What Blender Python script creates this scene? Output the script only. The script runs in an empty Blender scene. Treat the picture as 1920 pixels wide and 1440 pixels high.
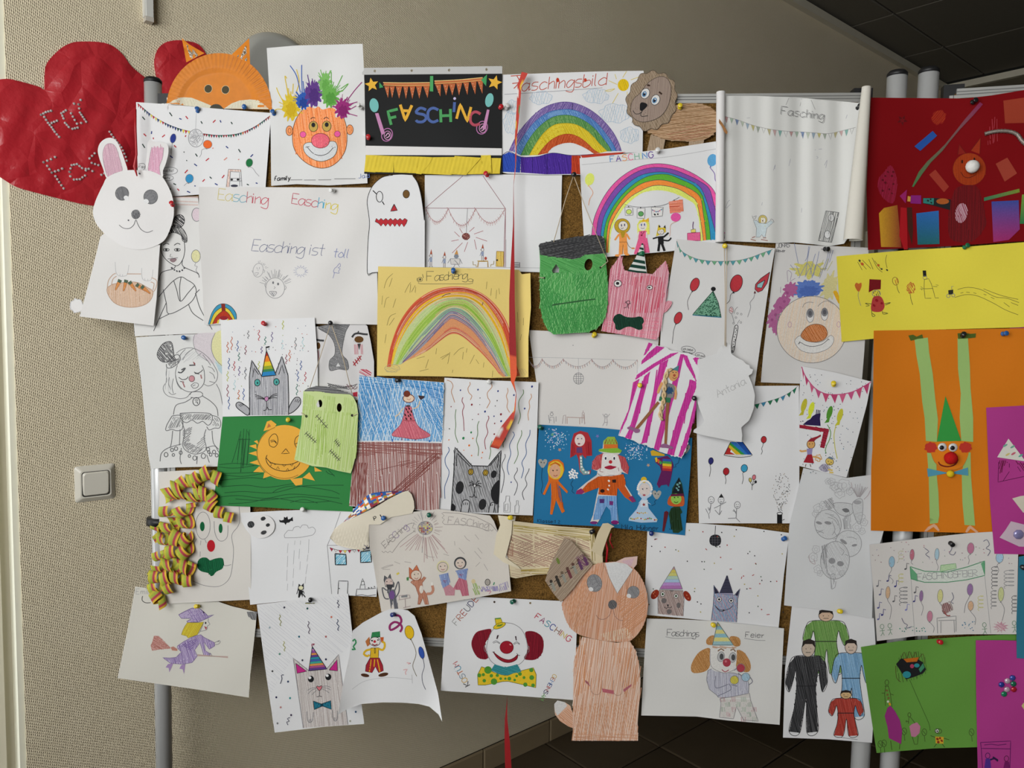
import bpy, math, random
import numpy as np
from mathutils import Vector, Matrix
from mathutils.geometry import delaunay_2d_cdt as CDT
random.seed(7)
SC = bpy.context.scene
COL = SC.collection
sin, cos, pi = math.sin, math.cos, math.pi

# ---------------------------------------------------------------- camera
F = 1400.0                      # focal length in pixels of the 1920x1440 frame
def nrm(v):
    v = np.array(v, float); return v / np.linalg.norm(v)
_up = -nrm([-346, 19280, 1400])                 # vertical vanishing point
_hx = nrm([17576, 436, -1400]); _hx = nrm(_hx - _up * (_hx @ _up))   # the pin board's horizontal
_hy = np.cross(_up, _hx)
RW = np.array([_hx, _hy, _up])                  # camera axes -> world (X along board, Y into it, Z up)
H = 1.49                                        # camera height over the floor
CAM = np.array([0, 0, H])
cd = bpy.data.cameras.new('camera'); cam = bpy.data.objects.new('camera', cd); COL.objects.link(cam)
cd.sensor_width = 36; cd.lens = 36 * F / 1920; cd.clip_start = .02
_r, _u, _b = RW @ [1, 0, 0], RW @ [0, -1, 0], RW @ [0, 0, -1]
cam.matrix_world = Matrix(((_r[0], _u[0], _b[0], 0), (_r[1], _u[1], _b[1], 0), (_r[2], _u[2], _b[2], H), (0, 0, 0, 1)))
SC.camera = cam

# ---------------------------------------------------------------- light
SC.view_settings.view_transform = 'Standard'; SC.view_settings.look = 'None'
SC.view_settings.exposure = -0.62; SC.view_settings.gamma = 1.0; SC.view_settings.use_curve_mapping = False
W = bpy.data.worlds.new('sky'); SC.world = W; W.use_nodes = True
W.node_tree.nodes['Background'].inputs[0].default_value = (.93, .97, 1, 1)
W.node_tree.nodes['Background'].inputs[1].default_value = 4.5
def area(name, loc, aim, sx, sy, power, col):
    l = bpy.data.lights.new(name, 'AREA'); l.shape = 'RECTANGLE'; l.size = sx; l.size_y = sy
    l.energy = power; l.color = col
    o = bpy.data.objects.new(name, l); COL.objects.link(o); o.location = loc
    o.rotation_euler = (Vector(aim) - Vector(loc)).to_track_quat('-Z', 'Y').to_euler()
    return o
# (the daylight of the window behind the camera is set right after the planes of the place)

# ---------------------------------------------------------------- planes of the place
DB = 1.56
Y0 = (RW @ [0, 0, DB])[1]                       # the board's plane Y = Y0
def ray(x, y): return RW @ np.array([(x - 960) / F, (y - 720) / F, 1.0])
def PB(x, y, off=0.0):                          # pixel -> point OFF in front of the board
    r = ray(x, y); return CAM + r * ((Y0 - off) / r[1])
_wd = RW @ np.array([(2600 - 960) / F, (650 - 720) / F, 1.0]); _wd[2] = 0; WD = nrm(_wd)   # along the wall
WN = np.array([WD[1], -WD[0], 0])               # the wall's normal, into the room
WS = 1.70
W0 = CAM + ray(178, 905) * WS                   # the light switch, on the wall
def PW(x, y, off=0.0):                          # pixel -> point OFF in front of the wall
    r = ray(x, y); return CAM + r * ((WN @ (W0 - CAM) + off) / (WN @ r))
ZF = PW(1073, 1368)[2]; ZC = PW(1771, 160)[2]   # floor and ceiling heights
def WST(s, t, z):                               # wall coordinates: along, out of the wall, height
    p = W0 + WD * s + WN * t; return np.array([p[0], p[1], z])

# daylight through the window in the wall behind the camera
SB, ST0, ST1, SZ0, SZ1 = -1.8, .7, 3.3, 1.15, 2.75     # that wall's place, the window's sides, sill and head
_c = WST(SB + .03, (ST0 + ST1) / 2, (SZ0 + SZ1) / 2)
area('window_daylight', _c, _c + WD, ST1 - ST0 - .1, SZ1 - SZ0 - .1, 90, (1, .985, .955))

# ---------------------------------------------------------------- materials
def lin(v): return v / 12.92 if v <= .04045 else ((v + .055) / 1.055) ** 2.4
GAIN = 1.04
_cc = {}
NAMED = dict(k='242426', g='77777a', lg='a5a5a8', w='cfcdcc', r='b0222c', b='2f5fa0', n='2a3a7a', y='d8c43a', gr='2f7d4f',
             o='d9702c', p='d0669a', v='6b4b90', br='7a4a2a', t='2f8fa8', dr='7d1f2a', lb='7fb0d0', ly='dcd57a')
def C(h, f=1.0):
    key = (h, f)
    if key not in _cc:
        q = NAMED.get(h, h)
        _cc[key] = tuple(min(.86, lin(int(q[i:i + 2], 16) / 255) * GAIN * f) for i in (0, 2, 4))
    return _cc[key]
def newmat(name):
    m = bpy.data.materials.new(name); m.use_nodes = True
    nt = m.node_tree; return m, nt, nt.nodes['Principled BSDF']
def nd(nt, t, **kw):
    n = nt.nodes.new(t)
    for k, v in kw.items():
        if k in n.inputs.keys(): n.inputs[k].default_value = v
        else: setattr(n, k, v)
    return n
def bump(nt, bs, height, strength, dist):
    b = nd(nt, 'ShaderNodeBump', Strength=strength, Distance=dist)
    nt.links.new(height, b.inputs['Height']); nt.links.new(b.outputs[0], bs.inputs['Normal'])
_mm = {}
def mat(col, rough=.8, spec=.2, metal=0, grain=.05, scale=300, bmp=.15, name=None):
    key = (col, rough, spec, metal, grain, scale, bmp)
    if key in _mm: return _mm[key]
    m, nt, bs = newmat(name or 'surface_' + str(col))
    c = C(col)
    tc = nd(nt, 'ShaderNodeTexCoord')
    nz = nd(nt, 'ShaderNodeTexNoise', Scale=scale, Detail=3.0)
    nt.links.new(tc.outputs['Object'], nz.inputs['Vector'])
    mx = nd(nt, 'ShaderNodeMix', data_type='RGBA')
    nt.links.new(nz.outputs[0], mx.inputs[0])
    mx.inputs[6].default_value = tuple(v * (1 - grain) for v in c) + (1,)
    mx.inputs[7].default_value = tuple(min(.95, v * (1 + grain)) for v in c) + (1,)
    nt.links.new(mx.outputs[2], bs.inputs['Base Color'])
    bs.inputs['Roughness'].default_value = rough; bs.inputs['Metallic'].default_value = metal
    bs.inputs['Specular IOR Level'].default_value = spec
    if bmp: bump(nt, bs, nz.outputs[0], bmp, .0006)
    _mm[key] = m; return m
def attr_mat(name, rough, spec, metal=0, bmp=.1, scale=500):
    m, nt, bs = newmat(name)
    at = nd(nt, 'ShaderNodeAttribute', attribute_name='Col')
    tc = nd(nt, 'ShaderNodeTexCoord')
    nz = nd(nt, 'ShaderNodeTexNoise', Scale=scale, Detail=2.0); nt.links.new(tc.outputs['Object'], nz.inputs['Vector'])
    mp = nd(nt, 'ShaderNodeMapRange'); nt.links.new(nz.outputs[0], mp.inputs[0])
    for i, v in ((1, .3), (2, .7), (3, .9), (4, 1.08)): mp.inputs[i].default_value = v
    mx = nd(nt, 'ShaderNodeMix', data_type='RGBA', blend_type='MULTIPLY'); mx.inputs[0].default_value = 1
    nt.links.new(at.outputs['Color'], mx.inputs[6]); nt.links.new(mp.outputs[0], mx.inputs[7])
    nt.links.new(mx.outputs[2], bs.inputs['Base Color'])
    bs.inputs['Roughness'].default_value = rough; bs.inputs['Specular IOR Level'].default_value = spec
    bs.inputs['Metallic'].default_value = metal
    if bmp: bump(nt, bs, nz.outputs[0], bmp, .0004)
    return m
INK = attr_mat('ink_and_pencil', .75, .15)
CARD = attr_mat('coloured_card', .65, .25, bmp=.05)
PAPER = mat('d3d1d0', .85, .15, grain=.015, scale=220, bmp=.06, name='white_paper')
SILK = mat('a81a22', .38, .5, grain=.1, scale=40, bmp=.3, name='red_ribbon')

# ---------------------------------------------------------------- mesh helpers
def tag(o, label, cat, group=None, kind=None):
    o['label'] = label; o['category'] = cat
    if group: o['group'] = group
    if kind: o['kind'] = kind
    return o
def mk(name, V, Fc, m, parent=None, cols=None, smooth=True, org=None):
    """one mesh object; V in world metres; ORG (or the parent's location) is where its origin goes"""
    V = np.asarray(V, float)
    if parent is not None: org = np.array(parent['_o']) if '_o' in parent else np.array(parent.location)
    elif org is None: org = V.mean(0)
    me = bpy.data.meshes.new(name)
    me.from_pydata((V - org).tolist(), [], Fc)
    if cols is not None:
        a = me.color_attributes.new('Col', 'FLOAT_COLOR', 'POINT')
        a.data.foreach_set('color', np.asarray([(c[0], c[1], c[2], 1) for c in cols], np.float32).ravel())
    me.materials.append(m)
    if smooth: me.polygons.foreach_set('use_smooth', [True] * len(me.polygons))
    o = bpy.data.objects.new(name, me); COL.objects.link(o)
    o['_o'] = [float(v) for v in org]
    if parent is not None: o.parent = parent; 
    if parent is None: o.location = org
    me.update(); return o
def empty(name, loc):
    o = bpy.data.objects.new(name, None); COL.objects.link(o); o.location = loc; o.empty_display_size = .02
    o['_o'] = [float(v) for v in loc]; return o
class G:
    """collects boxes, tubes and lathes into one mesh"""
    def __init__(s): s.v, s.f = [], []
    def add(s, V, Fc):
        n = len(s.v); s.v += [tuple(p) for p in V]; s.f += [tuple(i + n for i in q) for q in Fc]; return s
    def box(s, c, ax, ay, az):      # centre and three half-axis vectors
        c, ax, ay, az = map(np.array, (c, ax, ay, az))
        V = [c + i * ax + j * ay + k * az for k in (-1, 1) for j in (-1, 1) for i in (-1, 1)]
        return s.add(V, [(0, 2, 3, 1), (4, 5, 7, 6), (0, 1, 5, 4), (2, 6, 7, 3), (0, 4, 6, 2), (1, 3, 7, 5)])
    def tube(s, pts, r, n=8, cap=True):
        pts = [np.array(p, float) for p in pts]; rr = r if hasattr(r, '__len__') else [r] * len(pts)
        V = []; ref = None
        for i, p in enumerate(pts):
            t = nrm(pts[min(i + 1, len(pts) - 1)] - pts[max(i - 1, 0)])
            if ref is None: ref = nrm(np.cross(t, [.31, .55, .77]))
            u = nrm(ref - t * (ref @ t)); ref = u; w = np.cross(t, u)
            for k in range(n):
                a = 2 * pi * k / n; V.append(p + rr[i] * (cos(a) * u + sin(a) * w))
        Fc = [(i * n + k, i * n + (k + 1) % n, (i + 1) * n + (k + 1) % n, (i + 1) * n + k) for i in range(len(pts) - 1) for k in range(n)]
        if cap: Fc += [tuple(range(n))[::-1], tuple(range((len(pts) - 1) * n, len(pts) * n))]
        return s.add(V, Fc)
    def lathe(s, o, axis, prof, n=12):
        o, a = np.array(o), nrm(axis); u = nrm(np.cross(a, [.31, .55, .77])); w = np.cross(a, u); k = len(prof)
        V = [o + a * h + max(r, 1e-5) * (cos(2 * pi * i / n) * u + sin(2 * pi * i / n) * w) for h, r in prof for i in range(n)]
        return s.add(V, [(j * n + i, j * n + (i + 1) % n, (j + 1) * n + (i + 1) % n, (j + 1) * n + i) for j in range(k - 1) for i in range(n)] + [tuple(range(n))[::-1], tuple(range((k - 1) * n, k * n))])
    def mk(s, name, m, parent=None, smooth=True, org=None): return mk(name, s.v, s.f, m, parent, None, smooth, org)

# ---------------------------------------------------------------- drawing on paper (2-D strokes laid on the sheet's own surface)
T = [0, 0, 1.0]
def Z(x, y, s): T[:] = [x, y, s]                # the coordinates that follow are those of an enlargement of the photo
def P(p):
    if isinstance(p, str):
        q = [float(v) for v in p.split()]; return [(q[i], q[i + 1]) for i in range(0, len(q), 2)]
    return [tuple(a) for a in p]
def tp(pts): return [(T[0] + x / T[2], T[1] + y / T[2]) for x, y in P(pts)]
def smooth(pts, closed, step=4.0):
    n = len(pts)
    if n < 3: return pts
    out = []
    for i in range(n if closed else n - 1):
        g = (lambda k: pts[k % n]) if closed else (lambda k: pts[min(max(k, 0), n - 1)])
        a, b, c, d = g(i - 1), g(i), g(i + 1), g(i + 2)
        m = max(2, int(math.hypot(c[0] - b[0], c[1] - b[1]) / step) + 1); m = min(m, 14)
        for k in range(m):
            t = k / m
            out.append(tuple(.5 * (2 * b[j] + (c[j] - a[j]) * t + (2 * a[j] - 5 * b[j] + 4 * c[j] - d[j]) * t * t + (3 * b[j] - a[j] - 3 * c[j] + d[j]) * t ** 3) for j in (0, 1)))
    if not closed: out.append(pts[-1])
    return out
def dens(pts, closed=False, step=6.0):
    out = []; n = len(pts)
    for i in range(n if closed else n - 1):
        a, b = pts[i], pts[(i + 1) % n]
        m = max(1, int(math.hypot(b[0] - a[0], b[1] - a[1]) / step))
        out += [(a[0] + (b[0] - a[0]) * k / m, a[1] + (b[1] - a[1]) * k / m) for k in range(m)]
    if not closed: out.append(pts[-1])
    return out
def el(cx, cy, rx, ry=None, rot=0, n=24, a0=0, a1=360):
    ry = rx if ry is None else ry; r = math.radians(rot); full = abs(a1 - a0) >= 360
    out = []
    for i in range(n if full else n + 1):
        t = math.radians(a0 + (a1 - a0) * i / n); x, y = rx * cos(t), ry * sin(t)
        out.append((cx + x * cos(r) - y * sin(r), cy + x * sin(r) + y * cos(r)))
    return out
def blob(cx, cy, rx, ry, amp=.15, k=9, rot=0, n=44, seed=1):
    R = random.Random(seed); ph = [R.uniform(0, 6.28) for _ in range(4)]
    out = []
    for i, (x, y) in enumerate(el(0, 0, rx, ry, 0, n)):
        a = 2 * pi * i / n
        s = 1 + amp * (sin(k * a + ph[0]) * .6 + sin((k + 3) * a + ph[1]) * .4 + R.uniform(-.35, .35)); r = math.radians(rot)
        out.append((cx + s * (x * cos(r) - y * sin(r)), cy + s * (x * sin(r) + y * cos(r))))
    return out
def pip(poly, X, Y):
    poly = np.array(poly); ins = np.zeros(X.shape, bool); j = len(poly) - 1
    for i in range(len(poly)):
        xi, yi = poly[i]; xj, yj = poly[j]
        if yi != yj:
            c = ((yi > Y) != (yj > Y)) & (X < (xj - xi) * (Y - yi) / (yj - yi) + xi); ins ^= c
        j = i
    return ins
def tri(poly, grid, holes=()):
    """polygon (target pixels) -> vertices and triangles with a grid of inner points"""
    vs, es = [], []
    for lp in [poly] + list(holes):
        n0 = len(vs); q = []
        for p in lp:
            if not q or math.hypot(p[0] - q[-1][0], p[1] - q[-1][1]) > .05: q.append(p)
        if math.hypot(q[0][0] - q[-1][0], q[0][1] - q[-1][1]) < .05: q.pop()
        vs += q; es += [(n0 + i, n0 + (i + 1) % len(q)) for i in range(len(q))]
    a = np.array(poly); lo, hi = a.min(0), a.max(0)
    if grid and max(hi - lo) > grid * 1.3:
        X, Y = np.meshgrid(np.arange(lo[0] + grid * .5, hi[0], grid), np.arange(lo[1] + grid * .5, hi[1], grid))
        m = pip(poly, X, Y)
        for h in holes: m &= ~pip(h, X, Y)
        vs = vs + list(zip(X[m].tolist(), Y[m].tolist()))
    r = CDT([Vector(v) for v in vs], es, [], 1, 1e-4)
    vs = [(v[0], v[1]) for v in r[0]]; fs = [tuple(f) for f in r[2]]
    if holes:
        a = np.array([np.mean([vs[i] for i in f], 0) for f in fs]); m = np.zeros(len(fs), bool)
        for h in holes: m |= pip(h, a[:, 0], a[:, 1])
        fs = [f for f, x in zip(fs, m) if not x]
    return vs, fs
def orient(V, Fc):
    out = []
    for f in Fc:
        a, b, c = (V[i] for i in f[:3])
        out.append(f if (b[0] - a[0]) * (c[1] - a[1]) - (b[1] - a[1]) * (c[0] - a[0]) < 0 else f[::-1])
    return out
STEP = .003; KO = STEP / .0022
TINT = dict(easching_drawing='cfcdcb', witch_drawing='c9c6bd', bunny_cutout='cfcdcb', rolled_drawing='cbcbc8', sad_clown_drawing='cbcbc9', round_clown_drawing='c5c3c1', streamer_clown_drawing='cdc9c3',
            clown_face_drawing='cfcfce', lady_drawing='cfcecc', zombie_cutout='c8c6c6', disco_room_drawing='cdcac7', masks_drawing='c8c9ca', balloon_drawing='cbcac9', clown_juggler_drawing='cdccc9', balloon_banner_drawing='c6c2be')
class Cur: pass
cur = Cur(); cur.root = None; cur.ink = None; cur.lift = {}; cur.lkey = ''
def tilt(x):
    d = max(0.0, x - 1640); return .000222 * (d * d / 240 if d < 120 else d - 60)
def flush():
    k = cur.ink
    if k: cur.lift[cur.lkey] = max(k.lift, cur.lift.get(cur.lkey, 0))
    if k and k.v:
        o = mk(k.name, k.v, k.f, INK, k.parent, k.c)
        if k.label: o['label'] = k.label
        if k.name in ('drawn_confetti', 'confetti', 'spots', 'glitter_inlay', 'pencil_shading', 'pencil_strokes', 'pencil_marks', 'drawn_shading'): o['kind'] = 'stuff'
    cur.ink = None
def part(name, label=None):
    """what follows is drawn as one part of the sheet (or of its cut-out piece)"""
    flush(); k = Cur(); k.name, k.label, k.v, k.f, k.c = name, label, [], [], []
    k.parent = cur.piece; cur.lkey = cur.piece.name; k.lift = cur.lift.get(cur.lkey, cur.lift0); cur.ink = k
def solid(pts, grid, off, plane, holes=(), th=.0004):
    v2, f2 = tri(pts, grid, holes); f2 = orient(v2, f2)
    fr = [plane(x, y, off(x, y)) for x, y in v2]; bk = [plane(x, y, off(x, y) - th) for x, y in v2]
    n = len(v2); fc = list(f2) + [tuple(i + n for i in f[::-1]) for f in f2]
    cnt = {}
    for f in f2:
        for a, b in zip(f, f[1:] + f[:1]): cnt[(a, b)] = 1
    V = fr + bk
    for (a, b) in cnt:
        if (b, a) not in cnt: k = len(V); V += [fr[b], fr[a], bk[a], bk[b]]; fc.append((k, k + 1, k + 2, k + 3))
    return V, fc
def sheet(name, label, cat, L, pts, col=None, group='children\'s drawings on the pin board', grid=10, fn=None, wav=1.5, sm=0, holes=(), plane=PB, m=None, th=.0004):
    """a sheet of paper that hangs on the board: L its layer, FN its own bulge in millimetres"""
    flush(); q = tp(pts); q = smooth(q, True) if sm else dens(q, True, 12)
    sd = random.uniform(0, 6.28); tl = tilt if plane is PB else (lambda x: 0)
    def off(x, y): return .003 + STEP * L + tl(x) + .001 * wav * sin(x * .037 + sd) * sin(y * .031 + 2 * sd) + (.001 * fn(x, y) if fn else 0)
    hs = [tp(h) for h in holes]
    V, Fc = solid(q, grid, off, plane, hs, th)
    o = mk(name, V, Fc, m or (mat(col, .8, .2, grain=.03) if col else mat(TINT.get(name, 'd4d4d5'), .85, .15, grain=.015, scale=220, bmp=.06)))
    tag(o, label, cat, group)
    cur.root = cur.piece = o; cur.off = off; cur.plane = plane; cur.lift0 = .00012; cur.grid = grid; cur.off0 = off
    return o
def piece(name, pts, dl=.8, col=None, sm=0, fn=None, grid=None, label=None, holes=(), m=None, th=.0004, under=False):
    """a cut-out piece glued to the current sheet: a part of it; UNDER: a sub-part of the current piece"""
    flush(); q = tp(pts); q = smooth(q, True) if sm else dens(q, True, 12); o0 = cur.off0
    def off(x, y): return o0(x, y) + .001 * dl + (.001 * fn(x, y) if fn else 0)
    V, Fc = solid(q, grid or cur.grid, off, cur.plane, [tp(h) for h in holes], th)
    o = mk(name, V, Fc, m or (mat(col, .8, .2, grain=.03) if col else PAPER), cur.piece if under else cur.root)
    if label: o['label'] = label
    cur.off = off; cur.lift0 = .00012
    if not under: cur.piece = o
    return o
def base(): flush(); cur.piece = cur.root; cur.off = cur.off0
def s3(x, y, up=0): return cur.plane(x, y, cur.off(x, y) + up)
def fl(pts, col, sm=0, f=1.0):
    q = tp(pts); q = smooth(q, True) if sm else q
    q = dens(q, True, 4)
    try: v, fc = tri(q, 4)
    except Exception: return
    k = cur.ink; k.lift += .000018; n = len(k.v); c = C(col, f)
    k.v += [s3(x, y, k.lift) for x, y in v]; k.f += [tuple(i + n for i in t) for t in orient(v, fc)]; k.c += [c] * len(v)
def rib(q, w, c, up):
    n = len(q)
    if n < 2: return
    k = cur.ink; n0 = len(k.v); lf = k.lift + up
    for i, (x, y) in enumerate(q):
        a, b = q[max(i - 1, 0)], q[min(i + 1, n - 1)]
        dx, dy = b[0] - a[0], b[1] - a[1]; d = math.hypot(dx, dy) or 1
        h = w * .5; nx, ny = -dy / d * h, dx / d * h
        k.v += [s3(x + nx, y + ny, lf), s3(x - nx, y - ny, lf)]; k.c += [c, c]
    k.f += [(n0 + 2 * i, n0 + 2 * i + 2, n0 + 2 * i + 3, n0 + 2 * i + 1) for i in range(n - 1)]
def ln(pts, w=1.0, col='k', c=0, sm=1, f=1.0):
    """a drawn line, W pixels wide; several strokes with | between them"""
    for s in (pts.split('|') if isinstance(pts, str) else [pts]):
        q = tp(s)
        if len(q) < 2: continue
        q = smooth(q, c) if sm and len(q) > 2 else q
        if c: q = q + [q[0]]
        rib(dens(q, False, 4.5), w, C(col, f), .00001)
def ht(pts, col, ang=80, sp=2.4, w=1.3, f=.12, jit=1.0, sm=0, cut=.3):
    """pencil hatching inside an outline"""
    q = tp(pts); q = smooth(q, True) if sm else q
    a = math.radians(ang); ca, sa = cos(a), sin(a)
    r = np.array([(x * ca + y * sa, -x * sa + y * ca) for x, y in q])
    y = r[:, 1].min() + sp * .5; y1 = r[:, 1].max(); m = len(r)
    while y < y1:
        xs = []
        for i in range(m):
            (xa, ya), (xb, yb) = r[i], r[(i + 1) % m]
            if (ya > y) != (yb > y): xs.append(xa + (y - ya) * (xb - xa) / (yb - ya))
        xs.sort()
        for xa, xb in zip(xs[::2], xs[1::2]):
            if xb - xa < 1: continue
            segs = [(xa, xb)]
            if cut and random.random() < cut:
                mid = random.uniform(xa, xb); segs = [(xa, mid - 2), (mid + 1, xb)]
            for u0, u1 in segs:
                if u1 - u0 < 1: continue
                y2 = min(max(y + random.uniform(-1, 1) * sp * .6 * jit, y - 2 * sp), y1); bow = random.uniform(-.5, .5) * jit; dr = (u1 - u0) * random.uniform(-.05, .05) * jit
                nn = max(1, int((u1 - u0) / 6)); ln_ = []
                for i in range(nn + 1):
                    t = i / nn; u = u0 + (u1 - u0) * t; v = y + (y2 - y) * t * .5 + bow * sin(pi * t) + dr * (t - .5)
                    ln_.append((u * ca - v * sa, u * sa + v * ca))
                rib(ln_, w * random.uniform(.75, 1.2), C(col, round(1 + random.uniform(-f, f), 2)), random.uniform(.000005, .000012))
        y += sp * random.uniform(.75, 1.25)
    cur.ink.lift += .000012
def pc(pts, col, light, ang=80, sp=2.2, w=1.3, sm=0, f=.12):
    """pencil colouring: a pale tone and strokes over it"""
    fl(pts, light, sm); ht(pts, col, ang, sp, w, f, sm=sm)
def ol(pts, col, line='k', w=1.1, sm=1):
    fl(pts, col, sm); ln(pts, w, line, 1, sm)
GL = dict(A="08 30 68|15 55", B="00 08 48 66 54 04|00 40 52 44", C="61 40 20 02 06 28 48 67", D="00 08 38 65 63 30 00", E="50 00 08 58|04 44",
 F="60 00 08|04 44", G="61 40 20 02 06 28 48 66 64 44", H="00 08|60 68|04 64", I="00 08", J="40 46 28 07", K="00 08|60 04 68", L="00 08 58",
 M="08 00 34 60 68", N="08 00 68 60", O="20 02 06 28 48 66 62 40 20", P="08 00 40 62 44 04", R="08 00 40 62 44 04 68", S="61 40 20 02 13 54 66 48 18 07",
 T="00 60|30 38", U="00 06 28 48 66 60", V="00 38 60", W="00 28 34 48 60", X="00 68|60 08", Z="00 60 08 68",
 a="54 33 14 06 18 38 55|53 56 58 67", b="00 08 38 56 44 05", c="54 33 14 06 18 38 57", d="50 58|54 33 05 07 28 57", e="05 55 43 13 05 07 28 57", f="50 30 22 28|14 44",
 g="54 33 14 06 18 37 54|53 5a 3b 0a", h="00 08|05 33 45 48", i="03 08|01 02", k="00 08|43 06 48", l="00 07 18", m="03 08|05 23 35 38|35 53 65 68",
 n="03 08|05 33 45 48", o="23 05 07 28 47 45 23", r="03 08|05 33", s="43 13 05 46 38 08", t="20 27 38|03 43", u="03 06 18 36 43|43 48", v="03 28 43",
 w="03 18 35 58 63", y="03 28|43 1b", z="03 43 08 48")
GL.update(p="03 0b|05 33 44 47 28 07", x="03 48|43 08", j="33 3a 1b|31 32")
GL['1'] = "02 20 28"; GL['2'] = "02 20 42 08 58"; GL['7'] = "00 50 28"; GL[':'] = "03 04|07 08"; GL['-'] = "05 35"; GL['!'] = "00 05|07 08"; GL['.'] = "07 08"
GL['\xdc'] = GL['U'] + '|1e 1f|5e 5f'; GL['\xfc'] = GL['u'] + '|00 01|40 41'
def gv(c): return -2 + (ord(c) - ord('e')) * .7 if c in 'ef' else (int(c, 16))
def tx(s, x, y, h, col='k', ang=0, w=1.1, sp=1.0, slant=0.0, wob=.0):
    """hand lettering; X, Y the start of the base line, H the height of a capital"""
    u = h / 8; a = math.radians(ang); px = 0; i = 0
    cols = col if isinstance(col, (list, tuple)) else [col]
    for ch in s:
        if ch == ' ': px += 5 * sp; continue
        g = GL[ch]; mx = 0; dy = random.uniform(-1, 1) * wob
        for st in g.split('|'):
            q = [(int(p[0]), gv(p[1]) - 8 + dy) for p in st.split()]
            mx = max(mx, max(p[0] for p in q))
            q = [((p[0] - slant * p[1] + px) * u, p[1] * u) for p in q]
            q = [(x + p[0] * cos(a) - p[1] * sin(a), y + p[0] * sin(a) + p[1] * cos(a)) for p in q]
            ln(q, w, cols[i % len(cols)], 0, 1 if (ch.islower() or ch in 'CGOSUJ') else 0)
        px += (mx + 2.2) * sp; i += 1
def dots(pts, r, cols, seed=0):
    R = random.Random(seed)
    for x, y in P(pts):
        c = R.choice(cols) if isinstance(cols, (list, tuple)) else cols
        fl(el(x, y, r * R.uniform(.75, 1.2), r * R.uniform(.6, 1), R.uniform(0, 90), 8), c)
        cur.ink.lift -= .000018
def scatter(box, n, r, cols, seed=0, dash=0, avoid=None, w=1.2):
    R = random.Random(seed); x0, y0, x1, y1 = box; m = 0
    while m < n:
        x, y = R.uniform(x0, x1), R.uniform(y0, y1); m += 1
        if avoid and any(a <= x <= c and b <= y <= d for a, b, c, d in avoid): continue
        c = R.choice(cols)
        if dash:
            a = R.uniform(0, pi); ln([(x, y), (x + dash * cos(a), y + dash * sin(a))], w, c, 0, 0)
        else:
            fl(el(x, y, r * R.uniform(.6, 1.2), r * R.uniform(.5, 1), R.uniform(0, 90), 8), c); cur.ink.lift -= .000018
def wig(x, y, L, col, amp=6, n=2.5, dx=0, w=1.1):
    k = int(n * 8); ln([(x + dx * i / k + amp * sin(2 * pi * n * i / k), y + L * i / k) for i in range(k + 1)], w, col)
def bunt(pts, n, h, cols, line='g', w=.9, lw=.8, seed=0, gap=.25, outline=None, fade=1):
    """a garland: a line with N little flags along it"""
    R = random.Random(seed); q = P(pts); q = smooth(q, False, 3)
    ln(q, lw, line, 0, 0); d = [0]
    for a, b in zip(q, q[1:]): d.append(d[-1] + math.hypot(b[0] - a[0], b[1] - a[1]))
    def at(s):
        for i in range(len(d) - 1):
            if d[i + 1] >= s:
                t = (s - d[i]) / max(d[i + 1] - d[i], 1e-6); return (q[i][0] + (q[i + 1][0] - q[i][0]) * t, q[i][1] + (q[i + 1][1] - q[i][1]) * t)
        return q[-1]
    st = d[-1] / n
    for i in range(n):
        a, b = at(st * i), at(st * (i + 1 - gap)); c = cols[i % len(cols)] if not seed else R.choice(cols)
        tip = ((a[0] + b[0]) / 2 + R.uniform(-.1, .1) * h, (a[1] + b[1]) / 2 + h * R.uniform(.85, 1.15))
        if c: fl([a, b, tip], c); cur.ink.lift -= .000018
        if outline: ln([a, tip, b], w, outline, 0, 0)
def bal(x, y, rx, ry, col, rot=0, s=None, line='k', lw=1.0, sw=.8, knot=True, sc=None):
    """a drawn balloon with its string"""
    fl(el(x, y, rx, ry, rot, 20), col)
    if lw: ln(el(x, y, rx, ry, rot, 20), lw, line, 1)
    r = math.radians(rot); kx, ky = x - ry * sin(r), y + ry * cos(r)
    if knot: fl([(kx, ky - 1), (kx + rx * .25, ky + ry * .18), (kx - rx * .25, ky + ry * .18)], line)
    if s: ln([(kx, ky)] + P(s), sw, sc or line)
def rays(cx, cy, r0, r1, a0, a1, n, col, w=.9, jit=.15):
    for i in range(n):
        a = math.radians(a0 + (a1 - a0) * i / max(n - 1, 1) + random.uniform(-4, 4)); q = r1 * random.uniform(1 - jit, 1 + jit)
        ln([(cx + r0 * cos(a), cy + r0 * sin(a)), (cx + q * cos(a), cy + q * sin(a))], w, col, 0, 0)
def eye(x, y, rx, ry, iris='k', lid='k', f=.5, dx=0, dy=0, white='d8d6d4'):
    ol(el(x, y, rx, ry), white, lid, .9); fl(el(x + dx, y + dy, rx * f, ry * f), iris)
# ================================================================ the room
def struct(o): o['kind'] = 'structure'; return o
def quad(s, p): s.add(p, [tuple(range(len(p)))])
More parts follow.
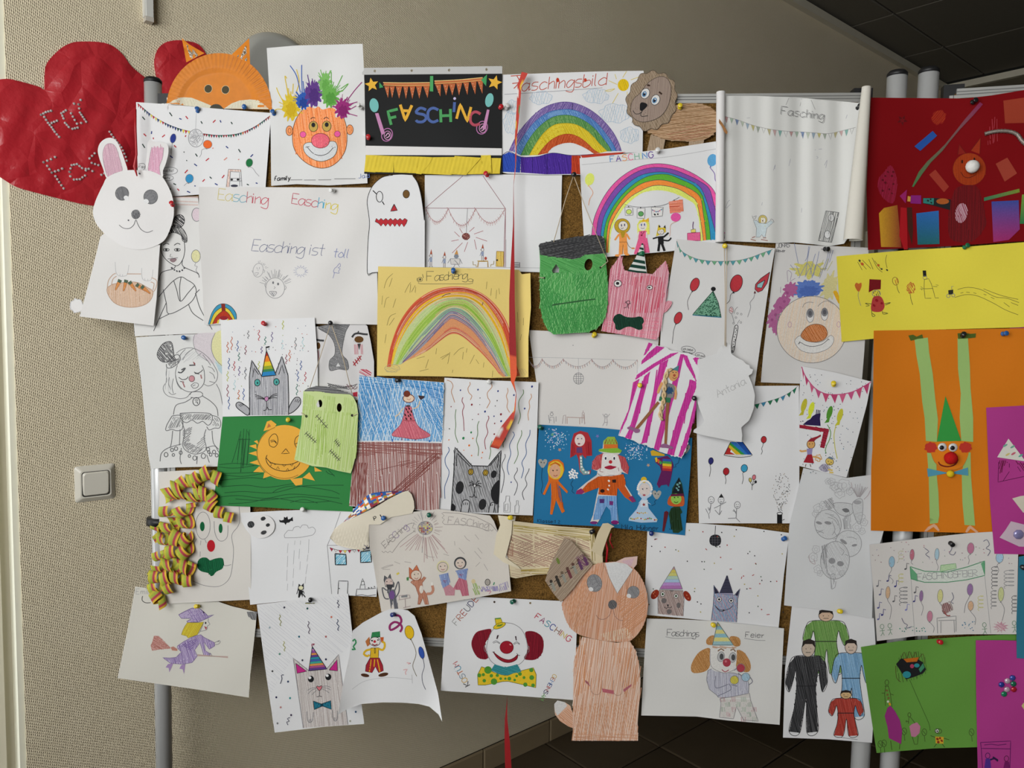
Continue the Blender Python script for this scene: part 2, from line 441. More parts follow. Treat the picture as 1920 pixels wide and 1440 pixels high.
# wallpaper: a coarse woven relief under cream paint
m, nt, bs = newmat('woven_wallpaper')
tc = nd(nt, 'ShaderNodeTexCoord'); mpn = nd(nt, 'ShaderNodeMapping', vector_type='POINT')
mpn.inputs['Rotation'].default_value = (0, 0, -math.atan2(WD[1], WD[0]))
nt.links.new(tc.outputs['Object'], mpn.inputs[0])
def wave(rx, sc, dist):
    q = nd(nt, 'ShaderNodeMapping'); q.inputs['Rotation'].default_value = (0, rx, 0); nt.links.new(mpn.outputs[0], q.inputs[0])
    w_ = nd(nt, 'ShaderNodeTexWave', Scale=sc, Distortion=dist, Detail=1.0); w_.inputs['Detail Scale'].default_value = 2.5; w_.bands_direction = 'X'
    nt.links.new(q.outputs[0], w_.inputs[0]); return w_
w1, w2 = wave(math.radians(4), 88, 1.4), wave(math.radians(62), 56, 1.6)
nz = nd(nt, 'ShaderNodeTexNoise', Scale=3.0, Detail=4.0); nt.links.new(tc.outputs['Object'], nz.inputs[0])
mu = nd(nt, 'ShaderNodeMath', operation='MULTIPLY'); nt.links.new(w1.outputs['Fac'], mu.inputs[0]); nt.links.new(w2.outputs['Fac'], mu.inputs[1])
cr = nd(nt, 'ShaderNodeMix', data_type='RGBA'); nt.links.new(nz.outputs[0], cr.inputs[0])
cr.inputs[6].default_value = C('c8bca0', 1.25) + (1,); cr.inputs[7].default_value = C('d3c8b0', 1.25) + (1,)
nt.links.new(cr.outputs[2], bs.inputs['Base Color']); bs.inputs['Roughness'].default_value = .6; bs.inputs['Specular IOR Level'].default_value = .3
bump(nt, bs, mu.outputs[0], .9, .0022); WALLM = m
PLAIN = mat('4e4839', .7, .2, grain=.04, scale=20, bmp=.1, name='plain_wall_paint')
FRAME = mat('cfc9b6', .45, .4, grain=.06, scale=12, bmp=.05, name='cream_frame_paint')
S0 = (PW(28, 700) - W0) @ WD                    # where the wall ends at the glazed door
S1 = (PW(1771, 160) - W0) @ WD                  # the far corner
TB = 4.4
def slab(name, a, b, t0, t1, z0, z1, m, par=None):
    g = G(); c = (WST(a, t0, z0) + WST(b, t1, z1)) / 2
    g.box(c, WD * (b - a) / 2, WN * (t1 - t0) / 2, np.array([0, 0, (z1 - z0) / 2])); o = g.mk(name, m, par, False)
    if par is None: struct(o)
    return o
slab('wall_left', S0, S1 + .2, -.22, 0, ZF, ZC, WALLM)
# jamb and frame of the glazed door at the wall's end
JAMB = mat('ece9d6', .5, .3, grain=.03, scale=40, bmp=.1, name='jamb_paint')
slab('trim_1', S0 - .012, S0, -.22, -.004, ZF, ZC, JAMB)
df = slab('door_1', S0 - .09, S0 - .012, -.17, -.08, ZF, 2.2, FRAME)
slab('door_stop', S0 - .066, S0 - .03, -.08, -.062, ZF, 2.2, FRAME, df)
slab('door_frame', S0 - 1.05, S0 - .97, -.17, -.08, ZF, 2.2, FRAME, df)
slab('door_frame', S0 - .97, S0 - .09, -.17, -.08, 2.12, 2.2, FRAME, df)
slab('wall_left_end', SB - .2, S0 - 1.05, -.22, 0, ZF, ZC, PLAIN)
slab('wall_left_lintel', S0 - 1.05, S0 - .012, -.22, 0, 2.2, ZC, PLAIN)
slab('wall_far', S1, S1 + .2, 0, TB, ZF, ZC, PLAIN)
slab('wall_right', SB - .2, S1 + .2, TB, TB + .2, ZF, ZC, PLAIN)
for a, b, c, d in ((0, ST0, ZF, ZC), (ST1, TB, ZF, ZC), (ST0, ST1, ZF, SZ0), (ST0, ST1, SZ1, ZC)):
    slab('wall_back', SB - .2, SB, a, b, c, d, PLAIN)
wn = slab('window_1', SB - .12, SB - .06, ST0, ST0 + .07, SZ0, SZ1, FRAME)
for a, b, c, d in ((ST1 - .07, ST1, SZ0, SZ1), ((ST0 + ST1) / 2 - .04, (ST0 + ST1) / 2 + .04, SZ0, SZ1), (ST0, ST1, SZ0, SZ0 + .07), (ST0, ST1, SZ1 - .07, SZ1)):
    slab('window_frame', SB - .12, SB - .06, a, b, c, d, FRAME, wn)
# far door seen through the gap between the boards
sd = (PW(1606, 860) - W0) @ WD
d2 = slab('door_2', sd + .05, sd + .9, 0, .02, ZF, 2.0, mat('4a473a', .5, .4, bmp=0, name='dark_door_leaf'))
slab('door_frame', sd - .03, sd + .05, 0, .05, ZF, 2.06, FRAME, d2); slab('door_frame', sd + .9, sd + .98, 0, .05, ZF, 2.06, FRAME, d2)
slab('door_frame', sd + .05, sd + .9, 0, .05, 2.0, 2.06, FRAME, d2)
# floor: dark tiles with open joints, laid along the wall
GROUT = mat('14110c', .9, .1, grain=.2, scale=60, name='dark_grout')
fo = slab('floor', SB - .2, S1 + .2, -.3, TB + .2, ZF - .06, ZF - .004, GROUT)
TM = [mat(c, .32, .45, grain=.18, scale=9, bmp=.03, name='floor_tile') for c in ('4a4030', '504536', '453b2d')]
ft = None; ts = .307
def tile_mesh(name, w, h, th, m):
    g = G(); e = .004
    g.add([(-w, -h, 0), (w, -h, 0), (w, h, 0), (-w, h, 0), (-w, -h, th - e), (w, -h, th - e), (w, h, th - e), (-w, h, th - e),
           (-w + e, -h + e, th), (w - e, -h + e, th), (w - e, h - e, th), (-w + e, h - e, th)],
          [(3, 2, 1, 0)] + [(i, (i + 1) % 4, 4 + (i + 1) % 4, 4 + i) for i in range(4)] + [(4 + i, 4 + (i + 1) % 4, 8 + (i + 1) % 4, 8 + i) for i in range(4)] + [(8, 9, 10, 11)])
    me = bpy.data.meshes.new(name); me.from_pydata(g.v, [], g.f); me.materials.append(m); return me
WROT = math.atan2(WD[1], WD[0])
def place(me, name, par, p, rot):
    o = bpy.data.objects.new(name, me); COL.objects.link(o); o.parent = par; o.location = np.array(p) - np.array(par['_o']); o.rotation_euler = rot; return o
tms = [tile_mesh('tile', ts / 2 - .0028, ts / 2 - .0028, .008, q) for q in TM]
sj = 1.737 - ts * 6; tj = .279 - ts
for i in range(14):
    for j in range(10):
        place(random.choice(tms), 'tile', fo, WST(sj + ts * (i + .5), tj + ts * (j + .5), ZF - .006 + random.uniform(-.0004, .0004)), (0, 0, WROT))
# skirting tiles
bb = slab('baseboard_left', S0 + .1, S1, 0, .003, ZF, ZF + .083, GROUT)
SK = mat('8a7a60', .5, .3, grain=.1, scale=14, bmp=.05, name='skirting_tile'); sk = tile_mesh('skirting_tile', ts / 2 - .002, .0405, .009, SK)
for i in range(13):
    place(sk, 'skirting_tile', bb, WST(1.141 + ts * (i - 3.5), .002, ZF + .0415), (pi / 2, 0, WROT))
# ceiling: panels in a grid, light trim along the walls
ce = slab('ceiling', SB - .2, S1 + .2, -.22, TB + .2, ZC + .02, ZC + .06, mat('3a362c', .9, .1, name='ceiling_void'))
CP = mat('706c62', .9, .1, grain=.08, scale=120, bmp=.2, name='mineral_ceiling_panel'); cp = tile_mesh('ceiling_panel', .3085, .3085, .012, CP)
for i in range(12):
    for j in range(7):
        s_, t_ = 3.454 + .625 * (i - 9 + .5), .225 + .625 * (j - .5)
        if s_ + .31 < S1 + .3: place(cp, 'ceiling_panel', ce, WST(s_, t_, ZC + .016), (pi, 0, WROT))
tr = slab('trim_2', S0, S1, 0, .03, ZC - .045, ZC - .008, FRAME)
slab('shadow_gap', S0, S1, 0, .02, ZC - .006, ZC + .002, GROUT, tr)
slab('trim_3', S1 - .03, S1, .03, TB, ZC - .045, ZC - .008, FRAME)

# ================================================================ things on the wall
# light switch
SWM = mat('d8d4c8', .35, .5, grain=.02, bmp=0, name='switch_plastic')
r_ = empty('light_switch', W0); tag(r_, 'cream square rocker light switch on the woven wallpaper', 'light switch')
def wallbox(name, w, h, t0, t1, bev, m, par, cz=0.0, cx=0.0, tl=0.0):
    def rr(w, h, r): return [(sx * (w - r) + r * cos(a), sz * (h - r) + r * sin(a)) for sx, sz, q in ((1, 1, 0), (-1, 1, 1), (-1, -1, 2), (1, -1, 3)) for a in (pi / 2 * (q + k / 4) for k in range(5))]
    V = []; lay = [(0, t0), (0, t1 - bev), (bev, t1)]
    for ins, t in lay: V += [W0 + WD * (x + cx) + WN * (t + tl * z) + np.array([0, 0, z + cz]) for x, z in rr(w - ins, h - ins, .006)]
    n = 20; Fc = [(k * n + i, k * n + (i + 1) % n, (k + 1) * n + (i + 1) % n, (k + 1) * n + i) for k in range(2) for i in range(n)] + [tuple(range(2 * n, 3 * n)), tuple(range(n))[::-1]]
    return mk(name, V, Fc, m, par, smooth=False)
wallbox('switch_frame', .041, .041, 0, .011, .010, SWM, r_)
wallbox('gap', .0285, .0285, .0105, .0115, .0005, mat('3c3a36', .8, .1, bmp=0), r_)
wallbox('rocker', .0272, .0272, .011, .0145, .003, SWM, r_, tl=.05)
# cable duct
a_, b_ = PW(267, 10), PW(283, 10); zt = PW(275, 36)[2]; w_ = np.linalg.norm(b_ - a_)
sduct = (a_ - W0) @ WD
DU = mat('cfcfca', .4, .4, grain=.02, bmp=0, name='white_plastic_duct')
r_ = empty('cable_duct', WST(sduct + w_ / 2, 0, zt)); tag(r_, 'white plastic cable duct running up the wallpaper to the ceiling', 'cable duct')
g = G(); g.box(WST(sduct + w_ / 2, .009, (zt + ZC - .045) / 2), WD * w_ * .5, WN * .009, np.array([0, 0, (ZC - .045 - zt) / 2])); g.mk('channel', DU, r_, False)
g = G(); g.box(WST(sduct + w_ * .55, .0195, (zt + ZC - .045) / 2), WD * w_ * .38, WN * .0015, np.array([0, 0, (ZC - .045 - zt) / 2])); g.mk('cover', DU, r_, False)
g = G(); g.box(WST(sduct + w_ * .53, .01, zt - .005), WD * w_ * .45, WN * .01, np.array([0, 0, .005])); g.mk('end_cap', mat('c0bab0', .5, .4, bmp=0), r_, False)
# round grey fitting
c_ = PW(517, 150); g = G(); R_ = 78 / F * np.linalg.norm(ray(517, 150) * ((WN @ (W0 - CAM)) / (WN @ ray(517, 150)))) * .93
g.lathe(c_, WN, [(0, R_), (.014, R_), (.02, R_ * .985), (.028, R_ * .93), (.034, R_ * .87), (.036, R_ * .8), (.034, R_ * .72), (.036, 0)], 48)
tag(g.mk('wall_fitting', mat('a8a8a2', .35, .5, grain=.02, bmp=0, name='grey_plastic')), 'round grey plastic fitting on the wall behind the fox plate', 'wall fitting')
# paper hearts
m, nt, bs = newmat('crinkled_red_paper')
tc = nd(nt, 'ShaderNodeTexCoord'); vz = nd(nt, 'ShaderNodeTexVoronoi', Scale=13.0, feature='DISTANCE_TO_EDGE'); nt.links.new(tc.outputs['Object'], vz.inputs['Vector'])
nz = nd(nt, 'ShaderNodeTexNoise', Scale=11.0, Detail=5.0); nt.links.new(tc.outputs['Object'], nz.inputs['Vector'])
ad = nd(nt, 'ShaderNodeMath', operation='ADD'); nt.links.new(vz.outputs['Distance'], ad.inputs[0]); nt.links.new(nz.outputs[0], ad.inputs[1])
bs.inputs['Base Color'].default_value = C('b82530') + (1,); bs.inputs['Roughness'].default_value = .3; bs.inputs['Specular IOR Level'].default_value = .7
bump(nt, bs, ad.outputs[0], .6, .016); HEARTM = m
def puff(pts, amp, fall):
    a = np.array(pts)
    def fn(x, y):
        d = min(np.hypot(*(np.array((x, y)) - (p + (q - p) * np.clip(((np.array((x, y)) - p) @ (q - p)) / max(((q - p) @ (q - p)), 1e-9), 0, 1)))) for p, q in zip(a, np.roll(a, -1, 0)))
        return amp * (1 - math.exp(-d / fall)) + 1.1 * sin(x * .11 + y * .05) * min(1, d / 20) + .8 * sin(y * .13 - x * .04) * min(1, d / 20)
    return fn
Z(0, 0, 3.6)
HB = [(x, y) for x, y in P('-170 640 -60 555 40 532 130 548 230 575 275 590 297 605 300 520 315 430 400 335 480 290 560 280 680 285 760 310 830 370 890 450 1000 540 1060 600 1075 720 1050 900 960 1080 850 1230 740 1330 660 1385 560 1378 420 1345 280 1310 120 1265 30 1215 -60 1150 -150 1050 -210 900 -215 760')]
hb = smooth(tp(HB), True, 8)
sheet('paper_heart', 'big stuffed red paper heart with rhinestone lettering on the wallpaper', 'paper heart', 0, HB, grid=9, fn=puff(hb[::4], 13, 34), wav=0, sm=1, plane=PW, m=HEARTM, group='red paper hearts on the wall', th=.002)
# rhinestones: Für Fosch...
GEM = mat('d8d4d4', .12, .8, metal=.3, grain=.05, bmp=0, name='rhinestone')
def gems(name, txts, r):
    g = G()
    for s in txts.split('|'):
        q = dens(tp(s), False, 100)
        d = [(a, b) for a, b in zip(q, q[1:])]
        pts = [q[0]]
        for a, b in d:
            n = max(1, round(math.hypot(b[0] - a[0], b[1] - a[1]) / 6.6)); pts += [(a[0] + (b[0] - a[0]) * k / n, a[1] + (b[1] - a[1]) * k / n) for k in range(1, n + 1)]
        for x, y in pts:
            c = s3(x, y, .0002); g.lathe(c, WN, [(0, r), (r * .35, r * .95), (r * .75, r * .5), (r * .8, 0)], 7)
    o = g.mk(name, GEM, cur.root, False); o['kind'] = 'stuff'; return o
gems('rhinestone_lettering', '278 775 300 790 325 830 350 860 370 890 400 925|278 775 310 757 345 748|350 830 385 815|445 745 415 765 430 800 440 830 465 858 490 870 525 862|480 765 505 810 520 835 548 830|500 700 530 705 545 675|530 705 540 760 560 790 582 822', .0028)
gems('rhinestone_lettering', '295 1095 320 1120 350 1165 375 1190 400 1230 430 1272|295 1095 345 1075 372 1060|350 1165 395 1150 420 1138|470 1160 485 1115 520 1108 555 1135 580 1150 575 1185 540 1210 500 1212 475 1190 470 1160|580 1140 600 1140 625 1155|640 1035 605 1070 620 1100 665 1115|685 1180 705 1170|740 890 780 945 820 995 850 1060 855 1085', .0028)
HS = P('1250 275 1180 272 1110 290 1060 340 1040 420 1050 500 1070 570 1100 640 1150 700 1240 760 1330 700 1420 600 1440 480 1400 380 1340 300')
hs_ = smooth(tp(HS), True, 8)
sheet('paper_heart', 'small red paper heart half hidden behind the fox plate', 'paper heart', 0, HS, grid=9, fn=puff(hs_[::3], 11, 24), wav=0, sm=1, plane=PW, m=HEARTM, group='red paper hearts on the wall', th=.002)

# ================================================================ the pin boards
m, nt, bs = newmat('cork')
tc = nd(nt, 'ShaderNodeTexCoord')
nz = nd(nt, 'ShaderNodeTexNoise', Scale=330.0, Detail=4.0, Roughness=.7); nt.links.new(tc.outputs['Object'], nz.inputs['Vector'])
nb = nd(nt, 'ShaderNodeTexVoronoi', Scale=190.0); nt.links.new(tc.outputs['Object'], nb.inputs['Vector'])
ramp = nd(nt, 'ShaderNodeValToRGB'); nt.links.new(nz.outputs[0], ramp.inputs[0])
ramp.color_ramp.elements[0].position = .33; ramp.color_ramp.elements[0].color = C('3e2a12') + (1,)
ramp.color_ramp.elements[1].position = .68; ramp.color_ramp.elements[1].color = C('8e6a34') + (1,)
mx = nd(nt, 'ShaderNodeMix', data_type='RGBA', blend_type='MULTIPLY'); mx.inputs[0].default_value = .55
nt.links.new(ramp.outputs[0], mx.inputs[6]); nt.links.new(nb.outputs['Color'], mx.inputs[7])
hs = nd(nt, 'ShaderNodeHueSaturation', Saturation=0.0); nt.links.new(nb.outputs['Color'], hs.inputs['Color']); nt.links.new(hs.outputs[0], mx.inputs[7])
nt.links.new(mx.outputs[2], bs.inputs['Base Color']); bs.inputs['Roughness'].default_value = .9; bs.inputs['Specular IOR Level'].default_value = .1
bump(nt, bs, nz.outputs[0], .4, .001); CORK = m
ALU = mat('b9b9b6', .35, .5, metal=.55, grain=.02, bmp=0, name='aluminium')
POLE = mat('c2c3c3', .3, .5, metal=.25, grain=.02, bmp=0, name='grey_steel_pole')
BLK = mat('1b1b1d', .45, .4, grain=.05, bmp=0, name='black_plastic')
def board(label, X0, X1, ztop, zbot, ang, poles, yb):
    """a mobile pin board: cork, aluminium rails, corner pieces, two poles on feet"""
    ax = np.array([cos(ang), -sin(ang), 0]); nz_ = np.array([-sin(ang), -cos(ang), 0]); zz = np.array([0, 0, 1.])
    o_ = np.array([X0, yb, 0.]); wid = X1 - X0
    r = empty('pin_board', o_ + ax * wid / 2 + zz * ZF); tag(r, label, 'pin board', 'mobile pin boards')
    def bx(name, x0, x1, z0, z1, d0, d1, m):
        g = G(); c = o_ + ax * (x0 + x1) / 2 + nz_ * (d0 + d1) / 2 + zz * (z0 + z1) / 2
        g.box(c, ax * (x1 - x0) / 2, nz_ * (d1 - d0) / 2, zz * (z1 - z0) / 2); return g.mk(name, m, r, False)
    fw = .018
    bx('cork_panel', fw * .5, wid - fw * .5, zbot + fw * .5, ztop - fw * .5, -.018, 0, CORK)
    for z0, z1 in ((ztop - fw, ztop), (zbot, zbot + fw)):
        q = bx('frame_rail', .012, wid - .012, z0, z1, -.02, .003, ALU)
        bx('groove', .012, wid - .012, z0 + .006, z0 + .0075, .003, .0036, mat('6a6a68', .5, .3, bmp=0)).parent = q
        bx('groove', .012, wid - .012, z0 + .0115, z0 + .013, .003, .0036, mat('6a6a68', .5, .3, bmp=0)).parent = q
    for x0, x1 in ((0, fw), (wid - fw, wid)):
        q = bx('frame_rail', x0, x1, zbot + .012, ztop - .012, -.02, .0025, ALU)
        bx('groove', x0 + .006, x0 + .0075, zbot + .012, ztop - .012, .0025, .0031, mat('6a6a68', .5, .3, bmp=0)).parent = q
    for x in (.008, wid - .008):
        for z in (ztop - .008, zbot + .008): bx('corner_piece', x - .018, x + .018, z - .018, z + .018, -.022, -.001, BLK)
    for px, rad in poles:
        g = G(); p = np.array([px, yb + .012, 0]); g.lathe(p + zz * (ZF + .03), zz, [(0, rad), (ztop + .034 - ZF - .03, rad)], 24); q = g.mk('pole', POLE, r)
        g = G(); g.lathe(p + zz * (ztop + .034), zz, [(0, rad * 1.03), (.006, rad * 1.03), (.011, rad * .8), (.013, 0)], 24); g.mk('pole_cap', BLK, r)
        g = G(); g.box(p + zz * (ZF + .022), np.array([.022, 0, 0]), np.array([0, .24, 0]), zz * .014); g.mk('foot', POLE, r, False)
        if px > 0: continue
        zc_ = PB(285, 978)[2]; g = G(); g.lathe(p + zz * (zc_ - .008), zz, [(0, rad * 1.0), (.0005, rad * 1.6), (.0155, rad * 1.6), (.016, rad * 1.0)], 20); g.mk('clamp_ring', BLK, r)
    return r
zt1, zb1 = PB(1400, 176)[2], PB(800, 1210)[2]
board('grey framed cork pin board crowded with the white and coloured drawings', PB(312, 700)[0], PB(1619, 330)[0], zt1, zb1, 0, ((PB(290, 700)[0], .0175), (PB(1657, 700)[0], .0185)), Y0)
xb = PB(1778, 180)[0]
board('cork pin board angled behind the red, yellow and orange cards', xb, xb + 1.2, zt1 + .004, zb1, math.atan(.2), ((PB(1713, 700)[0], .0185), (xb + 1.22, .0185)), Y0 - .004)
# ================================================================ the drawings, upper rows
# ---- fox: half a paper plate
Z(240, 50, 4.115)
FC = (312 + 193 / 2, 205)                       # plate centre in photo pixels
def fox_fn(x, y):
    d = math.hypot((x - 409) * .98, y - 203) / 97; a = math.atan2(y - 203, x - 409)
    if d < .68: return 2.5 + .5 * sin(x * .09)
    rim = min(1, (d - .68) / .12)
    return 2.5 + 5 * rim + (1.1 * sin(a * 76) * min(1, max(0, (d - .72) / .1)) if d > .72 else 0)
ORM = mat('c8761c', .55, .3, grain=.14, scale=90, bmp=.2, name='orange_painted_plate')
sheet('fox_plate', 'orange painted half paper plate fox face with glittery ears', 'paper craft', 1,
      [(x, y) for x, y in el(703, 640, 408, 436, 0, 60, 180, 360)] + P('1095 640 900 636 700 632 500 615 297 590'), grid=2.6, fn=fox_fn, wav=0, m=ORM)
part('cheek', 'white cheek of the fox'); fl('300 600 330 580 375 550 430 545 490 548 560 575 640 608 640 633 500 615 298 594', 'cfc9b4', 0); ht('300 598 430 548 560 578 500 612', 'bdb69c', 80, 5, .8)
part('cheek', 'white cheek of the fox'); fl('740 633 800 592 860 570 940 562 1000 566 1050 600 1088 637 900 634', 'cfc9b4', 0); ht('760 628 880 570 1000 568 1060 625', 'bdb69c', 95, 5, .8)
part('nose'); fl('632 634 645 608 672 598 705 602 730 625 742 640 700 638', '45443c', 1)
for x, y in ((619, 479), (752, 487)):
    part('eye'); fl(el(x, y, 30, 32, 20, 16), '4b4534'); ln(el(x, y, 30, 32, 20, 16), .6, 'd9c9a0', 1)
for nm, pts, inn in (('ear', '415 88 470 135 590 205 450 275', '450 135 500 175 545 222 482 252'), ('ear', '935 88 800 215 912 275 942 290', '912 145 880 190 838 232 918 268')):
    piece(nm, pts, 2.0, 'cd7a22', grid=8); part('glitter_inlay'); fl(inn, '8f7f6a'); scatter((0, 0, 1, 1), 0, 1, ['k'])
    q = np.array(P(inn)); lo, hi = q.min(0), q.max(0); R_ = random.Random(3); k = 0
    while k < 110:
        x, y = R_.uniform(lo[0], hi[0]), R_.uniform(lo[1], hi[1])
        if pip(P(inn), np.array([x]), np.array([y]))[0]:
            c = R_.choice(['e8e2da', '3d3328', 'b9a892', 'ffffff', '5c4c3c', 'c8b8a8']); fl(el(x, y, 4, 3, R_.uniform(0, 90), 5), c); cur.ink.lift -= .000018; k += 1
base()
# ---- confetti party landscape sheet
sheet('confetti_drawing', 'white drawing with tiny bunting, disco ball, balloons and confetti under the fox plate', 'drawing', 2, '62 582 300 598 560 622 800 642 1105 666 1090 850 1060 1260 340 1310 80 1330')
part('drawn_bunting'); bunt('75 592 180 680 290 745 400 788 480 808', 22, 24, ['1f4038', 'b02a38', '2a3a6a', 'b02a38', '2a3a4a', 'd8c850'], 'k', seed=4, gap=.1, outline='k', w=.5)
bunt('580 825 700 838 850 825 980 770 1105 680', 30, 22, ['a03040', '1f5a48', 'c86a3a', '2a3a4a', '8a2a30'], 'k', seed=5, gap=.1, outline='k', w=.5)
part('drawn_disco_ball'); ln('527 660 522 790', .8, 'lg'); ln(el(524, 860, 58, 68), 1, 'g', 1)
R_ = random.Random(2)
for i in range(34):
    a, b = R_.uniform(0, 6.28), R_.uniform(0, 6.28); ln([(524 + 52 * cos(a), 860 + 62 * sin(a)), (524 + 52 * cos(b) * .6, 860 + 62 * sin(b) * .6)], .6, '98989c', 0, 0)
for x, y, rx, ry, c, s in ((348, 862, 22, 36, '26357f', '340 920 332 960 335 980'), (614, 908, 34, 32, 'd9642c', '570 950 565 985 550 1008'), (936, 1050, 26, 32, '1d6b3c', '960 1090 985 1125 1012 1155'), (474, 1172, 30, 34, '3488b8', '450 1210 432 1228')):
    part('drawn_balloon'); bal(x, y, rx, ry, c, 12, s, 'g', .8, .7)
part('drawn_confetti')
for s in '110 695 130 718 12|320 662 340 690 12|395 708 413 715 13|445 690 462 712 14|655 740 675 720 14|710 722 718 740 13|562 730 573 748 12|795 735 805 752 12|120 825 140 845 14|183 806 180 828 13|263 852 285 834 14|195 855 196 868 14|440 850 448 838 14|110 905 130 935 12|355 915 372 932 14|430 970 435 965 12|520 980 535 1002 12|322 995 345 1012 13|600 1035 625 1015 14|740 1030 765 1010 15|755 922 773 938 13|852 945 868 970 12|945 1005 965 985 13|510 1058 532 1075 13|450 1035 455 1030 12|438 1130 460 1105 14|575 1195 592 1178 14|630 1158 645 1172 12|725 1168 743 1145 14|670 1210 692 1222 13|350 1210 370 1220 12|512 1228 522 1230 13|916 1215 932 1222 12|985 1205 1000 1210 13|380 1250 395 1265 14|455 1270 480 1280 13|325 1245 327 1262 12|650 940 660 935 15|850 1028 858 1022 15'.split('|'):
    a, b, c, d, k = s.split(); ln(f'{a} {b} {c} {d}', 2.0, {'12': '2c3f3a', '13': '2a3a78', '14': 'b0303a', '15': 'c98a80'}[k], 0, 0)
part('drawn_chair'); pc('775 1100 870 1105 875 1120 790 1115 780 1240 757 1240', 'c29a8c', 'd6c3ba', 80); ln('775 1100 757 1240|775 1100 870 1103 878 1232|790 1118 783 1235|790 1118 860 1122 862 1232|788 1170 875 1170 872 1192 788 1190', .9, 'g', 0, 0); fl(el(800, 1180, 10, 8), 'k'); fl(el(848, 1180, 10, 8), 'k'); fl(el(820, 1228, 28, 10), '3a3a48')
part('speech_bubble'); ln(el(320, 1112, 62, 28), .9, 'g', 1); tx('tastic!', 268, 1120, 20, 'k', 0, .6, .9); ln(el(300, 1167, 50, 22), .9, 'g', 1); tx('party', 268, 1174, 16, 'k', 0, .6, .9); ln('80 1060 120 1055 135 1080 120 1105', .9, 'g'); tx('Fas', 82, 1090, 20, 'k', 0, .6)
# ---- paint-blown clown
def crk(x, y): return 1.6 * sin(x * .055 + y * .02) + .8 * sin(y * .075 - x * .03) + (3.5 * max(0, (130 - y) / 45) if y < 130 else 0)
sheet('clown_face_drawing', 'crinkled white sheet with orange clown face and blown paint hair', 'drawing', 3, '1070 165 1300 145 1810 132 1820 320 1835 900 1848 1208 1550 1225 1300 1215 1105 1228 1100 800 1085 400', grid=7, fn=crk)
part('printed_face'); FACE = '1345 640 1310 690 1280 760 1268 850 1278 930 1310 990 1360 1040 1420 1075 1490 1092 1560 1080 1620 1040 1665 980 1685 920 1690 840 1685 770 1665 705 1640 690 1600 700 1600 640 1560 625 1500 640 1470 615 1440 632 1400 615 1370 640'
fl(FACE, 'e88a50', 1); ht(FACE, 'f0a070', 86, 3, 1.8, .08, sm=1); ht(FACE, 'd8743c', 80, 9, 1.4, .06, sm=1); ln('1345 640 1310 690 1280 760 1268 850 1278 930 1310 990 1360 1040 1420 1075 1490 1092 1560 1080 1620 1040 1665 980 1685 920 1690 840 1685 770 1665 705', 1.1, '5a3a28')
for x, y, a in ((1245, 803, 0), (1712, 795, 0)):
    part('ear'); ol(el(x, y, 26, 38), 'e6925c', '5a3a28', 1); ln(el(x + 2, y, 12, 18), .9, '8a5a3c', 1)
part('hair_tuft'); fl(blob(1490, 1, 1, 1), 'o')
def splat(cx, cy, rx, ry, c, dk, sd, rot=0):
    fl(blob(cx, cy, rx, ry, .22, 11, rot, 60, sd), c, 1); fl(blob(cx + 4, cy + 14, rx * .62, ry * .6, .2, 7, rot, 40, sd + 1), dk, 1)
    R_ = random.Random(sd)
    for i in range(16):
        a = R_.uniform(-pi, 0.3); q = R_.uniform(1.1, 1.7); ln([(cx + rx * .7 * cos(a), cy + ry * .7 * sin(a)), (cx + rx * q * cos(a + .1), cy + ry * q * sin(a))], R_.uniform(.8, 1.8), c)
flush()
for args, rs in (((1255, 625, 62, 95, 'cfb431', 'c4a41f', 2), '1240 560 1225 470 1210 380 1225 400|1270 520 1275 440|1300 500 1320 420 1300 330|1210 600 1165 520 1145 470|1200 640 1140 640 1130 690'),
                 ((1350, 575, 50, 62, '2e57a8', '22408a', 3), '1345 520 1340 400 1340 295|1330 510 1300 380 1250 300|1360 520 1350 420'),
                 ((1430, 520, 62, 95, '5c3a80', '4a2c70', 4), '1400 450 1385 370|1430 440 1420 400'),
                 ((1520, 440, 44, 80, '74ad5c', '5f9a48', 5), '1520 380 1510 360'), ((1560, 540, 62, 78, '63a04a', '4f8c3a', 6), '1568 480 1568 350|1610 470 1655 375|1640 480 1700 440 1650 500'),
                 ((1655, 635, 56, 72, '8e2a6e', '7a1f60', 7), '1690 570 1750 490 1805 428|1700 600 1770 580|1710 640 1780 600|1700 670 1770 690|1690 620 1740 590')):
    part('hair_tuft'); splat(*args); ln(rs, 1.6, args[4])
part('eye'); eye(1430, 770, 34, 40, 'k', 'k', .45, 0, -12, 'b89a4e'); part('eye'); eye(1533, 768, 34, 40, 'k', 'k', .45, 0, -12, 'b89a4e')
part('eyebrow'); ln('1408 714 1425 700 1445 706|1510 712 1530 698 1548 712', 1.2, 'k')
part('cheek'); ol(el(1350, 832, 23), 'e05a98', '8a4a4a', .9); part('cheek'); ol(el(1615, 828, 23), 'e05a98', '8a4a4a', .9)
part('mouth'); ol('1352 935 1362 905 1400 893 1440 905 1485 935 1530 905 1560 885 1600 890 1615 930 1600 985 1560 1020 1490 1040 1420 1020 1370 980', 'c9cbcc', '5a5040', 1.0); ln('1370 930 1400 925|1385 932 1430 978 1485 994 1540 978 1585 932|1570 922 1600 932', 1.1, 'k')
part('nose'); ol(el(1485, 880, 70, 57), 'd95f70', '7a3a3a', 1.1); ht(el(1485, 880, 66, 53), 'e2707c', 85, 2.6, 1.4)
part('printed_footer'); tx('family', 1122, 1188, 34, 'k', -2, 1.3, .9, .2)
for x0, x1, y in ((1252, 1345, 1182), (1358, 1448, 1184), (1468, 1568, 1182), (1592, 1755, 1174)): ln(f'{x0} {y} {x1} {y - 1}', 1.0, '6a6a6a', 0, 0)
part('signature'); tx('Jad', 1780, 1170, 34, '5a70a8', -4, .9)
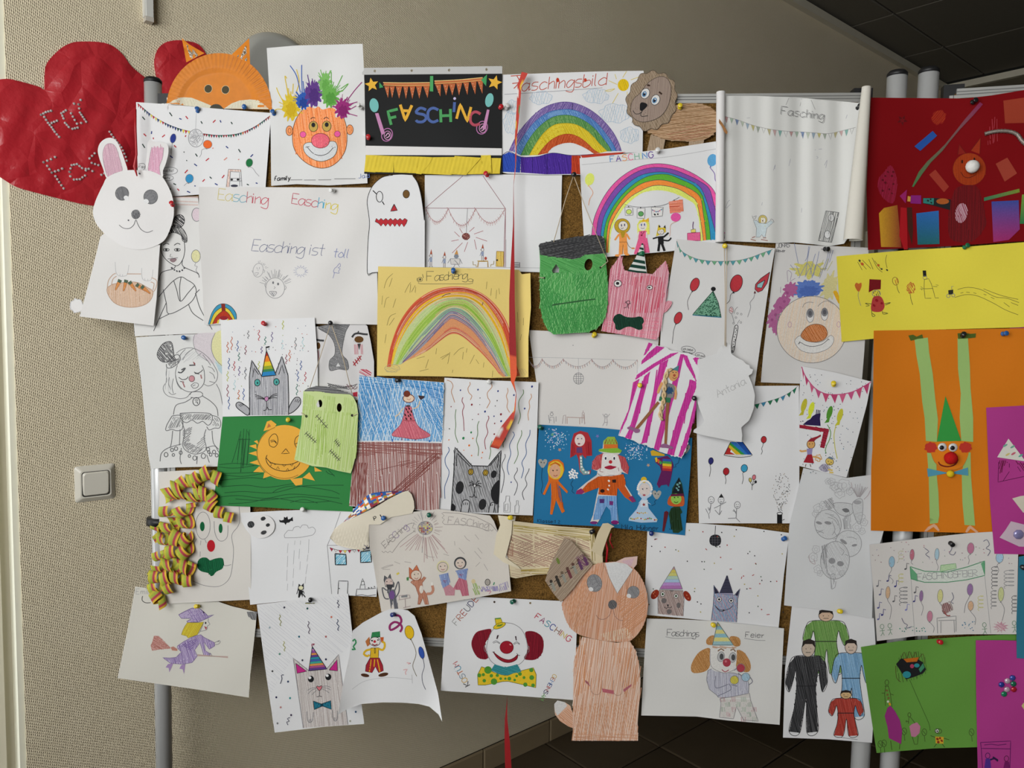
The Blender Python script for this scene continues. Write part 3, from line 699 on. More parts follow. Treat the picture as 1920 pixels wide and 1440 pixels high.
# ---- black FASCHING collage in a punched sleeve
Z(660, 90, 3.4286)
BLACK = mat('0c0d0e', .5, .12, grain=.05, bmp=0, name='black_card_in_sleeve')
sheet('fasching_collage', 'black FASCHING collage in a clear sleeve with paper bunting and yellow crepe fringe', 'collage', 4, '80 170 965 165 963 640 966 800 960 812 520 812 78 808 88 700', m=BLACK, wav=.5)
piece('sleeve_strip', '62 128 966 116 966 165 66 172', .5, 'b4b4b2', label='clear punched strip of the sleeve', holes=[el(147, 148, 8, 9, 0, 10), el(384, 145, 8, 9, 0, 10), el(624, 142, 8, 9, 0, 10), el(865, 138, 8, 9, 0, 10)])
piece('white_border', '88 628 963 645 963 690 85 688', .4, None); 
def star(cx, cy, r, rot): return [(cx + (r if i % 2 == 0 else r * .45) * cos(math.radians(rot + 36 * i)), cy + (r if i % 2 == 0 else r * .45) * sin(math.radians(rot + 36 * i))) for i in range(10)]
for x, y, r, a in ((127, 236, 46, -100), (918, 222, 48, -75)): piece('paper_star', star(x, y, r, a), 1.2, 'd8a83c')
for nm, pts in (('strip', '200 222 330 224 500 222 500 246 340 248 210 242'), ('strip', '530 212 680 205 840 190 845 210 690 226 535 234')):
    piece('bunting_strip', pts, .9, 'b4623a'); part('gold_thread'); q = P(pts); ln([q[0], q[1], q[2]], 1.5, 'd8b878'); ln([(x, y + 16) for x, y in (q[0], q[1], q[2])], 1.3, 'c9a060')
for x0, x1, y0, tx_, ty in ((208, 240, 246, 232, 322), (242, 275, 247, 258, 322), (282, 322, 248, 303, 326), (330, 362, 248, 347, 328), (370, 405, 248, 388, 328), (412, 450, 247, 433, 326), (458, 498, 246, 486, 322), (535, 572, 235, 568, 312), (585, 622, 232, 605, 305), (622, 665, 230, 645, 305), (670, 708, 226, 688, 304), (715, 752, 222, 742, 302), (762, 800, 216, 792, 298), (805, 842, 210, 838, 294)):
    piece('bunting_flag', f'{x0} {y0} {x1} {y0} {tx_} {ty}', 1.1, 'b0603a'); part('spots'); dots([((x0 + x1) / 2 - 4, y0 + 14), ((x0 + x1) / 2 + 6, y0 + 32), ((x0 + x1) / 2 + 2, y0 + 50)], 2.4, 'd9c9a8')
piece('clip', '502 180 522 180 522 280 500 278', 1.4, '4a9a5c'); piece('green_flag', '176 220 202 252 176 258', 1.2, '3f9158'); piece('green_flag', '868 170 830 205 862 246', 1.2, '3f9158')
def letter(ch, x, y, h, col, ang, w=5.2):
    u = h / 8; a = math.radians(ang)
    flush(); k = Cur(); k.name, k.label, k.v, k.f, k.c = 'letter', None, [], [], []; k.parent = cur.root; k.lift = .0009; cur.ink = k; cur.off = cur.off0
    for st in GL[ch].split('|'):
        q = [((int(p[0])) * u, (gv(p[1]) - 8) * u) for p in st.split()]; ln([(x + p[0] * cos(a) - p[1] * sin(a), y + p[0] * sin(a) + p[1] * cos(a)) for p in q], w, col, 0, 1 if ch in 'CSG' else 0)
letter('F', 252, 494, 88, '4a9458', -14); letter('A', 385, 368, 100, 'd8a43a', 183); letter('S', 412, 474, 86, '4a6098', 0); letter('C', 490, 474, 86, '4a6098', 0)
letter('H', 572, 478, 84, '4a9458', -2); letter('I', 655, 412, 64, '4a6098', 4); letter('N', 672, 455, 96, 'd8a43a', 14, 5); letter('C', 760, 492, 82, 'a84858', 4)
part('bead'); fl(el(660, 325, 9), 'b9b0d0')
for x, y, r, rx, hs2 in ((142, 368, -8, 29, '148 420 170 418 212 548 190 560'), (883, 335, 12, 26, '868 395 884 398 860 522 838 520')):
    piece('balloon', el(x, y, rx, 45, r, 20), 1.4, '6fb0ac', 1); piece('straw', hs2, 1.2, 'b880a8')
base()
for x, y in ((225, 558), (836, 512)):
    part('curled_wire'); ln(el(x, y, 34, 42, 20, 20), 1.6, 'a86a9c', 1); ln(el(x + 4, y + 4, 22, 28, 0, 16), 1.4, 'b880a8', 1); ln([(x - 10, y + 10), (x + 8, y - 12), (x + 16, y + 8), (x - 4, y + 20)], 1.6, 'd8a8c8')
CREPE = mat('d0b838', .7, .2, grain=.1, scale=60, bmp=.3, name='yellow_crepe_paper')
for i, q in enumerate(('90 688 160 690 150 800 78 795', '158 690 270 695 265 800 145 798', '268 695 430 698 420 806 270 800', '425 698 520 702 500 740 445 812 412 808', '515 702 690 700 640 816 440 808', '660 694 830 705 735 816 628 812', '820 705 958 708 950 808 740 812', '828 690 892 688 898 808 860 806 836 760')):
    piece('crepe_strip', q, .8 + .35 * i * (i % 2) + .3 * i, m=CREPE, fn=lambda x, y: .6 * sin(x * .8 + y * .2), grid=3, label='yellow crepe paper strip')
base()
# ---- Faschingsbild rainbow
sheet('rainbow_drawing', 'white drawing titled Faschingsbild with violet-edged rainbow, sun and pencil clouds', 'drawing', 3, '965 172 1300 160 1600 150 1875 146 1872 400 1868 668 1500 690 1470 815 1250 815 1000 808 966 800')
part('lettering', 'red handwritten title'); tx('aschingsbild', 1088, 276, 78, 'b0442e', -4, 1.4, .82, .2); ln('1020 180 1095 175|1060 180 1075 210 1060 240 1040 260|1030 228 1085 222', 1.6, 'b0442e'); fl(el(1322, 206, 10, 14), 'b83c24'); fl(el(1500, 206, 9, 12), 'b83c24'); ln('980 298 1200 285 1610 256', .9, '8a8a90')
part('drawn_sun'); fl(el(1744, 238, 36, 39), 'd8b81c'); ht(el(1744, 238, 34, 37), 'c9a414', 70, 3); ln('1740 190 1765 150|1700 200 1690 168|1705 235 1650 210|1690 262 1625 275 1660 278 1690 262|1712 290 1675 355|1768 282 1772 318|1792 205 1855 182', 1.1, 'd0bc50')
CL = 'a9bccc'
for cx, cy, rx, ry in ((1030, 380, 40, 45), (1020, 480, 45, 70), (1215, 320, 70, 42), (1570, 310, 80, 45), (1690, 420, 95, 60), (1785, 560, 60, 50)):
    part('drawn_cloud'); ht(blob(cx, cy, rx, ry, .1, 5, 0, 30, int(cx)), CL, 105, 4.5, .8); ht(blob(cx, cy, rx * .9, ry * .8, .1, 5, 0, 30, int(cx)), 'b4c4d0', 70, 6, .8); ln(blob(cx, cy, rx, ry, .12, 6, 0, 30, int(cx)), .8, '9fb4c8', 1)
def arc_band(cx, cy, ri, ro, e=1.0, a0=180, a1=360, n=40, ex=None):
    return el(cx, cy, ro * e, ro, 0, n, a0, a1) + el(cx, cy, ri * e, ri, 0, n, a0, a1)[::-1]
part('drawn_rainbow')
def band(op, ip, c1, c2, ang, f=1, lw=.9):
    q = smooth(P(op), False, 6) + smooth(P(ip), False, 6)[::-1]; fl(q, c1); ht(q, c2, ang, 2.4, 1.4, .1)
    ln(smooth(P(op), False, 6), lw, c2, 0, 0, f=.8)
A_ = ['1010 660 1060 560 1130 470 1220 390 1320 352 1410 350 1510 385 1600 450 1670 530 1710 600 1732 662', '1040 668 1100 570 1170 480 1260 415 1350 395 1430 400 1520 440 1590 500 1650 575 1680 620 1700 662',
      '1085 690 1130 600 1190 520 1270 455 1350 432 1430 440 1510 478 1570 530 1620 590 1650 630 1668 664', '1140 690 1180 620 1230 550 1290 500 1350 485 1430 490 1500 525 1550 570 1590 615 1640 664', '1195 688 1240 630 1290 585 1350 558 1410 555 1470 580 1520 620 1550 650 1590 676', '1255 676 1290 640 1350 615 1410 610 1460 625 1510 650 1555 680']
for i, (c1, c2, an) in enumerate((('8a78a8', '5f4a8c', 120), ('6a90bc', '3a68a8', 60), ('6a9458', '3f7a3c', 70), ('d0bc38', 'c4a81c', 60), ('c05c30', 'a8401c', 110))): band(A_[i], A_[i + 1], c1, c2, an)
ln('1418 355 1416 398', 1.4, '3a3060')
part('coloured_border'); fl('966 690 1010 668 1085 700 1080 800 966 796', '2f4fae'); ht('966 690 1010 668 1085 700 1080 800 966 796', '24409a', 70, 2.2, 1.4)
q = '1085 702 1190 698 1290 675 1412 690 1410 810 1250 812 1085 800'; fl(q, '4f2f98'); ht(q, '3d2280', 80, 2.4, 1.4); ln('1160 700 1160 805|1255 680 1255 810', 1.1, '2a1a60'); q = '1412 690 1470 692 1470 812 1410 810'; fl(q, 'b84024'); ht(q, 'a03018', 85, 2.4); fl('1470 690 1560 680 1700 672 1760 668 1700 690 1480 706', 'b03a2a'); ln('966 690 1010 665 1085 700 1190 698 1290 675 1412 690 1560 682', 1, '2a2a60')
# ---- ghost
Z(670, 310, 3.6)
GH = '62 260 75 200 100 140 150 90 215 68 300 65 370 70 400 110 425 180 440 260 455 370 455 680 140 690 100 725 68 728 75 560 80 430'
sheet('ghost_cutout', 'white paper ghost cutout with red zigzag mouth and monocle', 'paper cutout', 6, '62 250 75 200 100 140 150 90 215 66 300 62 370 66 405 110 425 180 440 260 455 370 455 560 455 700 300 710 140 720 66 730 72 560 80 430 72 320')
part('outline'); ln('240 66 170 80 110 130 78 190 66 250 75 320 82 400 72 520 68 728 100 725 140 722', 1.2, 'k'); ln('375 72 405 115 425 180 440 265 452 370', 1.2, 'k')
part('drawn_monocle'); ln(el(150, 212, 22, 36), 1.3, 'k', 1); ln('105 170 132 196|168 244 182 266', 1.8, 'k', 0, 0)
part('drawn_eye'); ol(el(330, 194, 22, 27), '6a4c26', 'k', 1); part('nose'); ol('248 262 224 310 270 304', 'b03038', 'k', 1.4, 0)
part('mouth'); M_ = [(120, 380)]; 
for i in range(13): M_.append((128 + i * 16, 358 if i % 2 == 0 else 372))
M_.append((338, 370))
for i in range(13): M_.append((330 - i * 15.5, 392 if i % 2 == 0 else 416 - i * 0.5))
ol(M_, 'b02a32', 'k', 1.0, 0)
# ---- disco room drawing
sheet('room_drawing', 'white drawing of a red garland room with glowing lamp and party children', 'drawing', 2, '455 66 800 62 1382 60 1376 300 1370 520 1372 725 1000 715 456 700')
part('drawn_room'); RD = '8a5a60'; ln('458 290 590 175 712 72|848 72 930 190 1000 292|458 288 700 290 1000 292 992 500 990 688|1000 292 998 688', 1.0, RD, 0, 0); ln('456 688 990 690 1370 694', .8, 'lg'); ln('1004 500 1004 690 1100 690', .8, 'lg', 0, 0)
part('drawn_garland'); 
for x0, x1, d in ((462, 612, 88), (614, 796, 112), (798, 996, 95)):
    pts = [(x0 + (x1 - x0) * t / 14, 294 + d * (1 - (t / 7 - 1) ** 2)) for t in range(15)]; ln(pts, 1.0, 'a07a7c')
    for x, y in pts: ln([(x, y), (x + random.uniform(-9, 9), y + 20)], .8, 'b48a88', 0, 0); ln([(x - 8, y - 10), (x + 8, y + 8)], .6, 'b48a88', 0, 0)
part('drawn_lamp'); ln('743 292 736 455', .9, 'g'); pc(el(733, 480, 27, 24), '6a3030', 'a07068', 45); ht(el(733, 480, 27, 24), '5a2a2a', 135, 3)
ln('655 448 690 482|635 512 684 502|640 592 710 522|722 584 745 518|790 502 804 568|800 486 876 512|788 464 850 442|756 448 790 418|690 425 710 458', 1.0, 'a05a60')
for x, y, h in ((497, 600, 60), (588, 610, 50), (845, 560, 52)):
    part('drawn_child'); fl([(x - 7, y), (x + 2, y - h * .6), (x + 9, y)], 'a04a30'); ln(el(x, y + 10, 9, 11), .8, '6a5a50', 1); ln([(x - 16, y + 12), (x - 6, y + 10)], .7, '7a5a50'); fl([(x - 9, y + 22), (x + 9, y + 22), (x + 8, y + 52), (x - 8, y + 52)], '8a94ac'); ln([(x - 6, y + 50), (x - 6, y + 84), (x - 12, y + 84)], .9, '5a4a48'); ln([(x + 5, y + 50), (x + 5, y + 84), (x + 12, y + 82)], .9, '5a4a48'); ln([(x - 8, y + 26), (x - 18, y + 50)], .8, '6a6a78')
part('drawn_child'); fl('655 602 672 568 682 604', 'c08a4a'); fl(el(668, 614, 16, 14), '78808c'); ol('628 630 692 630 692 668 632 668', 'c9c6c4', 'g', .9, 0); ln('628 632 610 660|692 632 708 664|655 640 680 665 665 650', 1, 'g'); ln('660 668 650 688|678 668 690 684', 1, 'g')
part('drawn_table'); ln('812 688 818 648 880 648 882 688', 1.8, 'a08040', 0, 0); ln('810 646 882 646', 1.6, 'b89a50', 0, 0); ln('780 648 782 672 800 672 804 688|922 645 920 668 902 670 900 684', 1.3, '94824a', 0, 0); fl(el(866, 628, 9, 11), 'a84a3c')
part('drawn_door'); pc('940 580 988 582 985 684 935 682', 'c4a24a', 'd0b868', 85); ln('940 580 988 582 985 684 935 682', .9, '8a6a30', 1, 0); fl(el(944, 640, 6), 'k'); part('drawn_books'); ln('1056 656 1096 656 1096 688 1056 686|1056 668 1096 668|1056 678 1096 678', 1.3, '6a6468', 0, 0)
# ---- FASCHING rainbow with party children
Z(1080, 110, 3.6)
sheet('rainbow_party_drawing', 'white FASCHING drawing of a neon rainbow over a lion, a princess and a cat child', 'drawing', 5, '24 672 300 645 640 605 985 552 992 800 1008 1235 640 1300 212 1338 60 1310 40 1000', fn=lambda x, y: 4 * max(0, min(1, (y - 300) / 150)) * max(0, 1 - abs(x - 1215) / 90))
part('lettering', 'FASCHING in coloured capitals'); tx('FASCHING', 232, 698, 40, ['6a90c0', '6a4a94', 'd89a6a', 'd88098', '86b09a', 'd8dcaa', '4a88c0', '6a4a94'], -6, 1.7, 1.02)
ln('38 716 400 682 640 660 985 602', .8, 'lg')
BX = [('105 1190 125 1070 190 930 280 820 400 740 520 710 640 718 760 760 860 820 930 890 970 1000 995 1120 1002 1215', 'd9559a'), ('135 1195 155 1070 215 945 300 840 410 765 520 735 640 745 750 785 840 830 900 880 930 980 960 1100 985 1222', '7a4aa0'), ('165 1200 185 1080 240 970 320 870 420 795 520 768 620 770 740 810 830 860 870 930 900 1020 930 1130 955 1222', '3088b0'), ('185 1200 205 1095 260 985 340 890 430 820 520 785 620 782 720 820 800 860 850 920 880 1030 900 1130 908 1222', '5aa832'), ('200 1300 218 1120 270 1010 340 920 430 850 520 822 600 822 700 850 790 890 840 940 858 1040 872 1140 880 1225', 'e88a3c'), ('215 1310 232 1140 290 1020 360 940 440 890 520 858 600 858 690 880 760 920 810 960 835 1060 848 1140 860 1228', 'd4dc6a'), ('225 1310 240 1160 300 1040 360 970 440 910 520 890 600 892 680 915 750 950 800 985 825 1060 835 1140 842 1228', None)]
part('drawn_rainbow')
for (a, c), (b, _) in zip(BX, BX[1:]):
    q = smooth(P(a), False, 6) + smooth(P(b), False, 6)[::-1]; fl(q, c); ht(q, c, 50, 6, 2.2, .1); ln(smooth(P(a), False, 6), .9, '3a3a50', 0, 0)
for x, y, rx, ry, c, s, sc in ((920, 685, 33, 42, '5a9cc8', '905 735 935 775 940 820 965 858', '6a4a94'), (92, 814, 31, 42, 'd4dc6a', '95 870 115 905 92 950 85 990', 'd8a080')):
    part('drawn_balloon'); bal(x, y, rx, ry, c, 14, s, c, 0, 1.3, True, sc)
part('drawn_lion_child'); fl(el(312, 1130, 52, 50), 'b8982a'); ln(el(312, 1130, 52, 50), .8, '5a4a20', 1); ol(el(318, 1128, 32, 32), 'd6cfc6', '5a4a20', .8); fl(el(307, 1125, 4, 9), '4a4a6a'); fl(el(328, 1122, 4, 9), '4a4a6a'); ln('302 1142 312 1148 320 1140', .8, 'k'); fl('290 1175 340 1172 345 1240 292 1240', 'e0924a'); fl('298 1165 335 1165 325 1205 310 1210', 'a88a24'); ln('290 1185 262 1225|340 1182 362 1220', 3.2, 'e0924a', 0, 0); fl('292 1238 345 1238 350 1320 322 1320 318 1260 314 1322 288 1322', 'e0924a'); ln('292 1238 345 1238|318 1255 314 1320', .8, '6a4a30', 0, 0); ln('345 1240 360 1270 385 1282', .9, '6a4a30'); fl(el(385, 1280, 12, 5), 'd08040'); fl(el(282, 1328, 20, 8), 'e0924a'); fl(el(345, 1322, 16, 7), 'e0924a')
part('drawn_princess_child'); fl('415 1190 412 1120 430 1090 470 1085 495 1110 497 1185', 'd8d86a'); fl(el(450, 1128, 28, 34), 'd8d2cc'); fl('420 1120 430 1092 480 1090 492 1120 470 1100 440 1105', 'd0cc50'); fl('442 1100 455 1078 465 1092 490 1074 492 1102', 'd8a828'); fl(el(442, 1122, 4, 9), '3a4a8a'); fl(el(462, 1120, 4, 9), '3a4a8a'); ln('440 1142 452 1148 460 1142', .8, 'k'); fl('425 1165 475 1160 480 1215 420 1220', 'd85a86'); ln('424 1170 412 1215|476 1172 476 1212', 2.6, 'd6cfca', 0, 0); fl('420 1215 480 1210 498 1310 455 1310 448 1240 420 1322 390 1318', 'd85a86'); ln('440 1165 448 1185 462 1165', 1, '5a2a3a'); fl(el(443, 1192, 6), '7a1a2a')
part('drawn_cat_child'); fl('540 1200 548 1160 575 1140 605 1150 606 1170', 'd0b838'); ol(el(572, 1168, 22, 20), 'd8d2cc', 'k', .7); fl('548 1165 555 1122 570 1142 590 1140 602 1124 606 1165 585 1150', 'cbb030'); fl('558 1140 560 1120 572 1136', 'k'); fl('590 1138 602 1122 606 1146', 'k'); ln('560 1168 566 1166|576 1166 582 1168|565 1180 575 1178', .8, 'k'); fl('552 1200 590 1196 592 1250 555 1255', '1c1c1e'); ln('590 1205 625 1175', 3, '1c1c1e'); ln('552 1205 518 1215', 2.6, '1c1c1e'); ln('588 1225 625 1228 642 1208', 2.8, '1c1c1e'); ln('562 1250 555 1300|580 1250 598 1298', 4.5, '1c1c1e', 0, 0)
part('drawn_pictures'); ln('330 985 400 1000 500 1000 600 985 697 935', .9, 'g')
for q, c in (('330 1000 382 1006 384 1055 332 1058', 'c4d86a'), ('412 1010 466 1010 462 1078 412 1076', '5a9a58'), ('508 1002 588 1002 582 1062 512 1068', None)):
    fl(q, 'd6d4d2'); ln(q, .9, 'g', 1, 0); a = np.array(P(q)).mean(0)
    if c: fl(el(a[0], a[1] + 4, 18, 16), c); ln(el(a[0], a[1] + 4, 18, 16), .8, 'k', 1)
bunt('512 1018 548 1032 584 1012', 6, 10, ['6a4a94', 'd85a86', '3088b0'], 'k'); dots('532 1052 552 1050', 7, 'k'); dots('355 1000 436 1006 533 998 663 956', 5, '4a4a4a')
part('drawn_sign'); pc('626 965 720 950 726 1030 634 1044', 'd87858', 'e0907c', 0); ln('632 1000 700 996', 1, 'a02a28'); part('drawn_balloon'); bal(673, 1070, 34, 30, 'd9559a', -10, '640 1120 635 1170 632 1200', 'd9559a', 0, .7, False, 'd8a080')
part('drawn_cake'); ol('752 1178 838 1172 840 1228 752 1230', 'd9608e', '8a2a50', .9, 0); ol('776 1155 806 1150 808 1172 778 1174', 'd8cc6a', 'k', .7, 0); ln('790 1150 788 1130 792 1100', 1.6, '6a4a70')
# ---- lion cut-out
sheet('lion_cutout', 'brown pencilled paper lion with big grey-brown mane pinned above the rainbow drawing', 'paper cutout', 4, '640 330 720 305 820 302 900 325 950 365 970 410 965 460 930 505 870 545 780 558 690 555 600 545 520 510 470 470 540 380', 'a48768', sm=1)
part('pencil_shading'); BD = '640 330 720 305 820 302 900 325 950 365 970 410 965 460 930 505 870 545 780 558 690 555 600 545 520 510 470 470 540 380'
ht(BD, '8a6848', 8, 2.4, 1.1, .12, sm=1); ht(BD, 'b89878', -6, 4, 1.2, .08, sm=1); ht('600 520 700 480 820 440 930 440 900 520 780 550 660 550', '9a6450', -12, 5, 1.0)
for q, nm in (('505 512 602 545 585 640 475 640', 'leg'), ('765 555 866 538 855 600 758 590', 'leg')):
    piece(nm, q, -.5, 'a8937c'); part('pencil_shading'); ht(q, '8a765e', 85, 3, .8)
piece('tail', '966 405 985 430 1010 470 1024 495 1018 512 1000 495 985 460 964 432', 3.5, '94683f', fn=lambda x, y: 6 + 22 * max(0, min(1, (x - 1338) / 8)), grid=3)
MANE = []
for i in range(64):
    a = 2 * pi * i / 64; s = 1 + .045 * sin(13 * a + .6) + .02 * sin(5 * a); x, y = 166 * s * cos(a), 200 * s * sin(a); r = math.radians(16); MANE.append((512 + x * cos(r) - y * sin(r), 283 + x * sin(r) + y * cos(r)))
piece('mane', MANE, 1.6, '8f7d68', 1); part('pencil_shading'); ht(MANE, '7c6a56', 100, 3, 1.0); ht(MANE, '9c8a76', 60, 4, 1.0); ln(MANE, .9, '4a3f34', 1)
FCE = '430 235 490 160 560 122 610 130 638 175 640 240 620 320 580 380 520 415 450 428 400 410 372 370 372 310 395 265'
piece('face', FCE, 2.2, '958478', 1); part('pencil_shading'); ht(FCE, '85746a', 95, 3, .9, sm=1); ln(FCE, .9, '4a4038', 1)
for x, y in ((467, 235), (536, 278)):
    part('eye'); ol(el(x, y, 28, 36, 25), 'cfcdca', 'k', .9); fl(el(x - 6, y + 4, 15, 20, 25), '5a84a8'); fl(el(x - 6, y + 4, 8, 12, 25), '222230'); fl(el(x - 2, y - 4, 4), 'e8e8e8')
part('eyebrow'); ln('480 178 500 182|560 224 580 240', 3.2, '3a2a22', 0, 0); part('nose'); fl('436 298 470 300 482 318 450 350 432 346', '18181a', 1)
part('mouth'); ln('450 350 430 370 400 372 385 350|450 350 436 375 445 390 485 385', 1.1, 'k'); dots('400 335 412 345 418 332 470 365 458 378 470 352', 2, 'k'); base()
# ================================================================ the drawings, middle rows
# ---- rolled Fasching sheet
Z(1320, 130, 4.1143)
def rollf(x, y):
    w = 2.2 * sin((x - 1357) * .075 + y * .004) + 1.2 * sin(x * .17 + 1); fold = -3.5 * math.exp(-((x - (1500 - .02 * (y - 200))) / 17) ** 2)
    return 3 + w + fold + 9 * max(0, (x - 1560) / 50) ** 2
sheet('rolled_drawing', 'large wavy white sheet titled Fasching with both long edges rolled forward', 'drawing', 3, '140 205 400 205 700 215 1225 262 1215 420 1190 800 1150 1150 1120 1290 1080 1345 960 1365 850 1350 690 1335 560 1340 300 1330 165 1325 150 900', grid=4.5, fn=rollf, wav=0)
part('lettering', 'outlined title Fasching'); 
for dx, dy, c in ((0, 0, '6a6a68'), (7, 5, '808080')): tx('Fasching', 590 + dx, 346 + dy, 62, c, 7, .9, .86)
ln('655 222 632 275|755 225 740 285|825 235 858 310', .8, '8a8a88', 0, 0)
part('drawn_bunting'); bunt('158 362 260 390 380 432 500 460 640 478 740 482 860 490 960 496 1060 475 1170 448', 24, 46, ['b08a88', '98a898', '7080a0', 'a8b0a0', '8a9aa8', 'b0a870', '90988a', None, 'a8a078', 'b89a98', '78a098', None], '8a8a88', .7, .8, gap=.35, outline='8a8a8a')
part('drawn_child'); ol(el(453, 1160, 34, 36), 'b8a860', 'g', .8); ol(el(453, 1165, 22, 24), 'd6d2c8', 'g', .7); fl(el(450, 1168, 7, 9), '5a4a48'); ol('405 1165 425 1185 480 1190 515 1165 535 1180 485 1225 470 1300 460 1295 445 1275 430 1295 402 1295 405 1225 380 1165', 'bcc8cc', 'g', .8, 0); ln('372 1130 385 1160 405 1130 380 1140|510 1160 520 1155 535 1165 540 1180', .9, 'g'); ln('360 1310 400 1322|440 1312 492 1322|370 1300 395 1290|455 1300 480 1300', 2, 'a08078'); dots('425 1215 445 1240 470 1210', 4, 'b0b870')
part('drawn_speaker'); SP = '940 1092 1042 1105 985 1335 882 1322'; ht(SP, '6a6a6a', 102, 2, 1.0); ln(SP, 1.0, '5a5a5a', 1, 0); ol(el(982, 1145, 22, 28), 'cfcfcf', '5a5a5a', .9); ol(el(952, 1275, 23, 30), 'cfcfcf', '5a5a5a', .9)
part('pencil_marks'); ln('165 1070 185 1020 200 1010|172 1072 205 1040|330 376 355 374|855 620 862 622|885 616 910 614|868 670 880 680 870 688|900 690 904 692|655 745 668 690 662 720|535 780 550 735 545 770|940 760 950 700 930 740|1095 380 1105 350|446 1050 450 1025|752 1105 755 1070', .8, '9a9aa4')
def roll(name, label, a, b, r, turns=.8, n=18, start=0.0, sgn=1, r1=None, lift=0, m=PAPER):
    """an edge of the sheet rolled into an open tube between two photo points"""
    A, B = PB(*a, cur.off0(*a) + lift), PB(*b, cur.off0(*b) + lift); V = []; m_ = 15; ax = nrm(B - A); u = nrm(np.cross([0, -1, 0], ax)) * sgn; w = np.array([0, -1., 0])
    for i in range(m_):
        t = i / (m_ - 1); rr = r + ((r1 or r) - r) * t; c = A + (B - A) * t + w * rr
        for k in range(n + 1):
            th = start + 2 * pi * turns * k / n; q = rr * (1 - .12 * k / n); V.append(c + q * (sin(th) * u - cos(th) * w))
    Fc = [(i * (n + 1) + k, i * (n + 1) + k + 1, (i + 1) * (n + 1) + k + 1, (i + 1) * (n + 1) + k) for i in range(m_ - 1) for k in range(n)]
    flush(); o = mk(name, V, Fc, m, cur.root); o['label'] = label; return o
roll('rolled_edge', 'rolled up long edge of the sheet', (1350, 175), (1348, 455), .009, 1.1, sgn=-1)
roll('rolled_edge', 'loosely rolled long edge of the sheet', (1621, 166), (1592, 452), .009, .85, sgn=1, r1=.019, m=mat('c9c5bb', .8, .2, grain=.02, bmp=.05))
# ---- bunny
Z(120, 240, 3.6)
sheet('bunny_cutout', 'white paper bunny holding a basket of carrots hung by a red ribbon', 'paper cutout', 8, '245 735 270 712 400 740 560 790 648 790 640 900 625 1150 605 1335 400 1310 105 1272 150 1110 195 940 225 820')
part('drawn_paws'); ln('345 905 350 970 370 998 410 1000 428 985 438 925|525 945 525 1000 540 1028 580 1030 595 1005 600 955|378 985 378 998|395 988 395 1000|545 1015 546 1028|565 1018 566 1030', .8, 'lg')
part('drawn_basket'); BK = '315 1062 350 1050 480 1040 560 1075 600 1105 585 1160 540 1195 470 1210 400 1205 340 1180 300 1130 290 1085'
fl(BK, 'c9b09c', 1); ht(BK, 'b8967c', 88, 2.6, 1.0, .08, sm=1); ln(BK, 1, 'a08068', 1); ln('292 1080 300 1030 330 990 350 982|425 985 520 985|590 1010 625 1030 620 1080 600 1110|320 1060 330 1020 355 1000|585 1040 608 1050 600 1095', 1.6, 'b49a88')
for x, y, a in ((365, 1055, 25), (412, 1058, 15), (460, 1065, -35), (515, 1075, -55), (548, 1090, -50)):
    part('drawn_carrot'); r = math.radians(a); f_ = lambda u, v: (x + u * cos(r) + v * sin(r) * -1, y + u * sin(r) + v * cos(r)); q = [f_(-12, -14), f_(12, -14), f_(4, 44), f_(-3, 44)]
    pc(q, 'b8703c', 'c88a50', 40, 2.2, 1.0); ln(q, .7, '8a5a3a', 1, 0); fl([f_(-12, -14), f_(12, -14), f_(14, -34), f_(-14, -34)], '4a5a48')
piece('tail', blob(85, 1200, 46, 48, .08, 7, 0, 40, 4), -1.0, None, 1); part('outline'); ln(blob(85, 1200, 43, 45, .08, 7, 0, 40, 4), .8, 'lg', 1)
piece('head', '290 335 360 300 430 285 500 285 580 290 650 320 690 370 730 460 742 560 730 640 690 740 640 785 560 815 480 820 400 800 320 750 265 705 215 640 195 570 210 500 240 430 265 380', 1.2, None, 1, fn=lambda x, y: 3 * max(0, 1 - math.hypot(x - 250, y - 395) / 75))
for x, y, r, s in ((392, 442, 45, -1), (585, 465, 47, 1)):
    part('drawn_eye'); fl(el(x, y, r, r, 30), '78787a'); ht(el(x, y, r, r, 30), '5f5f62', 70, 2, 1.0); ln(el(x, y, r, r + 1), .9, '5a5a5a', 1); fl(el(x + 28 * -s * -1 * -1 if s < 0 else x - 30, y + 30, 18, 15, 30), 'd4d4d4')
part('drawn_nose'); fl(el(484, 583, 30, 32), '707072'); ht(el(484, 583, 30, 32), '505054', 70, 2); part('drawn_mouth'); ln('372 655 400 675 440 678 470 655 485 620 498 650 520 685 560 705 600 692', 1.1, '5a5a5c'); part('punch_hole'); dots('510 308 435 623', 7, '55555a')
piece('ear', '228 150 245 100 285 70 325 68 355 90 385 150 410 220 428 285 400 300 340 310 290 340 262 270 240 210', .6, None, 1); part('inner_ear'); q = '265 150 285 112 320 105 350 130 370 190 388 250 392 290 340 305 298 330 275 270 262 200'; pc(q, 'b890a0', 'c9a8b4', 80, 2.2, 1.0, 1); ln(q, .7, '9a8a8e', 1)
piece('ear', '570 85 620 95 692 105 705 160 690 230 668 290 668 325 640 345 590 300 552 270 560 180', 1.0, None, 1, fn=lambda x, y: 5 * max(0, (275 - y) / 15)); part('inner_ear'); q = '600 115 650 108 672 130 665 200 645 260 648 325 600 295 568 285 575 220 585 160'; pc(q, 'c48ea4', 'd0aabc', 85, 2.2, 1.0); ln(q, .7, '9a8a8e', 1)
base(); g = G(); g.tube([PB(x, y, .036 + .00004 * (y - 200)) for x, y in ((254, 205), (254, 240), (256, 290), (252, 312), (257, 330))], [.0022, .0024, .0022, .003, .0012], 8); g.mk('hanging_ribbon', SILK, cur.root)['label'] = 'red ribbon loop'
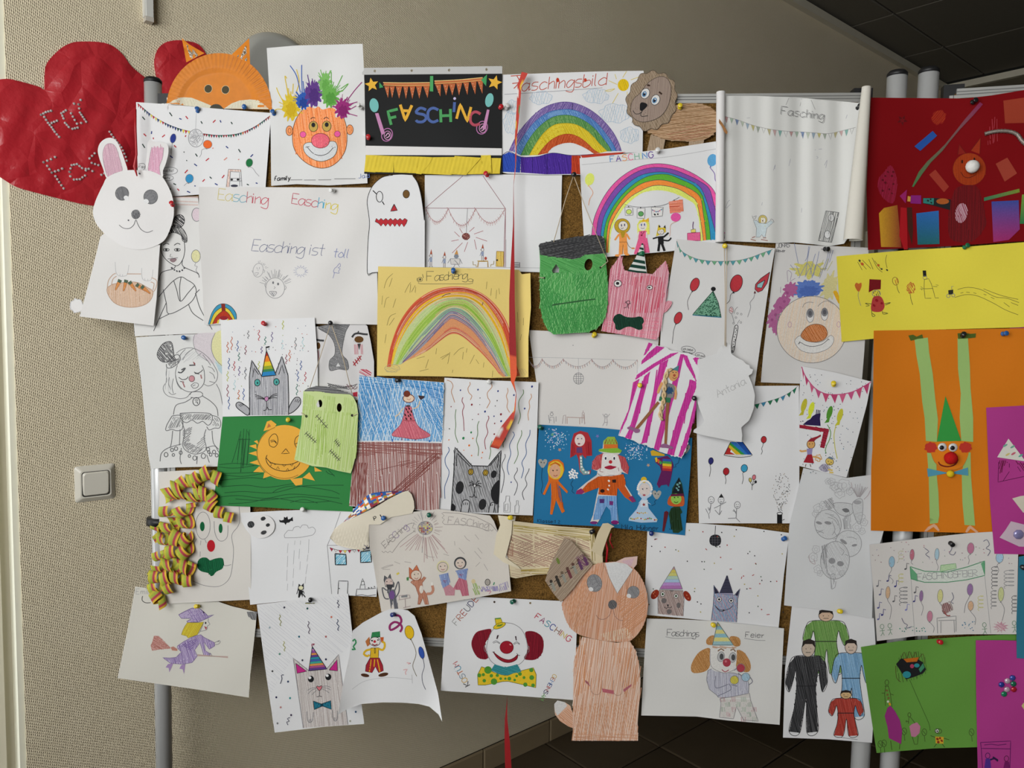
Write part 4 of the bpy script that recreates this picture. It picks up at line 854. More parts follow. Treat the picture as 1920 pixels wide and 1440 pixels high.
# ---- portrait of a lady in a gown (plain stand-in)
sheet('lady_drawing', 'black line drawing of a lady in an off-shoulder gown behind the bunny', 'drawing', 3, '460 470 760 470 905 472 930 700 1060 1300 1058 1382 700 1395 478 1406 462 1200')
part('ruled_border'); ln('720 470 905 466|735 492 905 500|730 515 905 520', 2.2, 'c9b4ae', 0, 0); part('drawn_balloon'); ln(el(895, 585, 32, 45), 1.2, 'g', 1); fl(el(895, 585, 29, 42), 'cdbcc4'); part('drawn_balloon'); ol(el(890, 865, 30, 42), 'ccc89a', 'g', 1.1); ln('890 910 882 930 900 935 890 960 910 985', .9, 'g')
part('drawn_lady'); HR = '660 770 680 700 740 660 790 670 825 720 828 770 800 760 790 725 740 705 700 720 672 760'
ht(HR, '4a4a4c', 60, 1.8, 1.4, sm=1); ln(HR, 1.2, '3a3a3c', 1); ln('660 770 655 830 690 890 760 930 800 890 815 830 812 770', 1.2, '3a3a3c'); ht(el(775, 630, 38, 46, 20), '4a4a4c', 40, 1.8, 1.3); ln(el(775, 630, 38, 46, 20), 1, 'k', 1)
for x in (690, 765): ln(el(x, 822, 20, 9), 1.1, 'k', 1); fl(el(x, 822, 8), '3a3a3a'); ln([(x - 22, 792), (x, 778), (x + 20, 786)], 1.3, 'k')
ln('722 850 715 868 735 872', .9, 'g'); fl('712 890 738 878 762 886 745 905 728 905', '8a7478', 1); ln('700 884 738 880 768 876', .9, 'k'); ln('800 890 805 935 900 980 912 1010|750 930 740 950 660 975 640 1030', 1.2, '3a3a3c'); dots('728 945 745 958 762 966 780 968 798 960 812 945', 7, '4a4a4e')
ln('640 1140 690 1080 740 1030 790 1005 830 1025 880 1060 890 1120 840 1190 710 1255 690 1180 670 1090|740 1030 760 1090 785 1170 840 1110 880 1065|790 1005 780 1080 785 1170|690 1180 640 1290 605 1370|840 1190 870 1250 940 1300|710 1255 640 1290|890 1120 920 1220 1000 1360|885 1120 915 1090', 1.3, '4a4a4c')
# ---- Easching sheet
Z(360, 330, 4.8)
sheet('easching_drawing', 'big landscape sheet with coloured words, Easching ist toll and small faces', 'drawing', 5, '62 98 600 100 1100 103 1640 104 1660 500 1675 1338 1100 1330 400 1325 110 1340 95 1000 62 500', fn=lambda x, y: 7 * max(0, (445 - x) / 70) ** 2 + 1.4 * sin(x * .05 + y * .03), grid=8)
part('lettering', 'pale rainbow coloured word'); tx('Easching', 232, 212, 100, ['c4b878', 'c4b878', '6aa0b0', '6aa0b0', 'b06068', 'b8485a', 'b8485a', 'b8485a'], 6, 1.3, .72)
part('lettering', 'red, blue and yellow word'); tx('Easching', 895, 246, 92, ['b04a5a', 'b85060', 'b85060', 'b85060', '3a9ab8', '3a9ab8', 'c8b83a', 'c8b83a'], 9, 1.3, .72)
part('lettering', 'blue handwriting Easching ist toll'); tx('Easching ist', 535, 672, 104, '5a6080', 4, 1.0, .72, .15); tx('toll', 1265, 730, 80, '5a68a0', 3, 1.0, .8, .2)
part('drawn_face'); ln(el(595, 848, 45, 62, 12), .8, '8a8a8e', 1); rays(600, 850, 62, 85, -90, -20, 8, '9a9a9e', .7); ln('583 822 588 838|608 820 605 838|590 850 598 845|560 875 600 870 580 895 565 885|540 850 546 868|640 840 655 855 645 872', .8, '8a8a8e')
part('drawn_face'); ln(el(748, 1008, 85, 92), .9, '78787c', 1); rays(748, 1005, 95, 145, -160, -20, 22, '8a8a8e', .8); fl(el(730, 960, 8, 12), '6a6a6e'); fl(el(775, 972, 9, 12), '6a6a6e'); ln('738 995 750 1005 736 1015', .8, 'g'); ln('698 1040 760 1042 755 1065 735 1082 715 1070', .9, 'g', 1); ht('700 1042 758 1044 735 1080', '8a8a8e', 70, 2); ln('665 960 655 985 668 1005|838 985 848 1005 836 1025', .8, 'g')
part('drawn_burst'); q = []
for i in range(28):
    a = 2 * pi * i / 28; s = 1 if i % 2 else .55; q.append((978 + 68 * s * cos(a), 858 + 55 * s * sin(a)))
ln(q, .9, '6a74a0', 1, 0)
part('drawn_ice_cream'); ln('1268 920 1282 870 1272 860 1285 830 1300 820 1330 785 1335 815 1312 825 1335 835 1318 855 1325 875 1300 872 1275 870', .9, '7078a8')
part('drawn_rainbow'); RB = [('145 1335 180 1230 230 1165 290 1150 350 1175 395 1235 400 1290', '3a8cac'), ('160 1335 195 1245 245 1195 290 1182 335 1205 370 1255 385 1290', 'd0b83c'), ('185 1332 215 1270 260 1225 290 1212 325 1235 350 1270 365 1292', 'a8341e'), ('225 1325 250 1285 290 1260 325 1285 335 1296', None)]
for (a, c), (b, _) in zip(RB, RB[1:]):
    q = smooth(P(a), False, 6) + smooth(P(b), False, 6)[::-1]; fl(q, c); ln(smooth(P(a), False, 6), .9, 'k', 0, 0)
fl('262 1152 298 1150 302 1212 268 1215', '7a2a20'); fl(el(285, 1278, 38, 18), '8a2028'); ln('230 1328 240 1295|320 1290 330 1298', 3, 'd0b83c', 0, 0)
# ---- yellow sheet with rainbow
Z(670, 310, 3.6)
def curly(x, y): return 10 * max(0, (x - 968) / 27) ** 2 * (.5 + .5 * max(0, (y - 500) / 210)) + 1.2 * sin(y * .06) * max(0, (x - 930) / 60)
sheet('yellow_rainbow_drawing', 'yellow paper with a crayon rainbow under the word Faschieng', 'drawing', 7, '140 682 600 690 1090 705 1110 735 1168 728 1172 960 1155 1160 1155 1430 900 1435 600 1425 132 1420 135 1000', 'd3bc70', grid=7, fn=curly)
part('lettering', 'pencilled word in a scroll frame'); tx('F', 468, 780, 64, '5a5640', 0, 1.0); tx('aschieng', 520, 778, 56, '5a5640', -3, 1.0, .62, .1); ln('405 760 402 775 415 790 425 800 600 800 760 800 778 790 782 770', .9, '6a6448'); ln(el(424, 770, 16, 14), .9, '5a5640', 1); fl(el(424, 770, 8), '5a5640'); ln(el(764, 776, 16, 10), .9, '6a6448', 1); ln('440 735 446 760', 1, '5a5640', 0, 0)
YB = ['200 1360 225 1220 285 1060 380 930 500 848 620 820 740 825 850 870 940 950 1010 1060 1045 1180 1060 1300 1100 1420', '225 1360 255 1220 320 1080 410 965 520 890 620 860 740 862 840 905 910 985 970 1085 1010 1200 1040 1330 1070 1425', '238 1350 275 1220 345 1090 430 985 530 915 620 890 730 892 815 935 880 1010 940 1110 985 1220 1020 1340 1050 1425',
      '255 1345 305 1230 375 1120 460 1020 550 945 630 915 715 912 780 950 850 1030 910 1130 960 1240 1000 1350 1035 1425', '275 1345 345 1240 420 1140 500 1050 570 985 640 955 710 965 770 1010 840 1090 900 1180 945 1270 985 1360 1020 1425', '290 1345 370 1255 450 1165 530 1080 590 1015 640 985 700 1005 770 1060 840 1140 895 1220 940 1300 975 1370 1010 1425', '305 1335 390 1270 470 1195 540 1120 600 1060 640 1035 700 1060 770 1110 830 1180 890 1260 930 1320 965 1380 1000 1425', '330 1320 420 1280 490 1240 560 1185 620 1145 670 1140 720 1165 780 1215 840 1270 890 1325 930 1370 960 1410 985 1430']
part('drawn_rainbow')
for i, (c1, c2) in enumerate((('c4573a', 'b03a28'), ('d8b43a', 'd4a01c'), ('b4c088', 'a0b878'), ('a0b85a', '80a83c'), ('a8b88a', '6a9488'), ('8a8a94', '6a5078'), ('c88a60', 'c8604a'))):
    q = smooth(P(YB[i]), False, 6) + smooth(P(YB[i + 1]), False, 6)[::-1]; fl(q, c1)
    o_, i_ = smooth(P(YB[i]), False, 8), smooth(P(YB[i + 1]), False, 8); n_ = min(len(o_), len(i_))
    for k in range(9):
        t = random.uniform(0, 1); a0 = random.randint(0, n_ // 2); a1 = random.randint(n_ // 2, n_); qq = [(o_[int(j * len(o_) / n_)][0] * (1 - t) + i_[int(j * len(i_) / n_)][0] * t, o_[int(j * len(o_) / n_)][1] * (1 - t) + i_[int(j * len(i_) / n_)][1] * t) for j in range(a0, a1)]
        if len(qq) > 2: ln(qq, 1.2, c2 if k % 3 else 'd0a890', 0, 0)
part('drawn_cloud'); ht(el(235, 1372, 50, 24, -10), '9a9478', 20, 2.5, .7); ln(blob(235, 1370, 50, 26, .1, 6), .7, '9a9478', 1); part('drawn_cloud'); ht(el(1110, 1400, 35, 30), 'a89870', 60, 3, .7)
part('pencil_strokes'); ln('180 830 200 770 240 730|215 820 235 760|320 860 345 810 360 790|355 860 360 800|365 855 390 810|180 960 195 900 215 890|240 960 260 900|200 1080 220 1020 260 1000|215 1080 250 1030|185 1200 195 1140|165 940 170 880|390 860 395 820|870 835 875 785|900 880 905 830|935 900 940 840|960 870 955 830|1120 1080 1122 1030|1100 1180 1108 1140|1085 1060 1080 990|420 1390 480 1375|460 1370 480 1310 470 1340|530 1275 535 1235|570 1310 620 1270 560 1300|610 1340 625 1260|650 1280 690 1240 720 1230|710 1310 715 1260|735 1265 740 1235|760 1340 790 1280|800 1310 820 1340|850 1365 855 1330|640 1400 645 1380|400 1305 455 1290|910 1430 915 1385', .8, '8a7c48')
ln('570 888 600 870 630 866|842 945 848 925', 1.1, 'k')
# ---- green monster mask
Z(980, 420, 6)
MK = '185 260 178 245 195 220 260 205 400 180 560 150 700 135 800 122 880 135 920 160 935 260 935 380 945 520 958 700 955 900 935 1020 900 1110 820 1180 720 1220 600 1225 450 1235 345 1242 280 1190 235 1100 205 980 195 800 190 600 195 420'
sheet('green_monster_mask', 'green pencilled monster mask with a black hair top and two eye holes', 'mask', 8, MK, '5aa05a', holes=[el(740, 457, 45, 66, 12, 20), P('330 520 375 450 412 500 405 552 338 552')], fn=lambda x, y: 3 + 2 * sin((x - 1010) / 130 * pi), grid=8)
NOH = '185 260 195 340 400 375 560 400 700 345 935 330 945 520 958 700 955 900 935 1020 900 1110 820 1180 720 1220 600 1225 450 1235 345 1242 280 1190 235 1100 205 980 195 800 190 600'
part('green_colouring')
for box in ('200 350 330 390 325 545 200 600', '330 385 560 405 700 350 720 390 690 460 690 520 420 560 415 500 375 440 330 510', '790 350 935 335 945 560 790 560'): ht(box, '3f8a44', 25, 2.2, 1.1)
B1 = '195 560 700 530 945 520 958 700 955 900 935 1020 900 1110 820 1180 720 1220 600 1225 450 1235 345 1242 280 1190 235 1100 205 980 195 800'
ht(B1, '3f8e46', 105, 2.0, 1.1); ht(B1, '84bc7c', 96, 7, .9); ht(B1, '7cb474', 128, 9, .9); ht(B1, '3a8642', 75, 6, 1.0); ht('200 900 500 950 900 900 880 1100 700 1200 350 1230 240 1080', '348040', 70, 2.6, 1.1); ht('200 600 330 760 500 820 300 950 210 930', '348040', 60, 2.4, 1.1); ht('560 560 700 560 780 700 600 750', '348040', 120, 3.5, 1.0)
part('hair'); HT = '185 260 178 245 195 220 260 205 400 180 560 150 700 135 800 122 880 135 920 160 930 260 935 330 840 338 700 345 640 380 560 398 500 385 400 372 290 360 195 340'
fl(HT, '58585a'); ht(HT, '2c2c2e', -12, 1.9, 1.4, .2); ht(HT, '38383a', 8, 3, 1.2)
part('mouth'); ln('330 915 480 890 640 865 820 845|345 905 560 880 700 858', 2.4, '2f5a34')
part('punch_hole'); fl(el(242, 606, 11), '1a1a1a'); fl(el(876, 490, 12), '1a1a1a'); flush()
CORD = mat('b8a890', .8, .1, grain=.2, scale=900, name='twine')
def cord(name, pts, r=.0008, offs=None, par=None, label='beige string'):
    g = G(); g.tube([PB(x, y, o * KO) for (x, y), o in zip(pts, offs)], r, 6); o = g.mk(name, CORD, par or cur.root); o['label'] = label; return o
cord('string', [(1075, 330), (1060, 375), (1038, 454)], offs=[.026, .026, .0265]); cord('string', [(1076, 330), (1098, 390), (1134, 478)], offs=[.026, .0285, .0275])
cord('string', [(1135, 478), (1140, 490), (1127, 501)], offs=[.0275, .025, .0275]); cord('string', [(1010, 520), (1020, 521)], offs=[.023, .0275])
# ---- pink cat
CT = '985 510 1105 345 1130 480 1142 522 1300 540 1460 565 1608 412 1650 560 1640 650 1608 860 1585 1010 1545 1200 1505 1305 1250 1265 890 1205 930 1000 965 700'
sheet('pink_cat_cutout', 'pink pencilled paper cat with green bow tie and striped party hat', 'paper cutout', 7, CT, 'cf9aa4', fn=lambda x, y: 2.5)
part('pink_colouring'); ht(CT, 'c06a7c', 100, 2.2, 1.2, .1); ht('1240 600 1400 580 1560 600 1600 800 1500 1000 1220 1000', 'c24a60', 98, 3, 1.5); ht('900 1050 1540 1050 1505 1300 900 1200', 'd0788a', 2, 2.4, 1.0); ht('1000 560 1200 560 1150 700 980 760', 'b86478', 70, 2.6, 1.1); ht(CT, 'dcb4bc', 98, 6, 1.1)
part('outline'); ln('1645 560 1640 650 1620 760 1610 870', 1, 'g', 0, 0)
part('drawn_eye'); ol(el(1070, 670, 42, 38), 'd4d0ce', 'k', 1.2); fl(el(1068, 668, 19, 17), 'k'); part('drawn_eye'); ol(el(1430, 715, 32, 24), 'd4d0ce', 'k', 1.1); fl(el(1424, 714, 14, 9), 'k')
part('drawn_mouth'); ln(el(1188, 882, 20, 18), 1.1, 'k', 1); ln('1180 900 1170 935 1135 945|1190 900 1185 940 1198 948|1150 880 1165 890|1205 890 1215 900|1155 870 1170 878', 1.0, 'k')
part('bow_tie'); q = '1015 1080 1040 1030 1090 1010 1150 1040 1200 1050 1260 1050 1310 1040 1350 1055 1365 1100 1345 1130 1350 1175 1310 1192 1240 1165 1200 1155 1150 1165 1090 1195 1045 1180 1040 1130'; fl(q, '17412f', 1); ht(q, '102c22', 80, 2, 1.3, sm=1)
piece('party_hat', '1345 215 1358 230 1370 330 1398 555 1290 548 1180 530 1270 380', 1.0, 'c9cac6'); part('stripe')
for q in ('1345 213 1330 232 1358 238 1354 220', '1318 262 1310 280 1362 298 1360 268', '1290 318 1278 350 1370 370 1368 330', '1255 395 1240 425 1380 452 1374 415', '1222 452 1205 485 1386 512 1382 475', '1190 510 1178 530 1290 548 1398 555 1390 535 1280 525'): fl(q, '17392e')
base(); piece('raised_paw', '1600 880 1640 862 1675 868 1682 890 1650 950 1600 995 1570 1010 1585 950', -.6, 'd49aa6'); part('pink_colouring'); ht('1600 880 1640 862 1675 868 1682 890 1650 950 1600 995 1570 1010 1585 950', 'c4707e', 130, 2.4, 1); base()
# ---- balloon sheet with green bunting
Z(1200, 430, 4.3636)
sheet('balloon_drawing', 'white drawing with green bunting, red pointed balloons and a dotted party hat', 'drawing', 6, '298 78 600 110 1105 155 1060 420 1000 840 935 1300 500 1250 155 1120 170 830 245 400', fn=lambda x, y: 1.5)
part('drawn_bunting'); bunt('300 95 330 165 380 205 460 240 560 258 680 262 800 255 900 232 1000 195 1085 165', 17, 34, ['4f9098', '5a9a7c', '4f9098', '6aa07a'], '5a6a60', .9, 1.0, gap=.22, outline='3a5a58')
for x, y, rx, ry, rot, s in ((448, 452, 34, 56, 22, '400 560 388 600 398 660'), (312, 725, 30, 50, 22, '275 830 270 880 263 935'), (788, 442, 48, 72, 18, '740 540 735 580 705 612')):
    part('drawn_balloon'); tip = (x + ry * 1.05 * sin(math.radians(rot)) + 6, y - ry * 1.1 * cos(math.radians(rot))); bal(x, y, rx, ry, 'b0343c', rot, s, '2a2226', 1.1, .9)
part('drawn_balloon'); ol('1062 350 1040 440 1000 500 965 515 940 490 945 450 990 400', 'b03a44', 'k', 1.1, 0); ol('1022 415 960 450 958 475 995 480', '8ab0b4', 'k', 1.0, 0); fl('940 500 930 525 950 525', '5a2a30'); ln('938 525 930 560 900 600 905 640 880 718', .9, 'g')
part('drawn_party_hat'); q = '598 505 430 698 560 708 665 720 640 600'; fl(q, '6a9a80'); R_ = random.Random(5); k = 0
while k < 190:
    x, y = R_.uniform(430, 665), R_.uniform(505, 720)
    if pip(P(q), np.array([x]), np.array([y]))[0]: fl(el(x, y, 5, 4, 0, 5), '1f4a38'); cur.ink.lift -= .000018; k += 1
ln(q, 1.2, '1f3a30', 1, 0); ln('430 700 560 712 665 720', 2, '3a7a90', 0, 0); fl(blob(600, 488, 20, 18, .1, 9), '1a1a1c')
part('drawn_whistle'); ln('760 1000 748 1010 745 990 755 900 765 850 775 795 790 783 802 795 795 850 785 900 772 980 760 1010', 1.2, 'k'); dots('785 810 780 840 790 825 770 880 778 905 762 940 768 960 755 990 782 860 770 920 760 970 752 998', 5, 'k'); ol(el(747, 662, 17, 27), 'd4c0c0', 'g', .9); ht(el(747, 662, 15, 25), 'b04a50', 30, 4, .9); ln('750 692 762 730 770 765', .9, 'g'); ln('795 775 815 740|770 690 780 655 800 635', .8, 'g')
for x, y in ((797, 688), (828, 694), (785, 722), (765, 768), (825, 762)): ln(el(x, y, 7), .8, 'g', 1)
part('speech_bubble'); ln(el(395, 985, 58, 28, 10), 1.0, 'g', 1); tx('ich liebe', 350, 985, 18, 'k', 8, .6, .8); tx('den Fasching', 348, 1005, 16, 'k', 14, .5, .5); part('speech_bubble'); ln(el(492, 1032, 40, 22, 15), 1, 'g', 1); tx('ich auch', 468, 1032, 15, 'k', 14, .5, .7)
# ---- clown face with paint hair (JONAS)
sheet('round_clown_drawing', 'grey-white sheet with a round bald clown, orange nose and pink and blue paint hair', 'drawing', 3, '1112 110 1400 130 1870 150 1860 600 1835 1000 1812 1282 1400 1265 988 1252 1010 1000 1070 500', fn=lambda x, y: 1.2 * sin(y * .05))
part('signature'); tx('JONAS', 1122, 150, 34, '5a5a5c', -3, 1.0, .6); tx('Rewer', 1115, 186, 24, '5a5a5c', 0, .9, .7)
part('paint_hair'); fl(blob(1380, 330, 120, 60, .3, 8, 0, 60, 3), 'c0b868', 1); fl(blob(1550, 470, 60, 110, .25, 8, 15, 50, 8), 'c4bc88', 1); fl('1580 510 1610 505 1630 560 1628 610 1600 560', 'cfa024', 1)
part('paint_hair'); fl(blob(1370, 490, 122, 72, .16, 13, -5, 70, 5), '5570b0', 1); fl(blob(1380, 505, 80, 40, .2, 9, -5, 50, 6), '4862a4', 1)
part('paint_hair'); fl(blob(1230, 495, 55, 62, .2, 9, 30, 50, 7), 'a05a86', 1); fl(blob(1160, 615, 55, 90, .16, 9, 35, 50, 9), 'a05a86', 1); fl(blob(1095, 730, 50, 80, .18, 9, 15, 50, 10), 'a4608a', 1); fl(blob(1105, 800, 30, 60, .2, 7, -10, 40, 12), 'a05a86', 1); dots('1205 520 1180 590 1150 640 1110 700 1080 740', 14, '904a78')
ln('1050 560 1060 600|1045 650 1060 652|1210 430 1205 340 1240 360 1230 420 1270 400|1150 520 1152 470', .9, '8a7a90')
part('blown_lines'); ln('1262 115 1275 180 1295 280|1380 140 1370 220 1350 260|1390 140 1370 250 1355 380|1435 200 1415 270 1390 370|1465 180 1450 260 1430 330 1405 400|1545 160 1530 240 1500 320 1470 400|1560 165 1540 260 1510 340|1580 170 1550 270|1300 400 1330 340 1370 280 1400 330|1420 380 1440 290 1480 330 1460 390|1350 390 1390 320 1410 390|1230 290 1270 340|1480 330 1530 320|1280 300 1310 380', 1.0, '7880a0'); ln('1540 240 1510 330|1575 260 1530 340|1395 280 1440 330|1500 250 1470 320', 1.0, 'a8a86a')
part('drawn_face'); q = el(1405, 820, 285, 273, 0, 40); fl(q, 'cfc4b8'); ht(q, 'd4bfa8', 100, 4.5, 1.6, .05); ln(q, 1.0, '6a6a6c', 1); ln('1155 700 1130 695 1115 715 1120 740 1140 742|1150 708 1130 720', 1, 'g')
for x, dx in ((1392, 0), (1510, 0)):
    part('drawn_eye'); y = 705 if x < 1450 else 695; ol(el(x, y, 30 if x < 1450 else 28, 56 if x < 1450 else 50), 'd2d0ce', 'g', 1); fl(el(x, y - 18, 26, 36), '77777a'); fl(el(x, y - 18, 14, 20), '55555a')
part('eyebrow'); ln('1330 640 1345 610 1380 596 1420 600|1455 632 1480 605 1530 585 1580 612', .9, 'g')
part('cheek'); ln(el(1225, 780, 14, 22), .9, 'b088a0', 1); ln(el(1625, 778, 14, 22), .9, 'b088a0', 1)
part('mouth'); ol('1265 920 1290 880 1330 870 1370 905 1430 925 1490 918 1530 890 1560 868 1585 885 1580 930 1540 975 1470 1005 1390 1012 1310 985', 'cfcdca', 'g', .9); ln('1300 940 1312 925 1360 950 1420 958 1490 940 1540 900|1296 938 1310 918|1535 895 1550 905', 1.1, '5a5a5c')
part('nose'); q = '1315 870 1340 825 1380 790 1440 775 1500 790 1530 830 1530 870 1500 905 1440 922 1380 918 1340 900'; fl(q, 'b87448', 1); ht(q, 'a8602e', 40, 2, 1.2, sm=1); ht(q, 'c88a60', 60, 3.5, 1.0, sm=1); ln(q, 1, '6a5040', 1)
# ---- red collage card
Z(1560, 130, 4)
REDC = mat('70060c', .8, .1, grain=.04, name='dark_red_card')
sheet('red_collage', 'dark red card with glued foil shapes, a pompom-nosed cat and glitter pipe cleaner', 'collage', 7, '292 212 600 215 1000 218 1200 195 1440 155 1500 145 1500 1275 1440 1288 900 1325 270 1355 258 900 275 500', m=REDC)
part('drawn_ornaments'); fl(blob(800, 360, 50, 58, .1, 6, 40), '85180e'); ht(el(800, 360, 46, 55, 40), '9a3412', 130, 3, 1.0); part('drawn_ornaments'); q = '440 720 480 790 488 880 470 980 440 1005 380 960 345 890 350 820 400 760'; fl(q, '7a1228', 1); ht(q, '8a1a38', 100, 3, 1.1, sm=1); dots('380 830 400 800 420 770 450 800 460 860 430 900 400 850 380 910 450 930 460 770', 9, '560818')
part('sequin_star'); fl(star(527, 382, 42, -60), '55070c'); fl(star(527, 382, 24, -20), '6a0a10')
for pts, c in (('618 578 755 462 788 498 662 612', '1f4a94'), ('728 790 775 752 878 880 840 922', '8c2e20'), ('1228 708 1315 662 1388 780 1295 842', '8e3626'), ('1285 235 1440 212 1500 205 1500 400 1298 405', '8e3420')): piece('paper_scrap', pts, .8, c)
base(); part('grease_stain'); ht('1185 430 1210 350 1250 380 1240 540 1165 570', '96303a', 90, 5, 1.2)
def grad(name, pts, c0, c1, vert=True, dl=.9):
    """a scrap of paper printed with a colour gradient"""
    flush(); q = dens(tp(pts), True, 6); v2, f2 = tri(q, 6); f2 = orient(v2, f2); a = np.array(v2); k = 1 if vert else 0; lo, hi = a[:, k].min(), a[:, k].max(); cs = [C(h) for h in (c0, c1)]
    V = [PB(x, y, cur.off0(x, y) + .001 * dl) for x, y in v2]; cl = [tuple(cs[0][j] + (cs[1][j] - cs[0][j]) * ((p[k] - lo) / (hi - lo)) for j in range(3)) for p in v2]
    V2 = [PB(x, y, cur.off0(x, y) + .001 * dl - .0003) for x, y in v2]; n = len(V)
    return mk(name, V + V2, list(f2) + [tuple(i + n for i in f[::-1]) for f in f2], CARD, cur.root, cl + cl)
grad('gradient_scrap', '352 1080 390 1040 490 1018 520 1335 368 1332', 'b88a1c', '7a2a14', False); grad('gradient_scrap', '632 1080 800 1060 806 1310 642 1315', '1f5aa0', '155a5c'); grad('gradient_scrap', '1196 992 1400 982 1408 1200 1325 1280 1210 1296', '2a3f8a', '941f5e'); grad('gradient_scrap', '1425 940 1500 930 1500 1160 1408 1158', '6a8a2a', '1f6a3a'); grad('gradient_scrap', '1140 962 1405 895 1408 922 1140 988', '2a6a4a', '6a7a1c', False)
grad('gradient_streamer', '600 880 650 770 715 690 790 620 850 560 930 460 1000 370 1110 245 1132 262 1060 345 960 450 880 545 830 610 740 700 680 780 612 882', '7a1a4a', '3a6a3a', True, 1.2)
piece('red_strip', '515 1035 560 1040 568 1350 540 1352 505 1250', 1.2, '9a0c16'); piece('arrow', '508 950 562 902 552 1005', 1.0, '8a1a5c'); piece('arrow_shaft', '592 945 668 945 668 1010 588 1005', 1.0, '7a1a6a'); piece('arrow_gem', '568 950 590 955 588 992 565 990', 1.2, 'b88a3a')
piece('patterned_strip', '682 965 770 965 890 975 885 1055 760 1022 682 1005', 1.0, '191a1c'); part('print'); fl('684 967 765 967 762 1015 684 1003', '2a7068'); fl(el(830, 990, 48, 22), '9a5020'); dots('720 985 740 975 745 1000', 8, '191a1c'); base()
part('drawn_cat'); fl(el(1030, 750, 124, 122), '94340c'); ht(el(1030, 750, 122, 120), '8a2c0c', 90, 4, 1.4); ln(el(1030, 750, 124, 122), .8, '6a1408', 1); fl('942 640 955 565 1005 630', '7c1810'); fl('1040 610 1115 512 1108 635', '8e2a10'); ln('942 640 955 565 1005 630|1040 610 1115 512 1108 635', 1, '5a0c08', 0, 0); fl(el(976, 692, 7, 14), '2a0c06'); fl(el(1068, 672, 7, 10), '2a0c06'); ln('966 770 990 805 1030 812 1080 790', 1.1, '4a1008')
q = '950 880 1060 870 1110 920 1150 1100 1150 1180 1050 1290 900 1280 870 1180 880 1050 910 930'; fl(q, '640a10', 1); ht(q, '50080e', 92, 4, 1.2, sm=1); fl(el(970, 1078, 45, 75, 8), '8c4a58'); ht(el(970, 1078, 45, 75, 8), 'b89aa4', 70, 2.6, 1.2)
part('brown_streak'); fl('562 1035 600 1035 608 1200 600 1320 570 1200', '3c1a10')
flush(); g = G(); c_ = s3(1824, 312, .0105); g.lathe(c_ + np.array([0, .0105, 0]), [0, -1, 0], [(0, .004), (.003, .0095), (.009, .0125), (.015, .0105), (.019, .005), (.02, 0)], 16); g.mk('pompom', mat('d8d6d2', .95, .05, grain=.15, scale=250, bmp=.8), cur.root)['label'] = 'white cotton pompom nose'
q = smooth(tp('1145 485 1200 470 1270 462 1340 468 1390 490 1420 530 1450 560 1500 590'), False, 3); g = G(); g.tube([s3(x, y, .003) for x, y in q], [.0033 + .0007 * (i % 2) for i in range(len(q))], 7); g.mk('pipe_cleaner', mat('8a8078', .35, .8, metal=.5, grain=.6, scale=700, bmp=1), cur.root)['label'] = 'silver glitter pipe cleaner'
# ---- yellow card
Z(1400, 440, 3.6923)
sheet('yellow_card', 'bright yellow card with tiny pencil figures, balloons and a drawn train track', 'drawing', 6, '622 150 1100 108 1500 85 1920 52 2000 46 2000 632 1882 642 1400 655 880 668 880 720 658 742 640 450', 'd6c842', fn=lambda x, y: 1 + 1.2 * sin(x * .05) * max(0, (1640 - x) / 70))
part('drawn_balloon'); fl('748 350 760 332 775 340 792 332 796 355 778 395 760 380', 'b8602a', 1); ln('775 395 772 430 790 492', .9, 'g'); part('drawn_balloon'); ln(el(1030, 322, 20, 28, -15), 1, '7a5a2a', 1); ht(el(1035, 325, 14, 22), 'b8602a', 70, 3); ln('1040 352 1045 380 1058 405', .9, 'k'); part('drawn_balloon'); ht(blob(1137, 370, 28, 36, .15, 7), 'b0562a', 60, 2.2); ln(blob(1137, 370, 28, 36, .15, 7), .9, 'b0562a', 1); ln('1132 410 1138 450 1150 486', .9, 'k')
part('drawn_rocket'); ln('768 188 800 245|780 185 830 240|800 175 860 235|845 170 875 240|868 160 905 230 940 260|885 180 930 240|970 140 962 180 972 230', .9, '5a5030'); dots('782 180 935 238 972 245', 8, '3a3a2a'); dots('800 203 912 212', 11, 'b8562a')
part('drawn_soldier'); fl('850 308 930 312 928 378 880 382 845 400', '6e1218'); ln(el(898, 408, 28, 24), 1, 'g', 1); ht(el(898, 408, 26, 22), '4a4a30', 70, 3); q = '880 430 930 430 955 490 935 530 890 535 862 520 865 470'; fl(q, 'a83a38', 1); dots('900 455 935 475 882 490', 11, '8a1820'); ln('865 480 820 475 850 490 825 495|955 478 998 470 960 488|865 520 870 565 890 560 870 545|940 530 945 550 978 545 945 538', 1.1, '4a4a2a')
part('drawn_figure'); fl('1218 248 1242 248 1245 290 1222 292', '1c1c1a'); ln(el(1234, 298, 14, 12), .9, 'g', 1); ln('1230 310 1228 375 1235 440 1278 440|1230 310 1260 305 1278 340 1290 380 1305 438 1330 438|1228 375 1290 372|1200 375 1228 375 1205 360|1212 385 1215 372|1290 358 1320 360 1310 345 1328 352', .9, '5a5430', sm=0)
part('drawn_train'); fl('1395 385 1430 380 1430 412 1398 416', '2a2a22'); ln(el(1396, 424, 12), 1, 'g', 1); ln(el(1430, 420, 11), 1, 'g', 1); ln('1420 378 1418 358 1432 358', 1, 'g', 0, 0); ln('1460 380 1530 365 1620 380 1720 430 1800 440 1885 470|1440 435 1520 415 1600 425 1700 470 1790 520 1880 555|1640 375 1760 420 1880 448|1480 405 1500 400|1520 398 1545 400|1570 402 1590 408|1640 412 1660 418|1690 432 1715 445|1780 470 1820 500|1830 470 1880 490', .9, '6a6230')
# ---- magenta card edge behind
Z(0, 0, 1); sheet('magenta_card', 'magenta card showing as a thin strip beside the yellow card', 'coloured card', 5, '1895 470 1960 464 1960 640 1893 640', 'a02a80')
